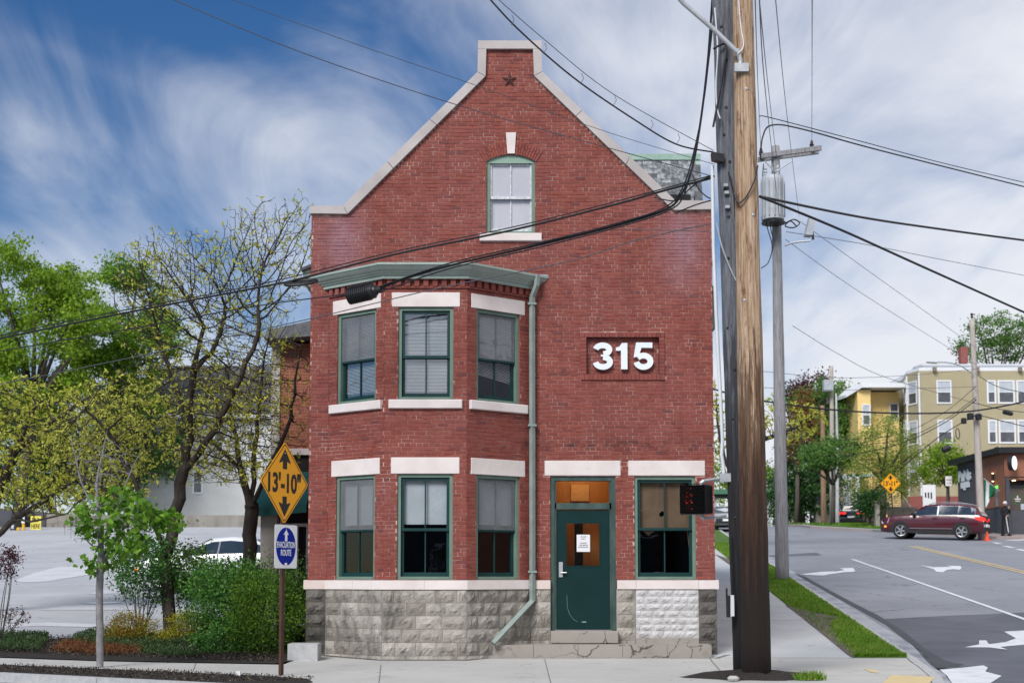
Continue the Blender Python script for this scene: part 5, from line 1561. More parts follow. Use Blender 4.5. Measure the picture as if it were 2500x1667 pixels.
# overhead wires
KW = .4
def yw(u):
    return (19.2 + 2.9 * KW) / (1 + KW * (u - 1250) / 3300)
def wire(pts, r, label, mat='wire_black', name='overhead_wire', extra=None, group='overhead wires'):
    P_ = []
    for q in pts:
        Y = q[2] if len(q) > 2 else yw(q[0])
        P_.append(at(q[0], q[1], Y))
    m_ = MB(); path = smooth_path(P_, 8)
    m_.tube(path, r, 6)
    o = m_.build(name, mat)
    return tag(o, label, 'wire', group), path
NW = lambda u0, v0, u1, v1, Y0, Y1, n=5: [(u0 + (u1 - u0) * k / n, v0 + (v1 - v0) * k / n + 10 * math.sin(math.pi * k / n), Y0 + (Y1 - Y0) * k / n) for k in range(n + 1)]
c1, _ = wire([(-30, 832), (300, 765), (640, 700), (735, 680), (960, 622), (1250, 562), (1500, 500), (1620, 466), (1742, 434)], .017, 'thick black cable passing the snowshoe coil and above the bay cornice')
m_ = MB(); m_.tube(smooth_path([at(u_, v_ - 3, yw(u_) - .02) for u_, v_ in ((-30, 828), (300, 761), (640, 696), (960, 618), (1250, 558), (1500, 496), (1742, 430))], 8), .009, 6); m_.build('messenger_strand', 'wire_black', c1)
c2, _ = wire([(925, 706), (985, 682), (1100, 648), (1320, 597), (1500, 552), (1625, 512), (1665, 472), (1690, 410), (1710, 300), (1728, 150), (1741, -30)], .017, 'black cable bundle rising from the splice closure and sweeping up the grey pole')
for k, pts in enumerate((((925, 700), (1100, 642), (1320, 592), (1500, 547), (1620, 508), (1668, 455), (1700, 345), (1722, 220), (1738, 60)), ((930, 712), (1100, 655), (1320, 603), (1500, 557), (1628, 516), (1672, 470), (1705, 330), (1724, 200), (1744, 30)))):
    m_ = MB(); m_.tube(smooth_path([at(u_, v_, yw(u_) - .03) for u_, v_ in pts], 8), .011, 6); m_.build('bundled_cable', 'wire_black', c2)
wire([(-30, 862), (300, 806), (620, 748), (850, 718)], .010, 'thin cable running left from the splice closure across the trees')
wire([(-30, 944), (300, 877), (740, 782), (1060, 706), (1380, 640), (1560, 585), (1742, 545)], .008, 'lowest thin wire slanting across the bay windows', 'wire_grey')
wire([(1200, 625), (1450, 566), (1640, 562), (1742, 568)], .005, 'short hairline wire beside the right parapet corner', 'wire_grey')
wire([(400, -10, 16.5), (740, 130, 17), (1120, 258, 18), (1480, 360, 18.7), (1745, 432, 19.2)], .006, 'lower of two hairline wires crossing the gable from upper left', 'wire_grey')
wire([(540, -10, 16.5), (860, 105, 17), (1180, 215, 18), (1480, 322, 18.7), (1745, 402, 19.2)], .004, 'upper of two hairline wires crossing the gable from upper left', 'wire_grey')
c3, p3_ = wire([(1180, -20, 15), (1265, 72, 16), (1400, 190, 17), (1545, 290, 18), (1650, 352, 18.8), (1742, 372, 19.1)], .011, 'heavy wire dropping from the top edge right of the chimney to the grey pole')
m_ = MB(); m_.tube(smooth_path([at(*q) for q in ((1195, -20, 15), (1330, 98, 16.4), (1500, 232, 17.6), (1742, 368, 19.1))], 8), .005, 6); m_.build('messenger_strand', 'wire_grey', c3)
m_ = MB()
for q in ((1250, 50), (1330, 118), (1420, 192), (1500, 245), (1590, 305), (1655, 338)):
    Yq = 15.2 + (q[0] - 1180) / 560 * 3.8
    m_.tube([at(q[0], q[1] - 12, Yq), at(q[0] + 5, q[1], Yq), at(q[0] - 2, q[1] + 12, Yq)], .004, 5)
tag(m_.build('lashing_clip', 'wire_grey', c3), kind='stuff')
wire([(1650, 520, 19.6), (1700, 500, 19.4), (1742, 488, 19.3)], .010, 'short cable from the right parapet end to the grey pole')
wire([(1598, 482, 20), (1650, 490, 19.8), (1685, 460, 19.5), (1712, 440, 19.3), (1744, 430, 19.1)], .010, 'looping cable in front of the slate mansard')
wire([(1690, 425, 19.5), (1705, 460, 19.4), (1728, 482, 19.3), (1744, 485, 19.2)], .010, 'small drooping jumper between slate roof and grey pole')
wire([(1855, 480, 18.7), (2050, 560, 20), (2250, 650, 22), (2540, 780, 25)], .019, 'thick black cable falling steeply right from the tan pole')
wire([(1855, 480, 18.7), (2100, 530, 21), (2300, 560, 23), (2540, 592, 25)], .019, 'thick black cable running level right from the tan pole')
wire([(1855, 284, 18.6), (1890, 290, 19), (2100, 345, 21), (2300, 398, 23), (2540, 455, 25)], .007, 'upper thin wire sloping right above the crossarm')
wire([(1856, 392, 18.6), (1862, 335, 18.6), (1885, 306, 18.8), (1960, 316, 19.6), (2150, 368, 21.5), (2540, 466, 25)], .012, 'arched drip loop wire curving right above the crossarm')
wire([(1982, 348, YT), (1982.5, 170, 30), (1983, -60, 14)], .007, 'single vertical wire standing on the right crossarm insulator', 'wire_grey')
wire([(1951, 527, YT), (1920, 270, 26), (1888, -60, 14)], .006, 'hairline wire slanting from the floodlight up to the top edge', 'wire_grey')
wire([(1894, 372, YT), (1874, 200, 28), (1848, -60, 14)], .008, 'wire hugging the tan pole from the crossarm centre', 'wire_grey')
wire([(1903, 530, YT), (1880, 330, 27), (1862, 150, 18), (1852, -60, 14)], .007, 'second slanting wire beside the tan pole', 'wire_grey')
wire([(1858, 378, YT), (1850, 200, 26), (1842, -60, 14)], .007, 'wire on the left crossarm insulator rising past the tan pole', 'wire_grey')
wire([(1690, 930, 45), (1767, 957, 45), (1867, 979, 45), (2042, 1001, 45), (2226, 1009, 45), (2384, 1002, 45), (2540, 972, 45)], .030, 'long sagging black cable across the olive house and street')
wire([(1920, 566, YT), (2120, 598, 46), (2300, 634, 52), (2540, 680, 60)], .011, 'thin wire leaving the transformer pole nearly level right', 'wire_grey')
wire([(1952, 540, YT), (2160, 690, 50), (2385, 850, 68.7)], .009, 'hairline wire from coil down to the far lamp pole', 'wire_grey')
wire([(1918, 585, YT), (2110, 720, 50), (2383, 890, 68.7)], .009, 'lower hairline wire from transformer pole to far lamp pole', 'wire_grey')
wire([(1860, 906, 60), (2045, 922, 64), (2230, 915, 67), (2386, 900, 68.7)], .012, 'far thin wire behind the poles above the yellow house', 'wire_grey')
wire([(1862, 946, 60), (2060, 952, 64), (2383, 944, 68.7)], .012, 'far thin wire crossing the yellow house eaves', 'wire_grey')
wire([(1935, 795, 58), (2040, 860, 62), (2160, 920, 66), (2384, 985, 68.7)], .012, 'far slanting wire over the yellow house roof', 'wire_grey')
F_ = 68.6
wire([(2040, 1118, 80), (2190, 1085, 76), (2300, 1035, 72), (2384, 975, F_)], .022, 'uppermost drooping cable left of the far lamp pole')
wire([(2060, 1090, 80), (2200, 1072, 76), (2310, 1022, 72), (2384, 968, F_)], .016, 'second drooping cable left of the far lamp pole')
wire([(2040, 1075, 80), (2190, 1060, 76), (2300, 1010, 72), (2384, 942, F_)], .014, 'third drooping cable left of the far lamp pole')
wire([(2192, 1150, 72), (2290, 1068, 70), (2384, 1012, F_)], .022, 'cable rising from hanging splice to the far lamp pole')
wire([(2386, 915, F_), (2440, 945, 66), (2540, 965, 62)], .018, 'upper cable right of the far lamp pole')
wire([(2386, 985, F_), (2450, 1000, 66), (2540, 1010, 62)], .018, 'middle cable right of the far lamp pole')
wire([(2386, 1012, F_), (2450, 1028, 66), (2540, 1050, 62)], .022, 'lower cable right of the far lamp pole')
wire([(2386, 798, F_), (2460, 815, 66), (2540, 830, 62)], .012, 'top wire right of the far lamp pole', 'wire_grey')

# splice closure and snowshoe coil hung on the cables
a0, a1 = at(852, 724, yw(852)), at(905, 712, yw(905)); ax_ = (a1 - a0).normalized(); L = (a1 - a0).length
cl = thing('splice_closure', tuple(a0 - Vector((0, 0, .14))), 'ribbed black splice closure hanging before the left bay lintel', 'cable closure')
prof = [(.02, 0), (.10, .0)]
nr = 11
for k in range(nr):
    z = L * k / nr; prof += [(.105, z + .002), (.135, z + .008), (.135, z + L / nr * .55), (.118, z + L / nr * .62), (.118, z + L / nr * .95)]
prof += [(.105, L), (.02, L)]
m_ = MB(); m_.lathe(a0, prof, 18, ax_); m_.build('ribbed_dome', 'black_plastic', cl)
m_ = MB(); m_.lathe(a0 + ax_ * L, [(.02, 0), (.118, .0), (.118, .06), (.09, .07), (.08, .10), (.055, .12), (.055, .19), (.02, .19)], 16, ax_); m_.build('cable_nose', 'black_plastic', cl)
m_ = MB(); m_.tube([a0 - ax_ * .02 + Vector((0, 0, .15)), a0 + ax_ * (L + .1) + Vector((0, 0, .14))], .012, 6); m_.build('hanger_bar', 'wire_black', cl)
sn_ = thing('cable_coil', tuple(at(735, 700, yw(735))), 'flat oval cable storage coil at the left end of the bay cornice', 'cable coil')
m_ = MB(); cc = at(735, 690, yw(735)); ell = []
for k in range(25):
    th = 2 * math.pi * k / 24
    ell.append(cc + Vector((.26 * math.cos(th), .10 * math.sin(th), .055 * math.sin(th) + .03 * math.cos(th))))
m_.tube(ell, .024, 8, False); m_.build('cable_loop', 'wire_black', sn_)
m_ = MB(); m_.tube([ell[0], ell[12]], .012, 6); m_.tube([ell[4], ell[16]], .01, 6); m_.tube([ell[8], ell[20]], .01, 6); m_.build('cross_frame', 'black_plastic', sn_)

# ------------------------------------------------------------------ clearance and evacuation sign post
pm('sign_amber', (.90, .38, .004), (.93, .41, .006), 3, .45)
pm('sign_black', (.012, .012, .012), None, rough=.5)
pm('sign_blue', (.002, .016, .27), (.003, .02, .31), 3, .6, spec=.15)
pm('sign_white', (.84, .85, .86), None, rough=.5)
pm('post_rust', (.055, .026, .018), (.085, .04, .026), 9, .8)
sb = gp(697, 1648)
SY = sb.y
post = thing('sign_post', sb, 'rusty post with amber 13-10 clearance diamond above blue evacuation route sign', 'sign')
an = R(64.5)
gn = Vector((math.sin(an), -math.cos(an), 0)); gu = Vector((math.cos(an), math.sin(an), 0))
cD = at(697.5, 1178, SY); cE = at(700.5, 1333.5, SY)
m_ = MB(); pt = Fr(sb, gu, gn)
PD_ = -.055
m_.fbox(pt, -.03, .03, PD_ - .007, PD_, 0, cD.z + .5); m_.fbox(pt, -.033, -.026, PD_ - .042, PD_, 0, cD.z + .5); m_.fbox(pt, .026, .033, PD_ - .042, PD_, 0, cD.z + .5)
m_.build('post', 'post_rust', post)
def rounded(poly, r_, n=5):
    out = []; k = len(poly)
    for i in range(k):
        p0, p1, p2 = Vector(poly[i - 1]), Vector(poly[i]), Vector(poly[(i + 1) % k])
        a = p1 + (p0 - p1).normalized() * r_; b_ = p1 + (p2 - p1).normalized() * r_
        for j in range(n + 1):
            t = j / n; out.append((1 - t) ** 2 * a + 2 * t * (1 - t) * p1 + t * t * b_)
    return [(q.x, q.y) for q in out]
def plate(F, poly, d0, d1, name, mat, parent):
    m_ = MB(); m_.prism([F.p(u_, d1, z_) for u_, z_ in poly], F.n * (d0 - d1)); return m_.build(name, mat, parent)
def ringm(F, A, B, d, name, mat, parent):
    n = len(A); m_ = MB(); m_.add([F.p(u_, d, z_) for u_, z_ in A] + [F.p(u_, d, z_) for u_, z_ in B], [(i, (i + 1) % n, n + (i + 1) % n, n + i) for i in range(n)]); return m_.build(name, mat, parent)
DF = Fr(cD, gu, gn)
dia = lambda s_, r_: rounded([(s_, 0), (0, s_), (-s_, 0), (0, -s_)], r_)
HS = .585
def clearance(F, s_, txt, parent, amber='sign_amber'):
    pan = plate(F, dia(s_, s_ * .09), -.02, -.016, 'clearance_panel', amber, parent)
    ringm(F, dia(s_ * .955, s_ * .075), dia(s_ * .925, s_ * .07), -.0145, 'border', 'sign_black', pan)
    for k in (1, -1):
        q = [(0, .82), (.175, .50), (.17, .47), (.12, .49), (.065, .515), (.065, .33), (-.065, .33), (-.065, .515), (-.12, .49), (-.17, .47), (-.175, .50)]
        if k == 1: q = [(u_ * 1.0, z_) for u_, z_ in q]
        plate(F, [(u_ * s_ * 1.35, z_ * s_ * k) for u_, z_ in (q if k == 1 else q[::-1])], -.0155, -.0142, 'arrow', 'sign_black', pan)
    text_mesh('lettering', txt, F.p(0, -.0145, 0), F.u, (0, 0, 1), F.n, s_ * 1.36, s_ * .50, 'sign_black', pan, .0012, .035)
    return pan
pan = clearance(DF, HS, "13'-10\"", post)
EF = Fr(cE, gu, gn)
hw_, hh_ = .27, .305
ep = plate(EF, rounded([(hw_, hh_), (-hw_, hh_), (-hw_, -hh_), (hw_, -hh_)], .035), -.02, -.016, 'evacuation_panel', 'sign_white', post)
plate(EF, [(hw_ * .88 * math.cos(2 * math.pi * k / 40), hh_ * .88 * math.sin(2 * math.pi * k / 40)) for k in range(40)], -.016, -.0145, 'oval', 'sign_blue', ep)
plate(EF, [(-.028, .075), (.028, .075), (.028, .17), (.062, .165), (0, .235), (-.062, .165), (-.028, .17)], -.0145, -.013, 'arrow', 'sign_white', ep)
text_mesh('lettering', 'EVACUATION', EF.p(0, -.0138, .025), gu, (0, 0, 1), gn, .44, .088, 'sign_white', ep, .001, .022)
text_mesh('lettering', 'ROUTE', EF.p(0, -.0138, -.085), gu, (0, 0, 1), gn, .25, .088, 'sign_white', ep, .001, .022)
m_ = MB(); m_.lathe(EF.p(0, -.0145, -.26), [(.035, 0), (.035, .002)], 14, gn); m_.build('badge', 'sign_white', ep)
for F, z in ((DF, .42), (DF, -.5), (EF, .25), (EF, -.26)):
    m_ = MB(); m_.lathe(F.p(0, -.0138, z), [(.009, 0), (.007, .006)], 8, gn); m_.build('bolt', 'galv', post)

# gravel mound round the pole foot
m_ = MB(); n = 26
ringp = [(0, .12)]
vs_ = []; fs = []
for j, (rr, hz) in enumerate(((.12, .10), (.35, .075), (.6, .045), (.85, .0))):
    for k in range(n):
        th = 2 * math.pi * k / n; r_ = rr * rnd.uniform(.85, 1.15)
        vs_.append((bb.x - .05 + r_ * 1.15 * math.cos(th), bb.y + .1 + r_ * .8 * math.sin(th), max(.002, hz + rnd.uniform(-.012, .012)) if j < 3 else -.01))
for j in range(3):
    for k in range(n):
        fs.append((j * n + k, j * n + (k + 1) % n, (j + 1) * n + (k + 1) % n, (j + 1) * n + k))
m_.add(vs_, fs); tag(m_.build('gravel_mound', 'mulch'), 'dark gravel heaped round the pole feet', 'gravel', None, 'stuff')
m_ = MB(); q = gp(1790, 1662); m_.lathe((q.x, q.y, .01), [(.07, 0), (.085, .03), (.05, .06)], 7); tag(m_.build('pale_stone', 'sidewalk'), 'pale stone lying in the gravel by the pole foot', 'stone')
m_ = MB(); q = gp(581, 1650); m_.box(q.x - .03, q.x + .03, q.y, q.y + .05, q.z, q.z + .07); tag(m_.build('paper_cup', 'paper'), 'crumpled white cup lying in the kerbside mulch', 'litter')

# ================================================================== vegetation
pm('bark_dark', (.030, .024, .020), (.062, .05, .042), 14, .92, .8, 30, .02, stretch=(1, 1, .25))
pm('bark_grey', (.17, .165, .17), (.27, .265, .27), 9, .9, .6, 40, .01, c3=(.09, .08, .08), s3=8, f3=.6)
pm('twig_grey', (.16, .16, .165), (.22, .22, .225), 9, .9)
pm('bark_mid', (.06, .05, .042), (.10, .085, .07), 10, .92, .6, 30, .02)

def leaf_quads(pts, size, aspect=.5, droop=0.0, jitter=.35, lobes=None):
    """leaf-shaped faces at pts; returns verts, flat faces, per"""
    N = len(pts)
    d = nrg.normal(size=(N, 3)); d[:, 2] -= droop
    d /= np.linalg.norm(d, axis=1, keepdims=True)
    e = nrg.normal(size=(N, 3)); e -= d * (e * d).sum(1, keepdims=True); e /= np.linalg.norm(e, axis=1, keepdims=True)
    s_ = size * (1 + jitter * nrg.uniform(-1, 1, size=(N, 1)))
    if lobes is None:
        sh = np.array([(0, 0), (.45, aspect * .5), (1, 0), (.45, -aspect * .5)])
    else:
        sh = np.array(lobes)
    k = len(sh)
    V = pts[:, None, :] + (d * s_)[:, None, :] * sh[None, :, :1] + (e * s_)[:, None, :] * sh[None, :, 1:]
    return V.reshape(-1, 3), np.arange(N * k), k
MAPLE = [(0, 0), (.10, -.18), (.02, -.48), (.32, -.36), (.46, -.52), (.62, -.22), (1.0, 0), (.62, .22), (.46, .52), (.32, .36), (.02, .48), (.10, .18)]

def branches_mesh(nodes, parent, rad, sides=5):
    """tapered tubes for a branch graph, numpy"""
    nodes = np.asarray(nodes); idx = np.array([i for i in range(len(nodes)) if parent[i] >= 0])
    a = nodes[np.array(parent)[idx]]; b_ = nodes[idx]
    d = b_ - a; L = np.linalg.norm(d, axis=1, keepdims=True); d = d / np.maximum(L, 1e-6)
    ref = np.where(np.abs(d[:, 2:3]) < .9, np.array([[0, 0, 1.]]), np.array([[1., 0, 0]]))
    u = np.cross(d, ref); u /= np.linalg.norm(u, axis=1, keepdims=True); w = np.cross(d, u)
    ra = np.minimum(rad[np.array(parent)[idx]], rad[idx] * 1.6)[:, None]; rb = rad[idx][:, None]
    th = np.arange(sides) * 2 * np.pi / sides
    ringv = u[:, None, :] * np.cos(th)[None, :, None] + w[:, None, :] * np.sin(th)[None, :, None]
    VA = (a - d * ra * .3)[:, None, :] + ringv * ra[:, :, None]; VB = (b_ + d * rb * .3)[:, None, :] + ringv * rb[:, :, None]
    V = np.concatenate([VA, VB], 1).reshape(-1, 3)
    base = np.arange(len(idx))[:, None] * 2 * sides
    k = np.arange(sides); k2 = (k + 1) % sides
    F = np.stack([base + k, base + k2, base + sides + k2, base + sides + k], -1).reshape(-1)
    return V, F
def colonise(seeds, parents, attract, step=.14, infl=1.3, kill=.22, iters=160, grav=0.0, maxn=9000):
    nodes = [np.array(q, dtype=float) for q in seeds]; parent = list(parents)
    A = np.array(attract); alive = np.ones(len(A), bool)
    N = np.array(nodes)
    dm = np.full(len(A), 1e9); near = np.zeros(len(A), int)
    def upd(new, off):
        nonlocal dm, near
        D = np.linalg.norm(A[:, None, :] - new[None], axis=2)
        j = D.argmin(1); dv = D[np.arange(len(A)), j]
        m = dv < dm; dm[m] = dv[m]; near[m] = j[m] + off
    upd(N, 0)
    for it in range(iters):
        alive &= dm > kill
        act = alive & (dm < infl)
        if not act.any() or len(nodes) > maxn:
            if not alive.any() or len(nodes) > maxn: break
            infl *= 1.25
            if infl > 6: break
            continue
        NN = np.array(nodes)
        new, newp = [], []
        for n in np.unique(near[act]):
            v = A[act & (near == n)] - NN[n]
            v = (v / np.linalg.norm(v, axis=1, keepdims=True)).sum(0) + nrg.normal(size=3) * .34 + np.array([0, 0, grav])
            l = np.linalg.norm(v)
            if l < 1e-6: continue
            new.append(NN[n] + v / l * step * nrg.uniform(.8, 1.2)); newp.append(int(n))
        off = len(nodes)
        nodes += new; parent += newp
        upd(np.array(new), off)
    return np.array(nodes), parent
def radii(nodes, parent, tip=.006, ex=2.4):
    n = len(nodes); acc = np.zeros(n); ch = np.zeros(n, int)
    for i in range(n):
        if parent[i] >= 0: ch[parent[i]] += 1
    for i in range(n - 1, -1, -1):                       # children always come later than parents
        if acc[i] == 0: acc[i] = tip ** ex
        if parent[i] >= 0: acc[parent[i]] += acc[i]
    return acc ** (1 / ex), ch
def in_ell(n, ells):
    w = np.array([e[1][0] * e[1][1] * e[1][2] * (e[2] if len(e) > 2 else 1) for e in ells]); w /= w.sum(); out = []
    for e, k in zip(ells, (w * n).astype(int)):
        q = nrg.normal(size=(k, 3)); q /= np.linalg.norm(q, axis=1, keepdims=True); q *= nrg.uniform(0, 1, size=(k, 1)) ** .4
        out.append(np.array(e[0])[None] + q * np.array(e[1])[None])
    return np.concatenate(out)
def limb_seeds(limbs, step=.22, wig=1.0):
    seeds, par = [], []
    for start, pts in limbs:
        P_ = [Vector(q) + Vector((rnd.gauss(0, .022), rnd.gauss(0, .022), rnd.gauss(0, .012))) * (wig if i_ else 0) for i_, q in enumerate(smooth_path(pts, 10))]
        last = start
        if start is not None:
            D = [(Vector(s_) - P_[0]).length for s_ in seeds]; last = int(np.argmin(D))
        else:
            last = -1
        prev = None
        for q in P_:
            if prev is not None and (q - prev).length < step: continue
            seeds.append(tuple(q)); par.append(last); last = len(seeds) - 1; prev = q
    return seeds, par
def twig_tree(name, label, limbs, ells, n_att, leafmat, bark, tip, tuft, leaf, base, trunk_r, prob, kill=.2, cat='tree', group='trees in leaf bud', step=.13, leaf_low=None, maxn=9000):
    t_ = thing(name, base, label, cat, group)
    seeds, par = limb_seeds(limbs)
    att = in_ell(n_att, ells)
    nodes, parent = colonise(seeds, par, att, step=step, kill=kill, maxn=maxn, grav=.45)
    rad, ch = radii(nodes, parent, tip)
    k = trunk_r / rad[0]; big = np.clip(rad / rad[0], 0, 1)
    rad = rad * (1 + (k - 1) * big ** 2.0)
    V, F = branches_mesh(nodes, parent, rad, 6)
    np_mesh('trunk', V, F, 4, bark, t_, smooth=True)
    tips = np.where(rad < tip * 2.1)[0]
    sel = tips[nrg.uniform(size=len(tips)) < prob]
    if leaf_low is not None:
        zc_, keep = leaf_low
        sel = np.array([i for i in sel if nodes[i][2] < zc_ or nrg.uniform() < keep])
    pts = np.repeat(nodes[sel], tuft, 0) + nrg.normal(size=(len(sel) * tuft, 3)) * .028
    V, F, per = leaf_quads(pts, leaf, .42, -.3, .65)
    np_mesh('crown', V, F, per, leafmat, t_)
    return t_
A3 = lambda u_, v_, Y: tuple(at(u_, v_, Y))
# the spreading tree in the bed
b0 = gp(414, 1560); b0.z = g(b0.y); YA = b0.y
limbs = [(None, [tuple(b0), A3(410, 1450, YA), A3(408, 1345, YA)]),
         (0, [A3(408, 1345, YA), A3(440, 1200, YA + .1), A3(462, 1060, YA + .2), A3(470, 930, YA + .1), A3(500, 790, YA)]),
         (0, [A3(450, 1150, YA + .1), A3(530, 1040, YA - .3), A3(580, 930, YA - .5), A3(640, 790, YA - .6)]),
         (0, [A3(408, 1345, YA), A3(372, 1270, YA - .3), A3(330, 1180, YA - .5), A3(280, 1080, YA - .6), A3(210, 1000, YA - .7)]),
         (0, [A3(462, 1060, YA + .2), A3(425, 940, YA + .5), A3(385, 820, YA + .7)]),
         (0, [A3(478, 900, YA), A3(530, 830, YA + .6), A3(560, 740, YA + .9)]),
         (0, [A3(372, 1270, YA), A3(330, 1240, YA + .6), A3(250, 1190, YA + .9), A3(160, 1140, YA + 1.1)])]
E = lambda u_, v_, Y, r, w=1.0: (A3(u_, v_, Y), r, w)
twig_tree('honey_locust', 'spreading dark-limbed tree with sparse yellow-green buds in the planting bed', limbs,
          [E(470, 760, YA, (1.5, 1.5, 1.6)), E(640, 640, YA - .3, (1.0, 1.1, 1.2)), E(420, 1000, YA, (2.0, 1.6, 1.0), .8), E(590, 960, YA, (1.0, 1.2, 1.0)), E(260, 1080, YA, (1.4, 1.3, .8), .8), E(400, 660, YA, (.9, 1, .8)), E(720, 560, YA - .4, (.5, .6, .75)), E(350, 700, YA, (.7, .8, 1.0)), E(560, 1130, YA, (.9, 1, .5))],
          13000, 'leaf_locust', 'bark_dark', .0034, 5, .068, b0, .125, .30, kill=.10, step=.085, leaf_low=(5.0, .5), maxn=34000)
YB_ = 28.2
b1 = Vector((at(607, 1395, YB_).x, YB_, g(YB_)))
limbs = [(None, [tuple(b1), A3(606, 1380, YB_), A3(612, 1280, YB_), A3(614, 1235, YB_)]),
         (0, [A3(614, 1235, YB_), A3(590, 1150, YB_), A3(566, 1020, YB_), A3(555, 900, YB_)]),
         (0, [A3(614, 1235, YB_), A3(655, 1150, YB_ - .4), A3(700, 1040, YB_ - .6), A3(722, 930, YB_ - .7), A3(735, 840, YB_ - .8)]),
         (0, [A3(614, 1235, YB_), A3(622, 1100, YB_ + .3), A3(635, 960, YB_ + .4), A3(650, 850, YB_ + .3)]),
         (0, [A3(590, 1150, YB_), A3(530, 1090, YB_ - .2), A3(470, 1050, YB_ - .3)])]
twig_tree('honey_locust', 'dark twiggy tree standing between the awning and the planting bed', limbs,
          [E(560, 1000, YB_, (1.1, 1, 1.3)), E(690, 950, YB_ - .4, (.75, .7, 1.2)), E(640, 1080, YB_, (1.0, .9, .8)), E(500, 1120, YB_, (1.0, .8, .6)), E(660, 820, YB_, (.6, .6, .7))],
          6500, 'leaf_locust', 'bark_dark', .0036, 4, .065, b1, .15, .2, kill=.115, step=.095, maxn=20000)
YC_ = 30.5
b2 = Vector((at(-70, 1440, YC_).x, YC_, g(YC_)))
limbs = [(None, [tuple(b2), A3(-60, 1400, YC_), A3(-30, 1340, YC_)]), (0, [A3(-30, 1340, YC_), A3(30, 1270, YC_), A3(110, 1220, YC_), A3(200, 1160, YC_)]),
         (0, [A3(-30, 1340, YC_), A3(-10, 1220, YC_), A3(40, 1100, YC_), A3(90, 980, YC_)]), (0, [A3(40, 1100, YC_), A3(140, 1020, YC_ - .4), A3(230, 960, YC_ - .5)]), (0, [A3(30, 1270, YC_), A3(90, 1270, YC_ - .8), A3(170, 1250, YC_ - 1)])]
twig_tree('honey_locust', 'yellow-green tree reaching in over the lot from the left edge', limbs,
          [E(60, 1080, YC_, (1.8, 1.5, 1.5)), E(220, 1060, YC_, (1.3, 1.2, 1.2)), E(130, 1200, YC_, (1.8, 1.2, .6)), E(-60, 1050, YC_, (1.2, 1, 1.2)), E(300, 1160, YC_, (.8, .8, .6))],
          6000, 'leaf_locust', 'bark_dark', .0045, 6, .085, b2, .17, .55, kill=.135, step=.11, maxn=18000)
# street maple sapling: leaf clumps low, bare grey shoots above
sb_ = gp(243, 1628); YS_ = sb_.y
sap = thing('maple_sapling', sb_, 'slim pale-barked maple sapling with bright leaves in the kerbside strip', 'tree', 'trees in leaf bud')
limbs = [(None, [tuple(sb_), A3(244, 1560, YS_), A3(242, 1480, YS_), A3(245, 1390, YS_), A3(246, 1330, YS_), A3(240, 1260, YS_), A3(236, 1180, YS_)]),
         (0, [A3(245, 1380, YS_), A3(275, 1330, YS_), A3(320, 1270, YS_ - .1), A3(400, 1240, YS_ - .2)]),
         (0, [A3(245, 1350, YS_), A3(215, 1320, YS_), A3(190, 1280, YS_ + .1), A3(150, 1270, YS_ + .1)]),
         (0, [A3(245, 1330, YS_), A3(290, 1230, YS_ + .2), A3(320, 1150, YS_ + .3), A3(350, 1090, YS_ + .3)]), (0, [A3(240, 1260, YS_), A3(200, 1180, YS_), A3(180, 1100, YS_), A3(170, 1060, YS_)]),
         (0, [A3(236, 1180, YS_), A3(250, 1110, YS_), A3(262, 1050, YS_)])]
seeds, par = limb_seeds(limbs, .12, .2)
att = in_ell(900, [E(250, 1130, YS_, (.55, .5, .42)), E(300, 1270, YS_, (.75, .5, .35)), E(190, 1290, YS_, (.3, .3, .25))])
nodes, parent = colonise(seeds, par, att, step=.07, kill=.085, maxn=4500)
rad, ch = radii(nodes, parent, .0030); rad = rad * (1 + (.056 / rad[0] - 1) * np.clip(rad / rad[0], 0, 1) ** 1.6)
V, F = branches_mesh(nodes, parent, rad, 6); np_mesh('trunk', V, F, 4, 'bark_grey', sap, smooth=True)
cl_ = [(200, 1262, 22), (212, 1245, 20), (225, 1290, 20), (262, 1232, 22), (305, 1200, 24), (322, 1222, 22), (290, 1258, 26), (252, 1300, 26), (268, 1330, 26), (335, 1285, 28), (372, 1258, 26), (395, 1282, 24), (430, 1278, 20), (355, 1245, 24), (222, 1378, 18), (250, 1375, 22), (290, 1350, 26), (330, 1335, 24), (275, 1285, 24), (310, 1310, 26), (410, 1262, 18), (345, 1262, 24), (300, 1235, 22)]
P_ = []
for (u_, v_, r_) in cl_:
    c_ = np.array(at(u_, v_, YS_ + rnd.uniform(-.35, .3))); q = nrg.normal(size=(46, 3)) * (r_ * .0062 * np.array([.72, .9, .55])); P_.append(c_ + q)
V, F, per = leaf_quads(np.concatenate(P_), .092, .5, .8, .4, MAPLE); np_mesh('crown', V, F, per, 'leaf_maple', sap)

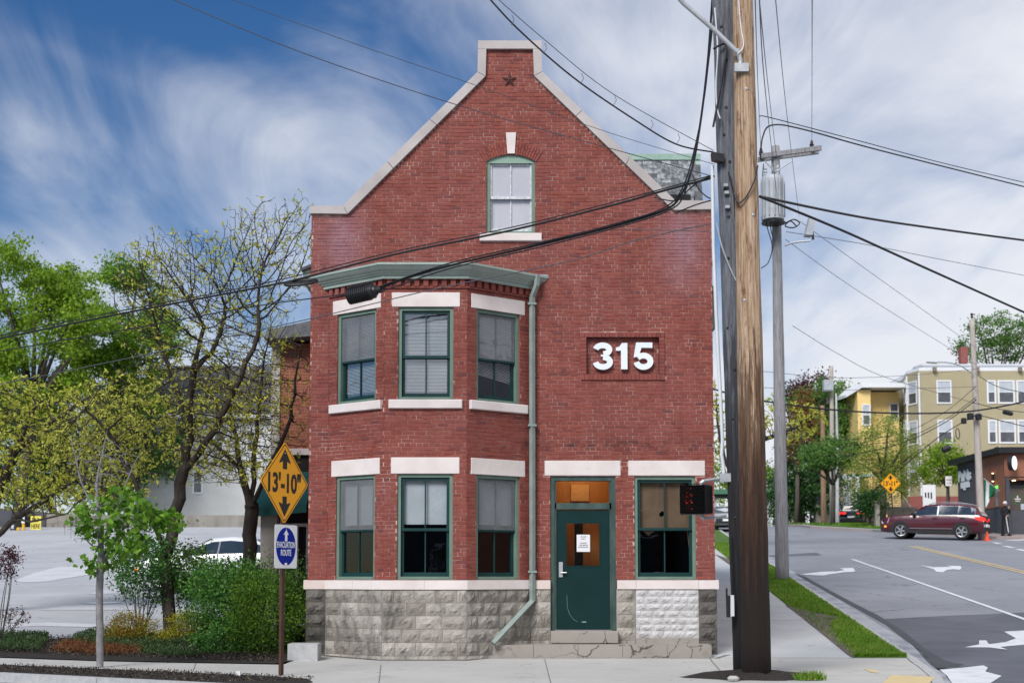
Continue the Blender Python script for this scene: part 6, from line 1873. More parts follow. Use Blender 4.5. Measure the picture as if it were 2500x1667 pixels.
# shrubs
def shrub(name, label, c, r, n, size, mat, stems=7, cat='shrub', shell=.35, nclus=60, aspect=.5, droop=0.0, group='shrubs of the planting bed'):
    gz = g(c[1]); t_ = thing(name, (c[0], c[1], gz), label, cat, group)
    cen = nrg.normal(size=(nclus, 3)); cen /= np.linalg.norm(cen, axis=1, keepdims=True); cen *= nrg.uniform(shell, 1, size=(nclus, 1)) ** .6
    cen = np.array(c)[None] + cen * np.array(r)[None]
    k = nrg.integers(0, nclus, n)
    pts = cen[k] + nrg.normal(size=(n, 3)) * np.array(r)[None] * .17
    pts[:, 2] = np.maximum(pts[:, 2], gz + .02)
    V, F, per = leaf_quads(pts, size, aspect, droop); np_mesh('foliage', V, F, per, mat, t_)
    m_ = MB()
    for i in range(stems):
        e = Vector(cen[int(nrg.integers(0, nclus))]); s_ = Vector((c[0] + rnd.uniform(-.15, .15) * r[0], c[1] + rnd.uniform(-.2, .2) * r[1], gz - .03))
        m_.tube(smooth_path([s_, s_.lerp(e, .5) + Vector((rnd.uniform(-.06, .06), 0, .05)), e], 3), [.012 - .0014 * j for j in range(7)], 5)
    m_.build('stem', 'bark_mid', t_)
    return t_
def SH(u_, v_, Y): return tuple(at(u_, v_, Y))
shrub('shrub', 'dense lime-tinged clipped bush right behind the sign post', SH(652, 1492, 23.6), (.72, .6, .82), 15000, .045, 'leaf_bush', nclus=150)
shrub('shrub', 'dark green bush pressed against the building corner', SH(728, 1490, 24.3), (.34, .6, .85), 6000, .05, 'leaf_dark', nclus=80)
shrub('shrub', 'broad dark bush filling the bed below the awning', SH(560, 1470, 25.0), (.85, .7, .75), 9000, .06, 'leaf_shrub', nclus=120)
shrub('shrub', 'leafy shrub in front of the white parked car', SH(560, 1432, 25.9), (.95, .6, .46), 3600, .085, 'leaf_shrub', nclus=90, aspect=.45)
shrub('shrub', 'leafy shrub left of the trunk with thin bare stems', SH(345, 1390, 25.4), (.66, .5, .66), 4200, .07, 'leaf_shrub', 12, nclus=60, aspect=.4)
shrub('shrub', 'open upright shrub behind the spreading tree trunk', SH(462, 1400, 26.2), (.55, .5, .6), 3000, .075, 'leaf_mid', nclus=70, aspect=.45)
shrub('shrub', 'bronze and green mounded spirea beside the slim maple', SH(318, 1530, 24.9), (.46, .4, .30), 5200, .035, 'leaf_bronze', nclus=80)
shrub('shrub', 'golden mound right of the dark trunk', SH(462, 1525, 25.1), (.46, .4, .28), 4600, .035, 'leaf_gold', nclus=70)
shrub('shrub', 'low green bush spilling toward the sidewalk', SH(545, 1560, 23.8), (.5, .45, .30), 4200, .05, 'leaf_shrub', nclus=70)
shrub('shrub', 'small yellow-green tuft at the foot of the dark trunk', SH(395, 1555, 24.7), (.28, .2, .14), 900, .035, 'leaf_gold', 3, nclus=25)
pur = shrub('shrub', 'purple-leaved bush cut off by the left edge', SH(0, 1378, 24.6), (.36, .4, .36), 1800, .045, 'leaf_purple', 8, nclus=40)
b3 = gp(28, 1556); b3.z = g(b3.y); t_ = thing('purple_sapling', b3, 'tiny purple-leaved sapling at the left end of the bed', 'sapling', 'shrubs of the planting bed')
seeds, par = limb_seeds([(None, [tuple(b3), A3(29, 1545, b3.y), A3(27, 1530, b3.y)])], .04)
nodes, parent = colonise(seeds, par, in_ell(170, [E(38, 1505, b3.y, (.30, .2, .22))]), step=.05, kill=.07, maxn=500)
rad, ch = radii(nodes, parent, .003); V, F = branches_mesh(nodes, parent, rad, 5); np_mesh('stem', V, F, 4, 'bark_mid', t_)
tp_ = nodes[len(seeds):]; tp_ = np.repeat(tp_, 3, 0) + nrg.normal(size=(len(tp_) * 3, 3)) * .02; V, F, per = leaf_quads(tp_, .035, .6); np_mesh('foliage', V, F, per, 'leaf_purple', t_)

# ground cover patches and grass
def patch(name, label, poly_px, n, h, size, mat, off=.02, aspect=.3, up=1.2, cat='ground cover'):
    poly = [gp(*q) for q in poly_px]; xs = [p_.x for p_ in poly]; ys = [p_.y for p_ in poly]
    cnt, out = 0, []
    P2 = np.column_stack([nrg.uniform(min(xs), max(xs), n * 4), nrg.uniform(min(ys), max(ys), n * 4)])
    inside = np.zeros(len(P2), bool); k = len(poly)
    for i in range(k):
        x1, y1, x2, y2 = xs[i], ys[i], xs[(i + 1) % k], ys[(i + 1) % k]
        c_ = ((y1 > P2[:, 1]) != (y2 > P2[:, 1])) & (P2[:, 0] < (x2 - x1) * (P2[:, 1] - y1) / (y2 - y1 + 1e-12) + x1); inside ^= c_
    P2 = P2[inside][:n]
    z = np.array([g(y) for y in P2[:, 1]]) + off + nrg.uniform(0, 1, len(P2)) * h
    pts = np.column_stack([P2, z])
    V, F, per = leaf_quads(pts, size, aspect, -up); o = np_mesh(name, V, F, per, mat)
    return tag(o, label, cat, None, 'stuff')
patch('juniper_cover', 'low dark green juniper along the left sidewalk', [(-20, 1553), (120, 1556), (110, 1575), (90, 1594), (-20, 1590)], 5200, .10, .06, 'leaf_juniper')
patch('juniper_cover', 'green juniper mound left of the bronze spirea', [(170, 1566), (230, 1548), (330, 1552), (470, 1575), (330, 1592), (200, 1580)], 6500, .12, .06, 'leaf_juniper')
patch('heather_cover', 'rust-red heather carpet beside the sidewalk', [(125, 1594), (150, 1576), (220, 1570), (330, 1578), (350, 1598), (240, 1602)], 6500, .09, .045, 'leaf_heather')
patch('juniper_cover', 'green creeping juniper right of the red heather', [(340, 1598), (340, 1578), (430, 1585), (490, 1602), (440, 1608)], 3800, .07, .05, 'leaf_juniper')
patch('mulch_chips', 'brown mulch chips in the kerbside strip', [(-20, 1621), (500, 1642), (770, 1655), (740, 1664), (500, 1664), (-20, 1638)], 4200, .012, .035, 'leaf_chip', .010, .4, 0)
patch('mulch_chips', 'dark bark chips between the shrubs and the sidewalk', [(-20, 1592), (480, 1611), (690, 1617), (700, 1580), (480, 1560), (150, 1556), (-20, 1556)], 9000, .03, .045, 'leaf_chip', .016, .4, 0)
# verge grass blades between sidewalk and kerb
def blades(name, label, fn, n, h):
    q = np.array([fn() for _ in range(n)])
    z = np.array([g(y) for y in q[:, 1]]) + .01
    p_ = np.column_stack([q, z]); w = .006 + .00028 * q[:, 1:2]
    th = nrg.uniform(0, np.pi, n); lean = nrg.normal(size=(n, 2)) * .35
    hh_ = h * nrg.uniform(.5, 1.15, n)
    d = np.column_stack([np.cos(th), np.sin(th), np.zeros(n)]) * w
    tipv = p_ + np.column_stack([lean * hh_[:, None], hh_])
    V = np.stack([p_ - d, p_ + d, tipv], 1).reshape(-1, 3)
    return tag(np_mesh(name, V, np.arange(n * 3), 3, 'grass'), label, 'grass', None, 'stuff')
soil_px = [(1921, 1480), (2000, 1498), (2050, 1505), (2025, 1528), (2062, 1570), (2098, 1600), (2080, 1606), (1955, 1520)]
soil_w = [(gp(*q).x, gp(*q).y) for q in soil_px]
def inpoly(x, y, poly):
    c_ = False
    for (x1, y1), (x2, y2) in zip(poly, poly[1:] + poly[:1]):
        if (y1 > y) != (y2 > y) and x < (x2 - x1) * (y - y1) / (y2 - y1) + x1: c_ = not c_
    return c_
def on_verge():
    while True:
        y = 22.95 + 40 * rnd.random() ** 1.8
        x = xs_(y) + .02 + (xc(y) - .17 - xs_(y)) * rnd.random()
        if not inpoly(x, y, soil_w) or rnd.random() < .06: return x, y
blades('verge_grass', 'fresh green grass on the strip between sidewalk and road', on_verge, 42000, .075)
tq = gp(1978, 1660)
def on_tuft():
    a = rnd.uniform(0, 6.28); r_ = rnd.random() ** .7 * .16; return tq.x + r_ * math.cos(a) * 1.3, tq.y + r_ * math.sin(a) * .5
blades('grass_tuft', 'tuft of grass growing from the pavement beside the poles', on_tuft, 260, .13)
def far_v():
    y = rnd.uniform(75, 95); x = 24.2 - (y - 75) * .24 + rnd.uniform(-.6, 3.5); return x, y
blades('verge_grass', 'green bank across the street behind the red car', far_v, 9000, .16)

# ---------------------------------------------------------------- bigger trees behind
def clump_tree(name, label, base, crowns, ncl, per_cl, size, mat, bark='bark_mid', tr=.25, rc=.55, group='background trees', aspect=.6, fork=None, limbs=10):
    t_ = thing(name, base, label, 'tree', group)
    P_ = []; centers = []
    vol = np.array([c[1][0] * c[1][1] * c[1][2] for c in crowns]) ** .75; vol = vol / vol.sum()
    for (c, r), f in zip(crowns, vol):
        k = max(3, int(ncl * f)); q = nrg.normal(size=(k, 3)); q /= np.linalg.norm(q, axis=1, keepdims=True)
        q *= nrg.uniform(.25, 1.0, size=(k, 1)) ** .45
        cc_ = np.array(c)[None] + q * np.array(r)[None]; centers.append(cc_)
        kk = nrg.integers(0, k, k * per_cl); rr = rc * nrg.uniform(.6, 1.3, size=(k, 1))[kk]
        P_.append(cc_[kk] + nrg.normal(size=(k * per_cl, 3)) * rr * np.array([[1, 1, .62]]) * .62)
    V, F, per = leaf_quads(np.concatenate(P_), size, aspect); np_mesh('crown', V, F, per, mat, t_)
    C_ = np.concatenate(centers)
    m_ = MB(); bz = Vector(base); f = Vector(fork) if fork else bz.lerp(Vector(crowns[0][0]), .55)
    m_.tube([bz - Vector((0, 0, .3)), bz.lerp(f, .5) + Vector((rnd.uniform(-.1, .1), 0, 0)), f], [tr, tr * .8, tr * .65], 8)
    for i in nrg.integers(0, len(C_), limbs):
        e = Vector(C_[i]); m_.tube(smooth_path([f, f.lerp(e, .5) + Vector((0, 0, .06 * (e - f).length)), e], 3), [tr * .5 * (1 - .14 * j) for j in range(7)], 5)
    m_.build('trunk', bark, t_, smooth=True)
    return t_
def GB(u_, Y): return (at(u_, 1400, Y).x, Y, g(Y))
C = lambda u_, v_, Y, *r: (tuple(at(u_, v_, Y)), r)
def lobes(u0, u1, v0, v1, Y, n, r, shape=1.0):
    out = []
    for _ in range(n):
        a_ = rnd.uniform(0, 6.283); q = rnd.random() ** .5
        u_ = (u0 + u1) / 2 + q * math.cos(a_) * (u1 - u0) / 2; v_ = (v0 + v1) / 2 + q * math.sin(a_) * (v1 - v0) / 2
        k = rnd.uniform(.65, 1.25)
        out.append(C(u_, v_, Y + rnd.uniform(-2.5, 2.5), r * k, r * k, r * k * .8))
    return out
clump_tree('maple_tree', 'big bright green maple at the left edge behind the lot', GB(40, 84), lobes(-140, 250, 620, 1040, 84, 34, 1.35), 420, 130, .21, 'leaf_bright', rc=.62, tr=.4, limbs=24)
clump_tree('maple_tree', 'mid green tree right of the big bright maple', GB(270, 88), lobes(170, 420, 660, 1060, 88, 24, 1.25), 260, 120, .21, 'leaf_lime', rc=.6, tr=.35, limbs=20)
clump_tree('dark_tree', 'dark undergrowth tree behind the pay sign', GB(150, 92), [C(60, 1130, 92, 5, 2, 3.2), C(250, 1120, 92, 5, 2, 2.8), C(360, 1090, 92, 3, 2, 2.5)], 200, 100, .28, 'leaf_shrub', rc=.9, tr=.3)
clump_tree('willow', 'loose olive-green tree between the clearance diamond and olive house', GB(2152, 86), [C(2165, 1090, 86, 2.2, 2, 1.9), C(2145, 1165, 86, 2.4, 2, 1.6), C(2205, 1150, 86, 1.7, 1.6, 1.5), C(2150, 1040, 86, 1.0, 1, .9)], 190, 75, .17, 'leaf_willow', rc=.55, tr=.3, aspect=.3)
clump_tree('young_tree', 'bright spring-green tree beside the cafe wall', GB(2318, 84), [C(2310, 1115, 84, 1.5, 1.4, 1.0), C(2300, 1150, 84, 1.4, 1.3, .9), C(2345, 1140, 84, 1.0, 1, .9)], 80, 80, .15, 'leaf_bright', rc=.5, tr=.09, limbs=16)
clump_tree('purple_tree', 'purple-leaved tree top over the far hedge', GB(1985, 108), [C(1985, 955, 108, 2.2, 2, 1.2), C(1960, 985, 108, 1.6, 1.5, 1.2)], 70, 80, .22, 'leaf_purple', rc=.6, tr=.25)
clump_tree('green_tree', 'mid green tree behind the pole transformer box', GB(2010, 104), [C(2010, 990, 104, 2.8, 2, 2.0), C(2070, 1000, 104, 2.2, 2, 2.0), C(1985, 1060, 104, 2.5, 2, 2.0)], 130, 80, .22, 'leaf_mid', rc=.7, tr=.3)
clump_tree('dark_tree', 'dark ivy-clad tree left of the far poles', GB(1960, 96), [C(1955, 1150, 96, 2.2, 2, 2.6), C(1990, 1200, 96, 2.2, 2, 2.0), C(1930, 1210, 96, 2.0, 2, 2.0)], 150, 80, .20, 'leaf_dark', rc=.6, tr=.3)
clump_tree('rusty_tree', 'russet-leaved tree rising behind the silver pole', GB(1945, 94), [C(1950, 1060, 94, 1.2, 1, 2.4), C(1965, 1000, 94, 1.0, 1, 1.4)], 60, 70, .17, 'leaf_rust', rc=.5, tr=.2)
clump_tree('green_tree', 'small round street tree in front of the far poles', GB(2035, 88), [C(2035, 1105, 88, 1.9, 1.5, 1.0), C(2000, 1120, 88, 1.3, 1.2, .9)], 80, 80, .17, 'leaf_mid', rc=.5, tr=.16)
clump_tree('green_tree', 'dark shrub mound beside the navy car', GB(2128, 84), [C(2125, 1225, 84, 1.0, .9, 1.0)], 30, 90, .15, 'leaf_dark', rc=.4, tr=.1)
clump_tree('roof_tree', 'airy green tree rising above the olive house roof', GB(2430, 135), [C(2440, 810, 135, 3.4, 3, 1.7), C(2390, 850, 135, 2.6, 2, 1.4), C(2490, 845, 135, 2.6, 2, 1.6)], 100, 70, .24, 'leaf_mid', rc=.75, tr=.3, limbs=20)
YY = 62.0
b4 = Vector(GB(1795, YY))
limbs = [(None, [tuple(b4), A3(1792, 1250, YY), A3(1795, 1180, YY)]), (0, [A3(1795, 1180, YY), A3(1770, 1120, YY), A3(1752, 1030, YY), A3(1750, 960, YY)]), (0, [A3(1795, 1180, YY), A3(1840, 1090, YY), A3(1900, 1060, YY), A3(1950, 1040, YY)])]
twig_tree('locust_tree', 'yellow-leaved tree spreading behind the corner poles', limbs, [E(1760, 1040, YY, (.9, 1.2, 2.0)), E(1910, 1030, YY, (2.2, 1.4, 1.1)), E(1880, 1000, YY, (1.2, 1, .9))], 900, 'leaf_locust', 'bark_dark', .012, 12, .15, b4, .2, .7, kill=.35, step=.25, maxn=3500)
YY = 78.0
clump_tree('green_tree', 'bright green thicket seen under the rail bridge', GB(1800, 112), [C(1780, 1190, 112, 4.5, 2, 3.2), C(1880, 1210, 112, 4, 2, 2.6)], 90, 80, .24, 'leaf_bright', rc=.7, tr=.3)

# ================================================================== houses across the street and behind the lot
def siding(name, c1, c2, pitch=.13):
    m, nt, b = base_mat(name)
    geo = node(nt, 'ShaderNodeNewGeometry'); sx = node(nt, 'ShaderNodeSeparateXYZ'); nt.links.new(geo.outputs['Position'], sx.inputs[0])
    f = mathn(nt, 'FRACT', mathn(nt, 'DIVIDE', sx.outputs[2], pitch))
    c = rampn(nt, noise_n(nt, geo.outputs['Position'], .8), [(.35, c1), (.65, c2)])
    c = mixn(nt, rampn(nt, f, [(.0, (.45, .45, .45)), (.10, (0, 0, 0)), (.95, (0, 0, 0))]), c, tuple(x * .45 for x in c1))
    nt.links.new(c, b.inputs['Base Color']); b.inputs['Roughness'].default_value = .7
    bumpn(nt, b, f, -.6, .02)
siding('siding_olive', (.37, .325, .205), (.41, .365, .235))
siding('siding_yellow', (.80, .58, .22), (.86, .64, .27))
siding('siding_white', (.52, .53, .54), (.60, .61, .62))
siding('siding_navy', (.035, .05, .085), (.045, .06, .10))
pm('trim_white', (.74, .76, .79), None, rough=.6)
pm('window_blind', (.42, .47, .53), (.5, .55, .6), 2, .5)
pm('window_dark', (.04, .045, .055), (.10, .11, .125), 1.5, .15, spec=.8)
pm('shingle', (.055, .057, .065), (.095, .098, .108), 7, .9, .5, 18, .03)
pm('flat_roof', (.55, .57, .6), None, rough=.8)
pm('timber', (.20, .165, .14), (.27, .225, .19), 4, .85)
pm('charcoal', (.065, .07, .085), (.08, .085, .10), 2, .7)
pm('black_trim', (.016, .017, .02), None, rough=.5)
siding('clad_wood', (.26, .105, .06), (.31, .13, .075), .10)
pm('concrete_wall', (.24, .22, .20), (.34, .32, .30), 1.5, .95, stretch=(1, 1, .3), c3=(.10, .08, .07), s3=2, f3=.56)

def far_window(F, u0, u1, z0, z1, parent, tf=.10, blind=True, d=0.0):
    m_ = MB()
    m_.fbox(F, u0, u0 + tf, -.02, .05 + d, z0, z1).fbox(F, u1 - tf, u1, -.02, .05 + d, z0, z1).fbox(F, u0 + tf, u1 - tf, -.02, .05 + d, z1 - tf, z1).fbox(F, u0 + tf, u1 - tf, -.02, .06 + d, z0, z0 + tf)
    w = m_.build('window', 'trim_white', parent)
    zm = (z0 + z1) / 2
    for a, b_, mt_, dd in ((z0 + tf, zm, 'window_dark', .005), (zm, z1 - tf, 'window_blind' if blind else 'window_dark', .015)):
        m_ = MB(); m_.fbox(F, u0 + tf, u1 - tf, -.01, dd + d, a, b_); m_.build('pane', mt_, w)
    m_ = MB(); m_.fbox(F, u0 + tf, u1 - tf, -.01, .03 + d, zm - .03, zm + .03); m_.build('meeting_rail', 'trim_white', w)
    return w
# olive three-decker
YO = 98.0
X_ = lambda u_, Y: at(u_, 1200, Y).x
ol = thing('olive_house', (X_(2350, YO), YO, g(YO)), 'olive clapboard three-storey house with white cornice and windows', 'house')
o0, o1, o2, o3 = (X_(2249, YO), YO), (X_(2219, YO + 1.6), YO + 1.6), (X_(2208, YO + 4.5), YO + 4.5), (X_(2208, YO + 4.5), YO + 14)
zg, zt_o = g(YO) - .5, zat(905, YO)
xe = X_(2680, YO)
m_ = MB(); pl_ = [(xe, YO), o0, o1, o2, o3, (xe, YO + 14)]
for a, b_ in zip(pl_, pl_[1:] + pl_[:1]):
    m_.quad((*a, zg), (*b_, zg), (*b_, zt_o), (*a, zt_o))
m_.build('wall', 'siding_olive', ol)
OF = Fr((0, YO, 0), (1, 0, 0), (0, -1, 0))
def off_poly(pts, d):
    n = len(pts); out = []
    for i in range(n):
        p0, p1, p2 = Vector(pts[i - 1]), Vector(pts[i]), Vector(pts[(i + 1) % n])
        n1 = (p1 - p0).normalized(); n2 = (p2 - p1).normalized()
        m1, m2 = Vector((-n1.y, n1.x)), Vector((-n2.y, n2.x)); mm = (m1 + m2).normalized(); k = d / max(.3, mm.dot(m1))
        out.append((p1.x + mm.x * k, p1.y + mm.y * k))
    return out
def slab(pts, z0, z1, name, mat, parent):
    m_ = MB(); m_.prism([(x_, y_, z0) for x_, y_ in pts], (0, 0, z1 - z0)); return m_.build(name, mat, parent)
sgn = -1 if True else 1
fz0, fz1 = zat(911, YO), zat(897, YO)
slab(off_poly(pl_, -.06), fz0, fz1, 'frieze', 'trim_white', ol)
slab(off_poly(pl_, -.75), fz1, zat(889, YO), 'cornice', 'trim_white', ol)
slab(off_poly(pl_, -.6), zat(889, YO) + .002, zat(885, YO), 'roof', 'flat_roof', ol)
for u_ in (2287, 2392, 2497):
    m_ = MB(); q = X_(u_, YO); m_.box(q - .12, q + .12, YO - .3, YO - .061, zat(907, YO), fz1 - .002); m_.build('bracket', 'timber', ol)
for u_ in (2249, 2219):
    Yq = YO if u_ == 2249 else YO + 1.6; q = X_(u_, Yq); m_ = MB(); m_.tube([(q, Yq - .08, zg + 2.6), (q, Yq - .08, fz0)], .075, 6); m_.build('corner_board', 'trim_white', ol)
for v0, v1 in ((928, 985.5), (1024.5, 1082.5)):
    far_window(OF, X_(2292, YO), X_(2329, YO), zat(v1, YO), zat(v0, YO), ol)
    for a, b_ in ((2415.5, 2438), (2442, 2484), (2488, 2512), (2560, 2600)):
        far_window(OF, X_(a, YO), X_(b_, YO), zat(v1, YO), zat(v0, YO), ol, .12)
F2 = facet(o1, o0); F3 = facet(o2, o1)
for v0, v1 in ((931, 988), (1027, 1085), (1125, 1178)):
    far_window(F2, F2.L * .12, F2.L * .85, zat(v1, YO + .8), zat(v0, YO + .8), ol, .10)
    far_window(F3, F3.L * .3, F3.L * .8, zat(v1, YO + 3), zat(v0, YO + 3), ol, .10)
m_ = MB(); q0, q1 = X_(2354, YO + 5), X_(2372, YO + 5); m_.box(q0, q1, YO + 5, YO + 5.6, zat(886, YO + 5), zat(847, YO + 5)); m_.build('chimney', 'brick_side', ol)
m_ = MB(); m_.box(o0[0] - .9, o0[0] + 5, YO - .05, YO + .2, zg, zat(1211, YO)); m_.build('basement_wall', 'brick_side', ol)
# wooden stair up to it
YST = 92.0
st = thing('timber_stair', (X_(2205, YST), YST, g(YST)), 'weathered timber stair behind the clearance diamond', 'stair')
for k in range(9):
    z = zat(1244 - k * 4.8, YST); m_ = MB(); m_.box(X_(2180, YST), X_(2226 - k * 1.2, YST), YST + k * .26, YST + k * .26 + .3, z - .04, z); m_.build('tread', 'timber', st)
for u_ in (2179, 2228):
    m_ = MB(); q = X_(u_, YST); m_.prism([(q - .04, YST, zat(1250, YST) - .4), (q - .04, YST, zat(1245, YST)), (q - .04, YST + 2.4, zat(1203, YST)), (q - .04, YST + 2.4, zat(1245, YST))], (.08, 0, 0)); m_.build('stringer', 'timber', st)
m_ = MB(); m_.box(X_(2166, YST - 3), X_(2236, YST - 3), YST - 3.3, YST - 3, g(YST) - 1, zat(1238, YST - 3)); tag(m_.build('retaining_wall', 'concrete_step'), 'pale low concrete wall behind the red car', 'wall')
m_ = MB(); m_.box(X_(2137, 83), X_(2147, 83), 83, 83.4, g(83) - .2, zat(1222, 83)); tag(m_.build('stone_gatepost', 'concrete_step'), 'grey square gatepost beside the willow trunk', 'post')
# yellow house
YYH = 101.5
yh = thing('yellow_house', (X_(2150, YYH), YYH, g(YYH)), 'pale yellow clapboard house with overhanging white eaves', 'house')
zt_y = zat(957, YYH)
yp = [(X_(2199, YYH), YYH), (X_(2133, YYH), YYH), (X_(2128, YYH - 1.0), YYH - 1.2), (X_(2096, YYH - 1), YYH - 1.2), (X_(2090, YYH), YYH + .6), (X_(2090, YYH), YYH + 12), (X_(2199, YYH), YYH + 12)]
m_ = MB()
for a, b_ in zip(yp, yp[1:] + yp[:1]): m_.quad((*a, g(YYH) - .5), (*b_, g(YYH) - .5), (*b_, zt_y), (*a, zt_y))
m_.build('wall', 'siding_yellow', yh)
m_ = MB(); q = X_(2066, YYH); zz = zat(953, YYH)
m_.add([(q, YYH - .5, zat(972, YYH)), (X_(2096, YYH), YYH - 1.7, zz), (X_(2200, YYH), YYH - 1.7, zz), (X_(2200, YYH), YYH + 12, zz), (q, YYH + 12, zz), (q, YYH - .5, zat(966, YYH)), (X_(2096, YYH), YYH - 1.7, zz + .35), (X_(2200, YYH), YYH - 1.7, zz + .35), (X_(2200, YYH), YYH + 12, zz + .6), (q, YYH + 12, zz + .6)], [(0, 1, 6, 5), (1, 2, 7, 6), (0, 1, 2, 3, 4), (5, 6, 7, 8, 9), (0, 5, 9, 4)])
m_.build('eaves', 'trim_white', yh)
YHF = Fr((0, YYH - 1.2, 0), (1, 0, 0), (0, -1, 0))
far_window(YHF, X_(2106, YYH - 1), X_(2127.5, YYH - 1), zat(1040, YYH - 1), zat(987, YYH - 1), yh)
YHG = Fr((0, YYH, 0), (1, 0, 0), (0, -1, 0))
far_window(YHG, X_(2176, YYH), X_(2198, YYH), zat(1025, YYH), zat(984, YYH), yh, .08, False)
m_ = MB(); m_.box(X_(2040, YYH), X_(2098, YYH), YYH - 4, YYH - 1.3, zat(1166, YYH) - .2, zat(1166, YYH)); m_.build('porch_roof', 'copper', yh)
for u_ in (2046, 2064, 2076, 2094):
    m_ = MB(); q = X_(u_, YYH - 4); m_.box(q - .14, q + .14, YYH - 4, YYH - 3.7, g(YYH) - .4, zat(1167, YYH)); m_.build('porch_post', 'trim_white', yh)
nv = thing('navy_house', (X_(2066, 120), 120, g(120)), 'dark blue gabled house between far pole and yellow house', 'house')
m_ = MB(); a, b_ = X_(2034, 120), X_(2110, 120)
m_.prism([(a, 120, g(120) - 1), (b_, 120, g(120) - 1), (b_, 120, zat(1060, 120)), ((a + b_) / 2, 120, zat(1015, 120)), (a, 120, zat(1060, 120))], (0, 9, 0)); m_.build('wall', 'siding_navy', nv)
m_ = MB(); m_.add([(a - .3, 119.7, zat(1066, 120)), ((a + b_) / 2, 119.7, zat(1012, 120)), (b_ + .3, 119.7, zat(1066, 120)), (a - .3, 129, zat(1066, 120)), ((a + b_) / 2, 129, zat(1012, 120)), (b_ + .3, 129, zat(1066, 120))], [(0, 1, 4, 3), (1, 2, 5, 4)]); m_.build('roof', 'shingle', nv)

# cafe on the far corner
CX, CY = 26.68, 73.0
cf = thing('cafe_building', (CX + 3, CY, g(CY)), 'charcoal and wood-clad cafe with black roof edge on the far corner', 'building')
zc0, zc1 = g(CY) - .6, zat(1107, CY)
m_ = MB(); pc_ = [(CX + 9, CY), (CX, CY), (CX, CY + 7.7), (CX + 9, CY + 7.7)]
m_.box(CX, CX + 9, CY + .9, CY + 7.7, zc0, zc1); m_.box(CX, CX + .25, CY, CY + .9, zc0, zc1); m_.box(CX + .25, CX + 9, CY, CY + .9, zat(1165, CY), zc1); m_.box(CX + .25, CX + 9, CY + .1, CY + .25, zc0, zat(1246, CY))
m_.build('wall', 'charcoal', cf)
m_ = MB(); m_.prism([(CX - .45, CY - .45, zc1), (CX + 9, CY - .45, zc1), (CX + 9, CY + 8.1, zc1), (CX - .45, CY + 8.1, zc1)], (0, 0, .32)); m_.build('roof_edge', 'black_trim', cf)
CFL = Fr((CX, CY + 7.7, 0), (0, -1, 0), (-1, 0, 0))       # left flank, u runs towards the street corner
LFT = lambda u_: CY + 7.7 - CX * 3300 / (u_ - 1250)
m_ = MB(); m_.fbox(CFL, LFT(2385), 7.7, -.05, .03, zat(1240, 75), zc1 - .01); m_.build('cladding', 'clad_wood', cf)
CFF = Fr((0, CY, 0), (1, 0, 0), (0, -1, 0))
m_ = MB(); m_.fbox(CFF, CX - .03, CX + 9, -.05, .04, zat(1163, CY), zc1 - .01); m_.build('cladding', 'clad_wood', cf)
m_ = MB(); m_.box(CX + .25, CX + 9, CY + .02, CY + .89, zat(1171, CY), zat(1165, CY) - .003); m_.build('soffit', 'clad_wood', cf)
m_ = MB(); m_.box(CX + .02, CX + .24, CY - .06, CY - .002, zc0, zat(1164, CY)); m_.build('door_post', 'charcoal', cf)
pm('cafe_glass', (.05, .032, .022), (.10, .06, .035), 1.2, .15, spec=.8)
m_ = MB(); m_.box(CX + .26, CX + 9, CY + .2, CY + .24, zat(1246, CY), zat(1190, CY)); m_.build('shop_window', 'cafe_glass', cf)
m_ = MB(); m_.box(CX + .26, CX + 9, CY + .08, CY + .3, zat(1190, CY), zat(1184, CY)); m_.build('window_head', 'black_trim', cf)
pm('decal_green', (.02, .14, .04), None, rough=.6)
pm('neon_green', (.05, .5, .02), emit=(.15, .8, .05), estr=.8)
pm('lit_white', (.8, .82, .8), emit=(.9, 1, .92), estr=.5)
pm('lamp_warm', (1, .7, .4), emit=(1, .55, .25), estr=5)
q = at(2484.5, 1218, CY + .18); m_ = MB(); n = 24
ringv = [(q.x + r_ * math.cos(2 * math.pi * k / n), CY + .19, q.z + r_ * math.sin(2 * math.pi * k / n)) for r_ in (.30, .26) for k in range(n)]
m_.add(ringv, [(k, (k + 1) % n, n + (k + 1) % n, n + k) for k in range(n)]); m_.build('window_decal', 'decal_green', cf)
m_ = MB(); m_.box(q.x - .17, q.x + .17, CY + .18, CY + .19, q.z - .02, q.z + .03); m_.box(q.x - .13, q.x + .13, CY + .18, CY + .19, q.z - .12, q.z - .08); m_.box(q.x - .03, q.x + .03, CY + .18, CY + .19, q.z + .03, q.z + .19); m_.build('decal_lettering', 'trim_white', cf)
m_ = MB(); m_.box(X_(2494, CY), X_(2503, CY), CY + .17, CY + .19, zat(1243, CY), zat(1229, CY)); m_.build('blue_notice', 'window_blind', cf)
m_ = MB(); q = at(2480.5, 1165, CY - .02); m_.lathe((q.x, CY + .3, zat(1171, CY) - .03), [(.08, 0), (.1, .03)], 12); m_.build('soffit_light', 'lamp_warm', cf)
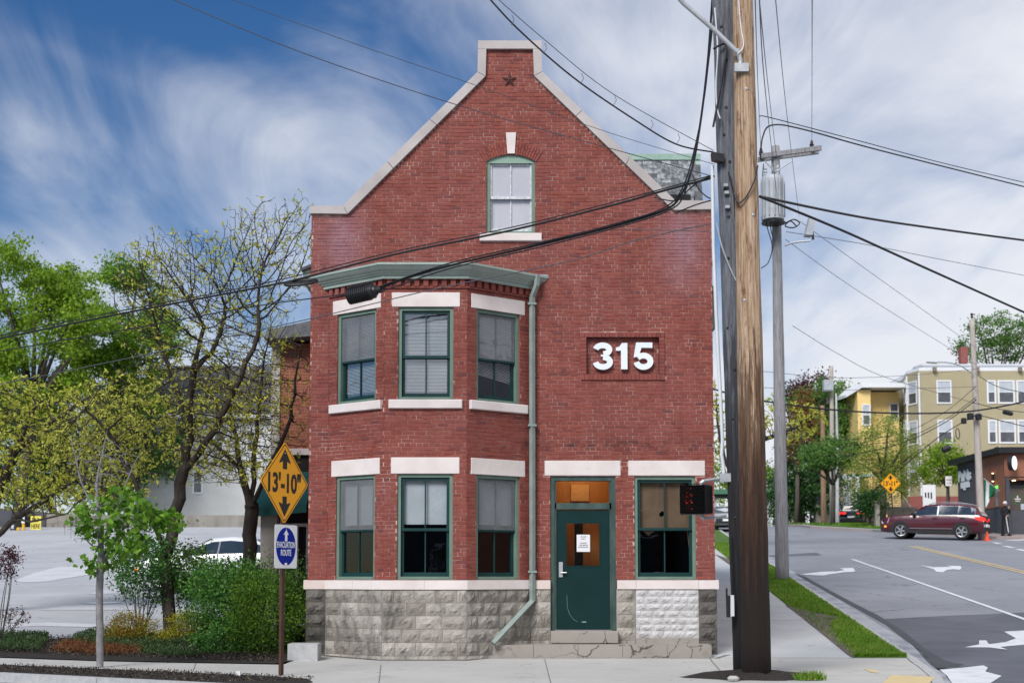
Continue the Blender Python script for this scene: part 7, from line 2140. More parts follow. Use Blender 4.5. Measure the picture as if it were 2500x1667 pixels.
# wall light, slot window, hanging disc, script sign
zq = zat(1165, 74.5); uq = LFT(2433); m_ = MB(); m_.lathe(CFL.p(uq, .14, zq - .2), [(.07, 0), (.07, .4)], 10); wlz = m_.build('wall_light', 'black_trim', cf)
for dz, e_ in ((.21, 1), (-.23, -1)):
    m_ = MB(); m_.lathe(CFL.p(uq, .14, zq + dz), [(.05, 0), (.05, .015)], 10); m_.build('lamp_glow', 'lamp_warm', wlz)
m_ = MB(); m_.fbox(CFL, LFT(2434), LFT(2441.5), .0, .04, zat(1236, 74.4), zat(1184, 74.4)); sw = m_.build('slot_window', 'window_dark', cf)
m_ = MB(); m_.fbox(CFL, LFT(2435), LFT(2441), .041, .05, zat(1193, 74.4), zat(1186, 74.4)); m_.build('neon_sign', 'neon_green', sw)
q = at(2471, 1130, CY - .75); bn = Vector((math.sin(R(50)), -math.cos(R(50)), 0))
m_ = MB(); m_.lathe(q - bn * .12, [(.03, -.01), (.41, 0), (.41, .24), (.03, .25)], 26, bn); dsk = m_.build('disc_sign', 'black_trim', cf)
m_ = MB(); m_.lathe(q + bn * .125, [(.37, 0), (.37, .012)], 26, bn); m_.build('disc_face', 'lit_white', dsk)
m_ = MB(); m_.tube([q + Vector((0, 0, .1)), Vector((q.x + .3, CY, q.z + .1))], .04, 6); m_.build('disc_bracket', 'black_trim', dsk)
text_mesh('wall_lettering', 'PaNs', CFL.p((LFT(2344) + LFT(2378)) / 2, .03, zat(1158, 78.5)), CFL.u, (0, 0, 1), CFL.n, 2.15, .66, 'trim_white', cf, .06, .05)
m_ = MB(); m_.fbox(CFL, LFT(2350), LFT(2371), .02, .06, zat(1189, 78.8), zat(1174, 78.8)); m_.fbox(CFL, LFT(2356), LFT(2361), .02, .06, zat(1194, 78.8), zat(1189, 78.8)); m_.build('wall_plaque', 'trim_white', cf)
for k, (u_, v_) in enumerate(((2409, 1100), (2414, 1098))):
    qv = at(u_, v_, 77); m_ = MB(); m_.lathe((qv.x + .8, 77.5, zc1 + .32), [(.1, 0), (.1, .3), (.17, .32), (.17, .45), (.02, .5)], 12); m_.build('roof_vent', ('black_trim', 'trim_white')[k], cf)
# flag on a staff
fl = thing('flag', tuple(at(2447, 1204, 73.6)), 'green and white flag hanging from a slanted staff on the cafe', 'flag')
fa, fb = at(2448, 1204, 73.8), at(2402, 1168, 73.2)
m_ = MB(); m_.tube([fa, fb], .022, 6); m_.build('staff', 'trim_white', fl)
pm('flag_green', (.01, .15, .06), (.02, .2, .08), 3, .8)
def flag_panel(t0, t1, l0, l1, mat, ph):
    m_ = MB(); vs_ = []; n = 6
    for i in range(n + 1):
        t = t0 + (t1 - t0) * i / n; b_ = fb.lerp(fa, t)
        for j in range(6):
            s_ = j / 5; vs_.append((b_.x - .10 * s_ * math.sin(3 * t + ph), b_.y + .14 * math.sin(7 * t + 2 * s_ + ph) * s_, b_.z - (l0 + (l1 - l0) * i / n) * s_))
    m_.add(vs_, [(i * 6 + j, (i + 1) * 6 + j, (i + 1) * 6 + j + 1, i * 6 + j + 1) for i in range(n) for j in range(5)]); m_.build('cloth', mat, fl)
flag_panel(.0, .12, 1.45, 1.5, 'flag_green', 0); flag_panel(.12, .30, 1.5, 1.0, 'trim_white', .3); flag_panel(.30, .62, .85, .45, 'flag_green', .6)

# far poles
fp = at(2396, 1262, 69); fp.z = g(69); ft = at(2373, 781, 69)
fpo = pole('utility_pole', fp, ft, .19, .125, 'pole_far', 'pale lamp pole in front of the cafe and olive house')
m_ = MB(); m_.tube(smooth_path([at(2374, 912, 68.8), at(2345, 893, 68.6), at(2315, 885, 68.4), at(2290, 884, 68.2)]), .035, 8); ar = m_.build('lamp_arm', 'galv', fpo)
m_ = MB(); m_.prism([at(2290, 886, 68.1), at(2292, 883, 68.1), at(2265, 882, 68.1), at(2265, 884, 68.1)], (0, .3, 0)); m_.build('lamp_head', 'steel', ar)
m_ = MB(); qq = at(2373, 781, 69); m_.lathe((qq.x, 69, qq.z), [(.02, 0), (.03, .1), (.09, .16), (.03, .22), (.1, .3), (.02, .36)], 10); m_.build('insulator', 'porcelain', fpo)
for (u_, v_, r_, h_) in ((2369, 1017, .17, .3), (2353, 1028, .14, .26), (2389, 1018, .17, .28)):
    qq = at(u_, v_, 68.6); m_ = MB(); m_.lathe(qq - Vector((0, 0, h_ / 2)), [(r_ * .8, 0), (r_, .03), (r_, h_), (r_ * .6, h_ + .04)], 12); m_.build('cable_box', 'black_plastic', fpo)
for a0, a1, r_, lab in (((2300, 1100, 71), (2318, 1092, 71), .17, 'hanging black splice case left of the far lamp pole'), ((2448, 1005, 66), (2470, 1010, 66), .11, 'horizontal black splice case right of the far lamp pole')):
    p0, p1 = at(*a0), at(*a1); m_ = MB(); m_.lathe(p0, [(r_ * .5, 0), (r_, .05), (r_, (p1 - p0).length), (r_ * .5, (p1 - p0).length + .06)], 12, p1 - p0); tag(m_.build('splice_closure', 'black_plastic'), lab, 'cable closure', 'splice closures')
m_ = MB(); c_ = at(2338, 1058, 70); m_.tube([c_ + Vector((.1 * math.cos(t), .05 * math.sin(t), .28 * math.sin(t))) for t in [2 * math.pi * k / 16 for k in range(17)]], .025, 6); tag(m_.build('cable_coil', 'wire_black'), 'upright cable loop hanging before the olive house', 'cable coil')
p2b = Vector(GB(2034, 92)); p2 = pole('utility_pole', p2b, at(2030, 893, 92), .19, .12, 'pole_far', 'distant pole carrying a pale transformer box')
m_ = MB(); m_.box(X_(2014, 91.6), X_(2037, 91.6), 91.3, 91.8, zat(955, 91.6), zat(928, 91.6)); m_.build('transformer_box', 'transformer_grey', p2)
pole('utility_pole', Vector(GB(2013, 93)), at(2008, 990, 93), .19, .14, 'pole_brown', 'short brown pole stub beside the distant pole')
mp = thing('steel_mast', Vector(GB(2046, 94)), 'slim pale steel mast beside the distant pole', 'pole'); m_ = MB(); m_.tube([Vector(GB(2046, 94)), at(2044, 1090, 94), at(2041, 960, 94)], [.13, .11, .05], 8); m_.build('mast', 'conduit_white', mp)
# clearance sign, parking sign, banner, cone
YK = 82.0
cs = thing('clearance_sign', Vector(GB(2184, YK)), 'distant amber 13-11 clearance diamond behind the red car', 'sign')
cK = at(2174.5, 1179.5, YK); KF = Fr(cK, (1, 0, 0), (0, -1, 0))
clearance(KF, .635, "13'-11\"", cs)
m_ = MB(); m_.tube([(cK.x + .18, YK + .08, g(YK) - .2), (cK.x, YK + .05, cK.z + .3)], .04, 6); m_.build('post', 'post_rust', cs)
ps = thing('parking_sign', Vector(GB(2319, YK)), 'small white parking sign on a black post by the cafe', 'sign')
q = at(2316, 1174, YK); m_ = MB(); m_.box(q.x - .2, q.x + .2, YK - .02, YK, q.z - .30, q.z + .30); m_.build('panel', 'sign_white', ps)
pm('sign_red', (.45, .12, .13), None, rough=.6)
m_ = MB(); m_.box(q.x - .15, q.x + .15, YK - .024, YK - .021, q.z + .05, q.z + .10); m_.box(q.x - .15, q.x + .15, YK - .024, YK - .021, q.z - .14, q.z - .11); m_.build('lettering', 'sign_red', ps)
m_ = MB(); m_.tube([(q.x + .02, YK + .04, g(YK)), (q.x, YK + .04, q.z + .2)], .05, 6); m_.build('post', 'black_trim', ps)
bn_ = thing('banner_board', Vector(GB(2268, 80)), 'white standing banner board behind the red car roof', 'sign')
q0, q1 = at(2254, 1250, 80), at(2284, 1183, 80); m_ = MB(); m_.box(q0.x, q1.x, 80, 80.05, g(80), q1.z); m_.build('panel', 'sign_white', bn_)
m_ = MB()
for k in range(3): m_.box(q0.x + .12 + k * .17, q0.x + .2 + k * .17, 79.985, 79.998, q1.z - .75 - .04 * k, q1.z - .45)
m_.build('print', 'ink', bn_)
pm('cone_orange', (.75, .07, .02), None, rough=.5)
qc_ = gp(2410, 1319.5, ROAD); cn = thing('traffic_cone', qc_, 'orange traffic cone behind the red car bumper', 'cone')
m_ = MB(); m_.lathe(qc_, [(.14, .03), (.12, .05), (.03, .48), (.02, .48)], 14); m_.build('cone', 'cone_orange', cn)
m_ = MB(); m_.box(qc_.x - .2, qc_.x + .2, qc_.y - .2, qc_.y + .2, qc_.z, qc_.z + .035); m_.build('base', 'cone_orange', cn)
# railway bridge over the street
YR = 104.0
rb = thing('railway_bridge', (X_(1820, YR), YR, g(YR)), 'green steel railway bridge spanning the street behind the poles', 'bridge')
pm('bridge_green', (.05, .16, .10), (.07, .2, .13), 3, .6)
m_ = MB(); m_.box(X_(1560, YR), X_(1962, YR), YR, YR + 2.5, zat(1212, YR), zat(1203, YR)); m_.build('underside', 'black_trim', rb)
m_ = MB(); m_.box(X_(1560, YR), X_(1962, YR), YR - .2, YR - .003, zat(1206, YR), zat(1195, YR)); m_.build('girder', 'bridge_green', rb)
m_ = MB(); m_.box(X_(1560, YR), X_(1962, YR), YR - .1, YR + .1, zat(1175, YR), zat(1170, YR)); m_.build('handrail', 'bridge_green', rb)
for u_ in (1877, 1745, 1940):
    m_ = MB(); q = X_(u_, YR); m_.box(q - .2, q + .2, YR + .3, YR + .7, g(YR) - .5, zat(1212, YR)); m_.build('pier_post', 'transformer_grey', rb)
m_ = MB(); m_.box(X_(1905, YR), X_(1962, YR), YR + .2, YR + 3, g(YR) - 1, zat(1213, YR)); m_.build('abutment', 'concrete_wall', rb)
m_ = MB(); m_.box(X_(1985, 96), X_(2030, 96), 95, 96, g(96) - .5, zat(1232, 96)); tag(m_.build('concrete_barrier', 'concrete_step'), 'pale concrete wall end among the far trees', 'wall')

# ------------------------------------------------------------------ left: house, walls, pay station
YWH = 92.0
wh = thing('white_house', (X_(500, YWH), YWH, g(YWH)), 'grey-white house with dark shingle roof behind the trees', 'house')
a, b_ = X_(330, YWH), X_(668, YWH)
m_ = MB(); m_.box(a, b_, YWH, YWH + 9, g(YWH) - 1, zat(1018, YWH)); m_.build('wall', 'siding_white', wh)
m_ = MB(); m_.add([(a - .4, YWH - .5, zat(1016, YWH)), (b_ + .4, YWH - .5, zat(1016, YWH)), (b_ + .4, YWH + 4.5, zat(868, YWH)), (a - .4, YWH + 4.5, zat(868, YWH)), (b_ + .4, YWH + 9.5, zat(1016, YWH)), (a - .4, YWH + 9.5, zat(1016, YWH))], [(0, 1, 2, 3), (3, 2, 4, 5), (1, 4, 2), (0, 3, 5)]); m_.build('roof', 'shingle', wh)
m_ = MB(); m_.box(a - .4, b_ + .4, YWH - .62, YWH - .48, zat(1022, YWH), zat(1013, YWH)); m_.build('gutter', 'trim_white', wh)
WHF = Fr((0, YWH, 0), (1, 0, 0), (0, -1, 0))
for u0_, u1_, v0, v1 in ((340, 362, 1050, 1110), (425, 450, 1050, 1105), (520, 545, 1050, 1105), (600, 622, 1050, 1105), (320, 345, 1130, 1180), (470, 495, 1150, 1205)):
    far_window(WHF, X_(u0_, YWH), X_(u1_, YWH), zat(v1, YWH), zat(v0, YWH), wh, .1, False)
m_ = MB(); m_.box(X_(190, 88), X_(664, 88), 86.5, 87.0, g(86) - .5, zat(1258, 87)); tag(m_.build('retaining_wall', 'concrete_wall'), 'stained concrete retaining wall along the back of the lot', 'wall')
m_ = MB(); m_.box(X_(112, 85), X_(190, 85), 84.6, 85.0, g(85) - .5, zat(1255, 85)); tag(m_.build('concrete_wall', 'concrete_step'), 'plain pale wall right of the pay sign', 'wall')
m_ = MB(); a0, a1 = X_(-20, 84.5), X_(112, 84.5); m_.prism([(a0, 84.5, g(84.5) - .3), (a1, 84.5, g(84.5) - .3), (a1, 84.5, zat(1250, 84.5)), (a0, 84.5, zat(1238, 84.5))], (0, 2.5, 0)); tag(m_.build('shed', 'charcoal'), 'dark grey shed behind the pay station', 'shed')
pm('pay_yellow', (.72, .62, .08), (.78, .68, .12), 3, .5)
pm('bollard_yellow', (.75, .45, .01), None, rough=.5)
YP = 80.0
pz = thing('pay_sign', Vector(GB(87, YP)), 'yellow PAY HERE sign board with left arrow at the lot', 'sign')
q0, q1 = at(73.5, 1311, YP), at(100.5, 1259, YP); PF = Fr(((q0.x + q1.x) / 2, YP, (q0.z + q1.z) / 2), (1, 0, 0), (0, -1, 0)); w_, h_ = (q1.x - q0.x) / 2, (q1.z - q0.z) / 2
plate(PF, [(-w_, -h_), (w_, -h_), (w_, h_), (-w_, h_)], -.04, 0, 'panel', 'pay_yellow', pz)
text_mesh('lettering', 'PAY', PF.p(0, .002, h_ * .62), PF.u, (0, 0, 1), PF.n, w_ * 1.35, h_ * .42, 'ink', pz, .004, .02)
text_mesh('lettering', 'HERE', PF.p(0, .002, h_ * .05), PF.u, (0, 0, 1), PF.n, w_ * 1.6, h_ * .42, 'ink', pz, .004, .02)
plate(PF, [(w_ * .8, -h_ * .56), (w_ * .8, -h_ * .64), (-w_ * .35, -h_ * .64), (-w_ * .35, -h_ * .74), (-w_ * .82, -h_ * .6), (-w_ * .35, -h_ * .46), (-w_ * .35, -h_ * .56)], 0.001, .004, 'arrow', 'ink', pz)
for s_ in (-1, 1):
    m_ = MB(); m_.box(PF.o.x + s_ * w_ * .8 - .03, PF.o.x + s_ * w_ * .8 + .03, YP + .05, YP + .1, g(YP), q1.z); m_.build('leg', 'black_trim', pz)
pk = thing('pay_station', Vector(GB(33, YP - 1)), 'black pay station kiosk between yellow bollards', 'kiosk')
m_ = MB(); m_.box(X_(27, YP - 1), X_(41, YP - 1), YP - 1, YP - .6, g(YP - 1), zat(1262, YP - 1)); m_.build('cabinet', 'black_trim', pk)
m_ = MB(); m_.box(X_(30, YP - 1), X_(36, YP - 1), YP - 1.01, YP - 1.002, zat(1290, YP - 1), zat(1280, YP - 1)); m_.build('display', 'window_blind', pk)
for u_, vt, lab in ((19, 1297, 'yellow bollard left of the pay station'), (41.5, 1287, 'tall yellow bollard right of the pay station')):
    m_ = MB(); q = Vector(GB(u_, YP - 1.6)); m_.lathe(q, [(.09, 0), (.09, zat(vt, YP - 1.6) - q.z - .05), (.05, zat(vt, YP - 1.6) - q.z)], 12); tag(m_.build('bollard', 'bollard_yellow'), lab, 'bollard', 'pay station bollards')
bs = thing('sign_bollard', Vector(GB(54, YP - 1.4)), 'yellow bollard carrying a small white notice', 'bollard', 'pay station bollards')
q = Vector(GB(54, YP - 1.4)); m_ = MB(); m_.lathe(q, [(.08, 0), (.08, .5)], 12); m_.build('post', 'bollard_yellow', bs)
m_ = MB(); m_.box(q.x - .08, q.x + .09, q.y - .12, q.y - .09, q.z + .42, q.z + .98); m_.build('notice', 'sign_white', bs)

# ================================================================== vehicles
def lerp_tab(tab, x):
    for a, b_ in zip(tab, tab[1:]):
        if a[0] >= x >= b_[0]:
            t = (a[0] - x) / (a[0] - b_[0]); return [p_ + (q - p_) * t for p_, q in zip(a, b_)]
    return list(tab[-1])
pm('tyre', (.015, .015, .016), None, rough=.85)
pm('alloy', (.45, .46, .48), None, rough=.35, metal=.7)
pm('car_glass', (.02, .032, .05), (.035, .052, .08), 1.2, .08, spec=.35)
pm('chrome', (.34, .35, .37), None, rough=.25, metal=.6)
pm('tail_red', (.55, .012, .01), emit=(1, .03, .02), estr=.6)
pm('head_lamp', (.75, .72, .66), None, rough=.2)
pm('amber', (.8, .22, .02), emit=(1, .3, .03), estr=.8)
for nm, c_ in (('car_maroon', (.072, .005, .013)), ('car_white', (.74, .76, .78)), ('car_silver', (.42, .44, .47)), ('car_navy', (.02, .032, .06))):
    pm(nm, c_, None, rough=.28, coat=.8, spec=.5)
SUV = [(2.35, .38, .70, .74, .66, .5), (2.30, .30, .84, .88, .80, .55), (2.10, .27, .95, .99, .88, .6), (1.70, .27, 1.0, 1.05, .91, .62), (1.30, .27, 1.03, 1.09, .92, .64), (.98, .27, 1.05, 1.14, .92, .66), (.60, .27, 1.06, 1.40, .92, .66), (.22, .27, 1.06, 1.60, .92, .66), (-.3, .27, 1.07, 1.67, .92, .67), (-1.2, .27, 1.09, 1.66, .92, .66), (-1.75, .27, 1.10, 1.60, .91, .64), (-1.98, .28, 1.10, 1.52, .90, .62), (-2.18, .30, 1.08, 1.27, .88, .62), (-2.28, .32, 1.02, 1.08, .86, .62), (-2.35, .42, .80, .85, .82, .6)]
SEDAN = [(2.35, .36, .58, .62, .66, .5), (2.28, .26, .68, .72, .80, .55), (1.9, .22, .80, .84, .88, .6), (1.3, .22, .88, .93, .90, .62), (.95, .22, .91, .97, .90, .62), (.5, .22, .93, 1.22, .90, .62), (.1, .22, .94, 1.40, .90, .60), (-.4, .22, .95, 1.44, .90, .60), (-1.0, .22, .97, 1.38, .90, .58), (-1.5, .22, .99, 1.14, .89, .60), (-1.8, .23, 1.0, 1.04, .87, .62), (-2.2, .28, .98, 1.01, .84, .62), (-2.32, .38, .78, .82, .78, .58)]
def make_car(name, label, loc, heading, paint, tab, scale=1.0, glass_x=(.80, -1.95), wr=.36, wx=1.40, rear='suv', steer=0, rails=False, pitch=0):
    t_ = thing(name, loc, label, 'car', 'cars'); t_.rotation_euler = (0, pitch, heading); t_.scale = (scale,) * 3
    xs = sorted({x for x, *_ in tab} | {tab[0][0] + (tab[-1][0] - tab[0][0]) * k / 40 for k in range(41)}, reverse=True)
    def section(x):
        _, zb, belt, top_, w, wr_ = lerp_tab(tab, x)
        cab = max(0.0, min(1.0, (top_ - belt - .06) / .35))
        yr = w * .93 + (wr_ * .98 - w * .93) * cab
        return [(0, zb), (w * .86, zb), (w * .965, zb + .10), (w, zb + (belt - zb) * .45), (w * .995, zb + (belt - zb) * .72), (w * .955, belt), (yr, top_ - .075 * cab - .015), (yr * .82, top_ - .012), (0, top_)]
    m_ = MB(); k = 9; vs_ = []
    for x in xs:
        s_ = section(x); vs_ += [(x, y, z) for y, z in s_] + [(x, -y, z) for y, z in s_[1:-1][::-1]]
    rg = 16
    fs = [(i * rg + j, i * rg + (j + 1) % rg, (i + 1) * rg + (j + 1) % rg, (i + 1) * rg + j) for i in range(len(xs) - 1) for j in range(rg)]
    fs += [tuple(range(rg)), tuple((len(xs) - 1) * rg + j for j in range(rg - 1, -1, -1))]
    m_.add(vs_, fs); body = m_.build('body', paint, t_, True, smooth=True)
    def side_pt(x, t, sd, off=.008):
        s_ = section(x); (y0, z0), (y1, z1) = s_[5], s_[6]
        return (x, sd * (y0 + (y1 - y0) * t + off), z0 + (z1 - z0) * t + off * .4)
    gx0, gx1 = glass_x
    for sd in (1, -1):
        def strip(xa, xb, lo, hi, off, nm, mt, parent, n=36):
            mm = MB(); vv = []
            for i in range(n + 1):
                x = xa + (xb - xa) * i / n; vv += [side_pt(x, lo, sd, off), side_pt(x, hi, sd, off)]
            mm.add(vv, [(2 * i, 2 * i + 2, 2 * i + 3, 2 * i + 1) for i in range(n)]); return mm.build(nm, mt, parent, True)
        def tri_win(xa, xb, fa, fb_, nm):            # side glass tapering at its ends
            mm = MB(); vv = []; n = 24
            for i in range(n + 1):
                x = xa + (xb - xa) * i / n; hi = .90
                if fa and i < 3: hi = .12 + .24 * i
                if fb_ and i > n - 3: hi = (.7, .30)[i - n + 1]
                vv += [side_pt(x, .08, sd, .022), side_pt(x, hi, sd, .022)]
            mm.add(vv, [(2 * i, 2 * i + 2, 2 * i + 3, 2 * i + 1) for i in range(n)]); return mm.build(nm, 'car_glass', t_, True)
        xm = (gx0 + gx1) / 2 + .28
        strip(gx0 + .02, gx1 - .02, .04, .93, .004, 'window_trim', 'chrome', t_)
        tri_win(gx0, xm + .03, True, False, 'side_window'); tri_win(xm - .03, gx1, False, True, 'side_window')
        # sill trim, arches, wheels
        mm = MB(); w0 = tab[len(tab) // 2][4]; zb = tab[len(tab) // 2][1]
        mm.box(-wx + .4, wx - .4, sd * (w0 * .93), sd * (w0 + .004), zb - .02, zb + .13); mm.build('sill_trim', 'black_rubber', t_, True)
        mm = MB(); mm.box(-wx + .42, wx - .42, sd * (w0 * .98), sd * (w0 + .008), zb + .19, zb + .215); mm.build('chrome_strip', 'chrome', t_, True)
        for x in (wx, -wx):
            n = 20; mm = MB(); rr = wr + .085; pts = [(x + rr * math.cos(math.pi * q / n), sd * (w0 + .012), wr + rr * math.sin(math.pi * q / n)) for q in range(n + 1)] + [(x - rr, sd * (w0 + .012), zb), (x + rr, sd * (w0 + .012), zb)]
            mm.add(pts, [tuple(range(len(pts)))]); mm.build('wheel_arch', 'black_rubber', t_, True)
            sa = R(steer) if x > 0 else 0; axd = Vector((-math.sin(sa) * sd, math.cos(sa) * sd, 0))
            cw = Vector((x, sd * (w0 - .16), wr))
            mm = MB(); mm.lathe(cw, [(wr * .6, -.06), (wr * .96, -.05), (wr, 0), (wr, .16), (wr * .96, .19), (wr * .70, .20)], 24, axd); wh_ = mm.build('wheel', 'tyre', t_, True, smooth=False)
            mm = MB(); mm.lathe(cw + axd * .196, [(wr * .70, 0), (wr * .69, .012), (wr * .63, .006)], 24, axd, False)
            u_ = axd.orthogonal().normalized(); v_ = axd.cross(u_)
            for q in range(5):
                th = 2 * math.pi * q / 5; dr = u_ * math.cos(th) + v_ * math.sin(th); tn = axd.cross(dr)
                c0 = cw + axd * .205; mm.add([c0 + tn * .034, c0 - tn * .034, c0 + dr * wr * .66 - tn * .03, c0 + dr * wr * .66 + tn * .03], [(0, 1, 2, 3)])
            mm.build('rim', 'alloy', wh_, True)
        xmid = xm
        for hx in (xmid + .12, gx1 + .55):
            s_ = section(hx); mm = MB(); mm.box(hx - .1, hx + .1, sd * s_[4][0], sd * (s_[4][0] + .025), s_[5][1] - .14, s_[5][1] - .10); mm.build('door_handle', paint, t_, True)
        s_ = section(gx0 - .05); mm = MB(); mm.lathe((gx0 - .02, sd * (s_[5][0] + .12), s_[5][1] + .07), [(.03, -.12), (.085, -.08), (.085, .06), (.03, .10)], 10, (0, 1, 0)); mm.build('mirror', 'black_plastic', t_, True)
        for xx in (gx0 - .05, xmid, gx1 + .42):
            mm = MB(); s_ = section(xx); mm.add([(xx - .008, sd * (p_[0] + .004), p_[1]) for p_ in s_[2:6]] + [(xx + .008, sd * (p_[0] + .004), p_[1]) for p_ in s_[2:6][::-1]], [tuple(range(8))]); mm.build('door_gap', 'black_rubber', t_, True)
        s_ = section(tab[0][0] - .12); mm = MB(); x0 = tab[0][0]
        zt = s_[5][1]; mm.add([(x0 - .02, sd * s_[5][0] * .55, zt - .05), (x0 - .05, sd * (s_[4][0] - .06), zt - .04), (x0 - .42, sd * (section(x0 - .42)[5][0] + .006), section(x0 - .42)[5][1] - .01), (x0 - .38, sd * (section(x0 - .38)[4][0] + .012), section(x0 - .38)[4][1] - .04), (x0 - .07, sd * (s_[3][0] - .01), zt - .2), (x0 + .0, sd * s_[5][0] * .55, zt - .18)], [(0, 1, 4, 5), (1, 2, 3, 4)]); mm.build('headlight', 'head_lamp', t_, True)
        mm = MB(); mm.box(x0 - .30, x0 - .20, sd * (section(x0 - .25)[3][0] - .01), sd * (section(x0 - .25)[3][0] + .012), .50, .57); mm.build('indicator', 'amber', t_, True)
        xr_ = tab[-1][0]; s_ = section(xr_ + .12); zt = s_[5][1]
        mm = MB(); mm.add([(xr_ - .004, sd * s_[5][0] * .45, zt - .16), (xr_ + .0, sd * s_[5][0] * .45, zt - .05), (xr_ + .05, sd * (s_[5][0] + .02), zt - .02), (xr_ + .42, sd * (section(xr_ + .42)[5][0] + .016), section(xr_ + .42)[5][1] - .05), (xr_ + .36, sd * (section(xr_ + .36)[4][0] + .012), section(xr_ + .36)[5][1] - .17), (xr_ + .03, sd * (s_[4][0] + .03), zt - .22)], [(0, 1, 2, 5), (2, 3, 4, 5)]); mm.build('tail_light', 'tail_red', t_, True)
        if rails:
            mm = MB(); mm.tube(smooth_path([(.15, sd * .60, 1.60), (-.3, sd * .60, 1.715), (-1.2, sd * .60, 1.705), (-1.85, sd * .58, 1.60)], 5), .016, 6); mm.build('roof_rail', 'chrome', t_, True)
    def cross(xa, xb, t0, nm, mt='car_glass', wf=.9):
        mm = MB(); A_, B_ = section(xa), section(xb)
        vv = [(xa, y * wf * s_, A_[8][1] + .012 - (.04 if abs(y) > .1 else 0)) for s_ in (1,) for y in (A_[7][0], -A_[7][0])] + [(xb, y * wf, B_[8][1] + .012 - .02) for y in (-B_[7][0], B_[7][0])]
        dx_ = .02 if xa > 0 else -.02; vv = [(x + dx_, y, z + .01) for x, y, z in vv]
        mm.add(vv, [(0, 1, 2, 3)]); return mm.build(nm, mt, t_, True)
    cross(1.0 if tab is SUV else .98, .28 if tab is SUV else .16, 0, 'windscreen', wf=1.05)
    if rear == 'suv':
        mm = MB(); mm.add([(-2.02, .58, 1.50), (-2.02, -.58, 1.50), (-2.27, -.70, 1.12), (-2.27, .70, 1.12)], [(0, 1, 2, 3)])
        mm.build('rear_window', 'head_lamp', t_, True)
    else:
        cross(-1.52, -1.02, 0, 'rear_window', wf=1.0)
    xr_ = tab[-1][0]; mm = MB(); mm.box(xr_ - .06, xr_ + .3, -.80, .80, .33, .55); mm.build('rear_bumper', 'black_rubber', t_, True)
    x0 = tab[0][0]; mm = MB(); mm.box(x0 - .12, x0 + .03, -.62, .62, .32, .48); mm.build('front_grille', 'black_rubber', t_, True)
    mm = MB(); mm.box(x0 - .06, x0 + .035, -.5, .5, .60, .68); mm.build('upper_grille', 'chrome', t_, True)
    mm = MB(); mm.box(x0 + .02, x0 + .045, -.26, .26, .46, .57); mm.build('number_plate', 'sign_white', t_, True)
    mm = MB(); mm.box(xr_ - .075, xr_ + .0, -.26, .26, .60, .72); mm.build('number_plate', 'sign_white', t_, True)
    return t_
ps_ = gp(2282, 1315.5, ROAD)
make_car('car', 'maroon estate-bodied car turning into the street by the cone', ps_, math.pi - R(29), 'car_maroon', SUV, 1.10, steer=10, rails=True, pitch=-R(2.0))
q = gp(520, 1448); make_car('parked_car', 'white saloon parked in the lot behind the shrubs', Vector((q.x, 36.8, g(36.8))), math.pi - R(4), 'car_white', SEDAN, 1.0, (.72, -1.5), .32, 1.38, 'sedan')
q = gp(1765, 1295, ROAD); make_car('car', 'silver car coming downhill, seen between building and poles', Vector((X_(1768, q.y), q.y, q.z)), -math.pi / 2 - R(5), 'car_silver', SEDAN, 1.05, (.72, -1.5), .32, 1.38, 'sedan')
make_car('parked_car', 'dark blue hatchback parked under the far trees', Vector((X_(2096, 96), 96, g(96) - .15)), R(62), 'car_navy', SUV, .95)
make_car('parked_car', 'white car half hidden behind the dark blue hatchback', Vector((X_(2060, 103), 103, g(103))), R(20), 'car_white', SUV, 1.0)

# ================================================================== person with a scooter outside the cafe
pm('cloth_black', (.012, .012, .014), (.02, .02, .023), 8, .9)
pm('skin', (.50, .27, .19), None, rough=.6)
pm('cap_white', (.72, .74, .76), None, rough=.8)
pb = Vector((at(2455, 1303, 71.2).x, 71.2, g(71.2)))
per = thing('person', pb, 'person in black clothes and white cap standing with a scooter at the cafe', 'person'); per.rotation_euler = (0, 0, R(12))
def skin_mesh(name, verts, edges, rads, mat, parent, root=0, sub=2):
    me = bpy.data.meshes.new(name); me.from_pydata(verts, edges, [])
    ob = bpy.data.objects.new(name + '_tmp', me); col.objects.link(ob)
    sm = ob.modifiers.new('skin', 'SKIN'); sm.use_smooth_shade = True
    for i, r_ in enumerate(rads):
        d_ = me.skin_vertices[0].data[i]; d_.radius = (r_, r_) if not isinstance(r_, tuple) else r_; d_.use_root = (i == root)
    ss = ob.modifiers.new('sub', 'SUBSURF'); ss.levels = sub; ss.render_levels = sub
    dg = bpy.context.evaluated_depsgraph_get(); dg.update()
    out = bpy.data.meshes.new_from_object(ob.evaluated_get(dg)); out.name = name
    bpy.data.objects.remove(ob)
    out.materials.clear(); out.materials.append(MATS[mat])
    o = bpy.data.objects.new(name, out); col.objects.link(o); o.parent = parent; WLOC[o.name] = WLOC[parent.name]
    return o
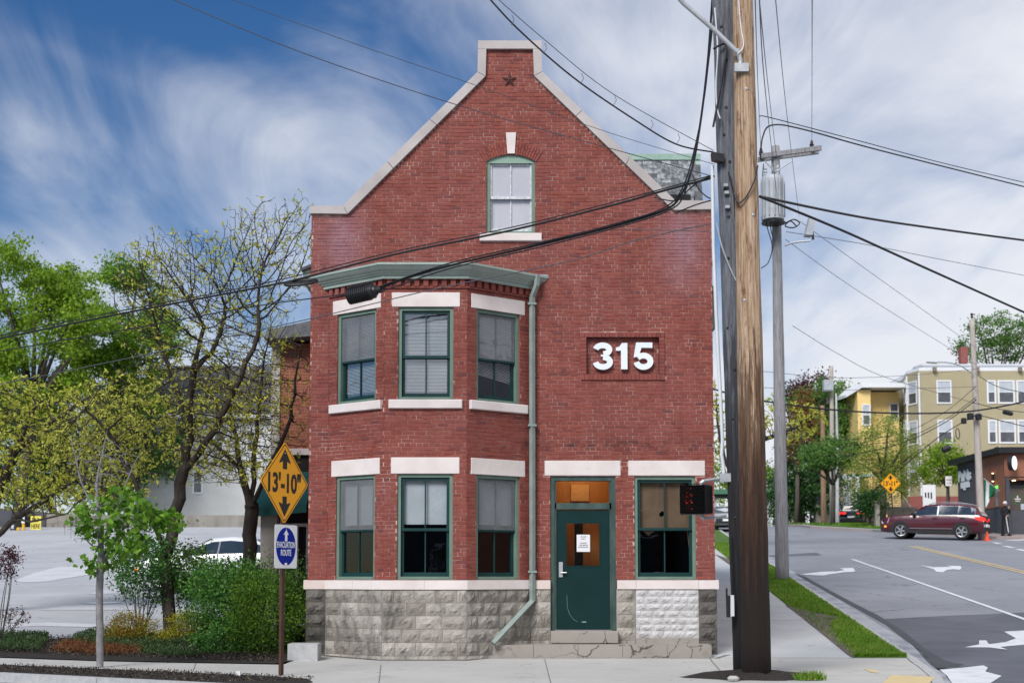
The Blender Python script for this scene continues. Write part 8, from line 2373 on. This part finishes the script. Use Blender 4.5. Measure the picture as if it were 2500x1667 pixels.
# local frame: -y faces the camera, z up, height about 1.8
pv = [(0, 0, .98), (0, 0, 1.18), (0, .0, 1.38), (0, .01, 1.50), (0, -.01, 1.58),
      (-.10, 0, .92), (-.15, -.02, .52), (-.19, .02, .10), (-.20, -.10, .05), (.10, 0, .92), (.15, .02, .52), (.18, .04, .10), (.21, -.08, .05),
      (-.17, .01, 1.42), (-.24, .0, 1.18), (-.10, -.22, 1.06), (.17, .01, 1.42), (.25, -.05, 1.18), (.16, -.16, 1.40)]
pe_ = [(0, 1), (1, 2), (2, 3), (3, 4), (0, 5), (5, 6), (6, 7), (7, 8), (0, 9), (9, 10), (10, 11), (11, 12), (2, 13), (13, 14), (14, 15), (2, 16), (16, 17), (17, 18)]
pr_ = [(.16, .12), (.16, .115), (.17, .12), .065, .06, .10, .082, .062, .05, .10, .082, .062, .05, .082, .066, .05, .082, .066, .05]
skin_mesh('body', pv, pe_, pr_, 'cloth_black', per)
m_ = MB(); m_.lathe((0, -.03, 1.57), [(.04, 0), (.075, .03), (.09, .09), (.094, .14), (.085, .19), (.05, .225), (.01, .235)], 16); m_.lathe((0, -.12, 1.66), [(.012, -.01), (.018, .02), (.006, .05)], 8); hd = m_.build('head', 'skin', per, True, smooth=True)
m_ = MB(); m_.lathe((0, -.02, 1.70), [(.10, -.01), (.103, .03), (.09, .09), (.05, .125), (.01, .13)], 16); m_.add([(-.08, -.09, 1.70), (.08, -.09, 1.70), (.06, -.19, 1.685), (-.06, -.19, 1.685)], [(0, 1, 2, 3)]); m_.build('cap', 'cap_white', per, True, smooth=True)
for (wx_, wy_, wz_, dirx, diry, dirz) in ((-.09, -.235, 1.055, .5, -.7, -.2), (.155, -.165, 1.42, -.3, -.1, .9)):
    vv, ee, rr = [(wx_, wy_, wz_)], [], [.032]; D = Vector((dirx, diry, dirz)).normalized(); S_ = D.cross(Vector((.3, .8, .2))).normalized()
    vv.append(tuple(Vector(vv[0]) + D * .07)); ee.append((0, 1)); rr.append(.036)
    for f in range(4):
        b_ = Vector(vv[1]) + S_ * (.022 * (f - 1.5)); p1 = b_ + D * .05; p2 = p1 + D * .025 + Vector((0, .02, -.01)); i0 = len(vv); vv += [tuple(p1), tuple(p2)]; ee += [(1, i0), (i0, i0 + 1)]; rr += [.010, .009]
    th_ = Vector(vv[0]) + D * .03 + S_ * .05; i0 = len(vv); vv += [tuple(th_), tuple(th_ + D * .035)]; ee += [(0, i0), (i0, i0 + 1)]; rr += [.012, .010]
    skin_mesh('hand', vv, ee, rr, 'skin', per, 0, 1)
for s_ in (-1, 1):
    m_ = MB(); m_.lathe((s_ * .2, .0, .0), [(.055, 0), (.06, .04), (.05, .09)], 10); m_.box(s_ * .2 - .05, s_ * .2 + .05, -.18, .05, .0, .06); m_.build('shoe', 'black_rubber', per, True)
sk = thing('kick_scooter', Vector((pb.x + .06, pb.y - .28, pb.z)), 'white-stemmed kick scooter held upright by the person in black', 'scooter')
c_ = Vector((pb.x + .06, pb.y - .28, pb.z))
m_ = MB(); m_.tube([c_ + Vector((.0, 0, .12)), c_ + Vector((-.10, .03, 1.0))], .024, 8); m_.build('stem', 'trim_white', sk)
m_ = MB(); m_.tube([c_ + Vector((-.32, .03, 1.03)), c_ + Vector((-.10, .03, 1.0)), c_ + Vector((.12, .03, 1.02))], .018, 8); m_.build('handlebar', 'black_rubber', sk)
m_ = MB(); m_.box(c_.x - .07, c_.x + .07, c_.y + .02, c_.y + .62, c_.z + .09, c_.z + .12); m_.build('deck', 'steel', sk)
for dy in (0, .66):
    m_ = MB(); m_.lathe(c_ + Vector((-.02, dy, .1)), [(.02, 0), (.1, 0), (.1, .04), (.02, .04)], 16, (1, 0, 0)); m_.build('wheel', 'tyre', sk)

# the far side of the near street, which the window panes mirror
oh = thing('opposite_house', (-3, -16, 0), 'dark gabled house across the street, mirrored in the bay window panes', 'house')
m_ = MB(); m_.box(-11, 18, -26, -16, -.3, 6.2); m_.build('wall', 'charcoal', oh)
m_ = MB(); m_.add([(-11.4, -15.6, 6.2), (18.4, -15.6, 6.2), (18.4, -26.4, 6.2), (-11.4, -26.4, 6.2), (-11.4, -21, 9.4), (18.4, -21, 9.4)], [(0, 1, 5, 4), (2, 3, 4, 5), (0, 4, 3), (1, 2, 5)]); m_.build('roof', 'shingle', oh)
OHF = Fr((0, -16, 0), (1, 0, 0), (0, 1, 0))
for k in range(5):
    far_window(OHF, -10 + k * 3.2, -8.8 + k * 3.2, 1.2, 2.8, oh, .1, False); far_window(OHF, -10 + k * 3.2, -8.8 + k * 3.2, 4.0, 5.4, oh, .1, False)
clump_tree('green_tree', 'leafy tree across the street, mirrored in the upper bay window', (3.5, -12, 0), [((4, -12, 7.5), (2.6, 2.2, 2.6)), ((6, -12, 6), (2.4, 2, 2.2))], 80, 60, .22, 'leaf_mid', rc=.6, tr=.2)

sh_ = thing('opposite_house', (34, 12, 0), 'brown house across the side street, mirrored in the right bay panes', 'house')
m_ = MB(); m_.box(28, 40, 2, 24, -.3, 7.5); m_.build('wall', 'clad_wood', sh_)
m_ = MB(); m_.prism([(27.5, 1.5, 7.5), (40.5, 1.5, 7.5), (34, 1.5, 11)], (0, 23, 0)); m_.build('roof', 'shingle', sh_)
clump_tree('green_tree', 'street tree beyond the left edge, mirrored in the left bay panes', (-24, 13, 0), [((-24, 14, 5.0), (3, 6.5, 4.0)), ((-26, 4, 4.5), (3, 5, 3.8))], 110, 60, .3, 'leaf_shrub', rc=.9, tr=.3)
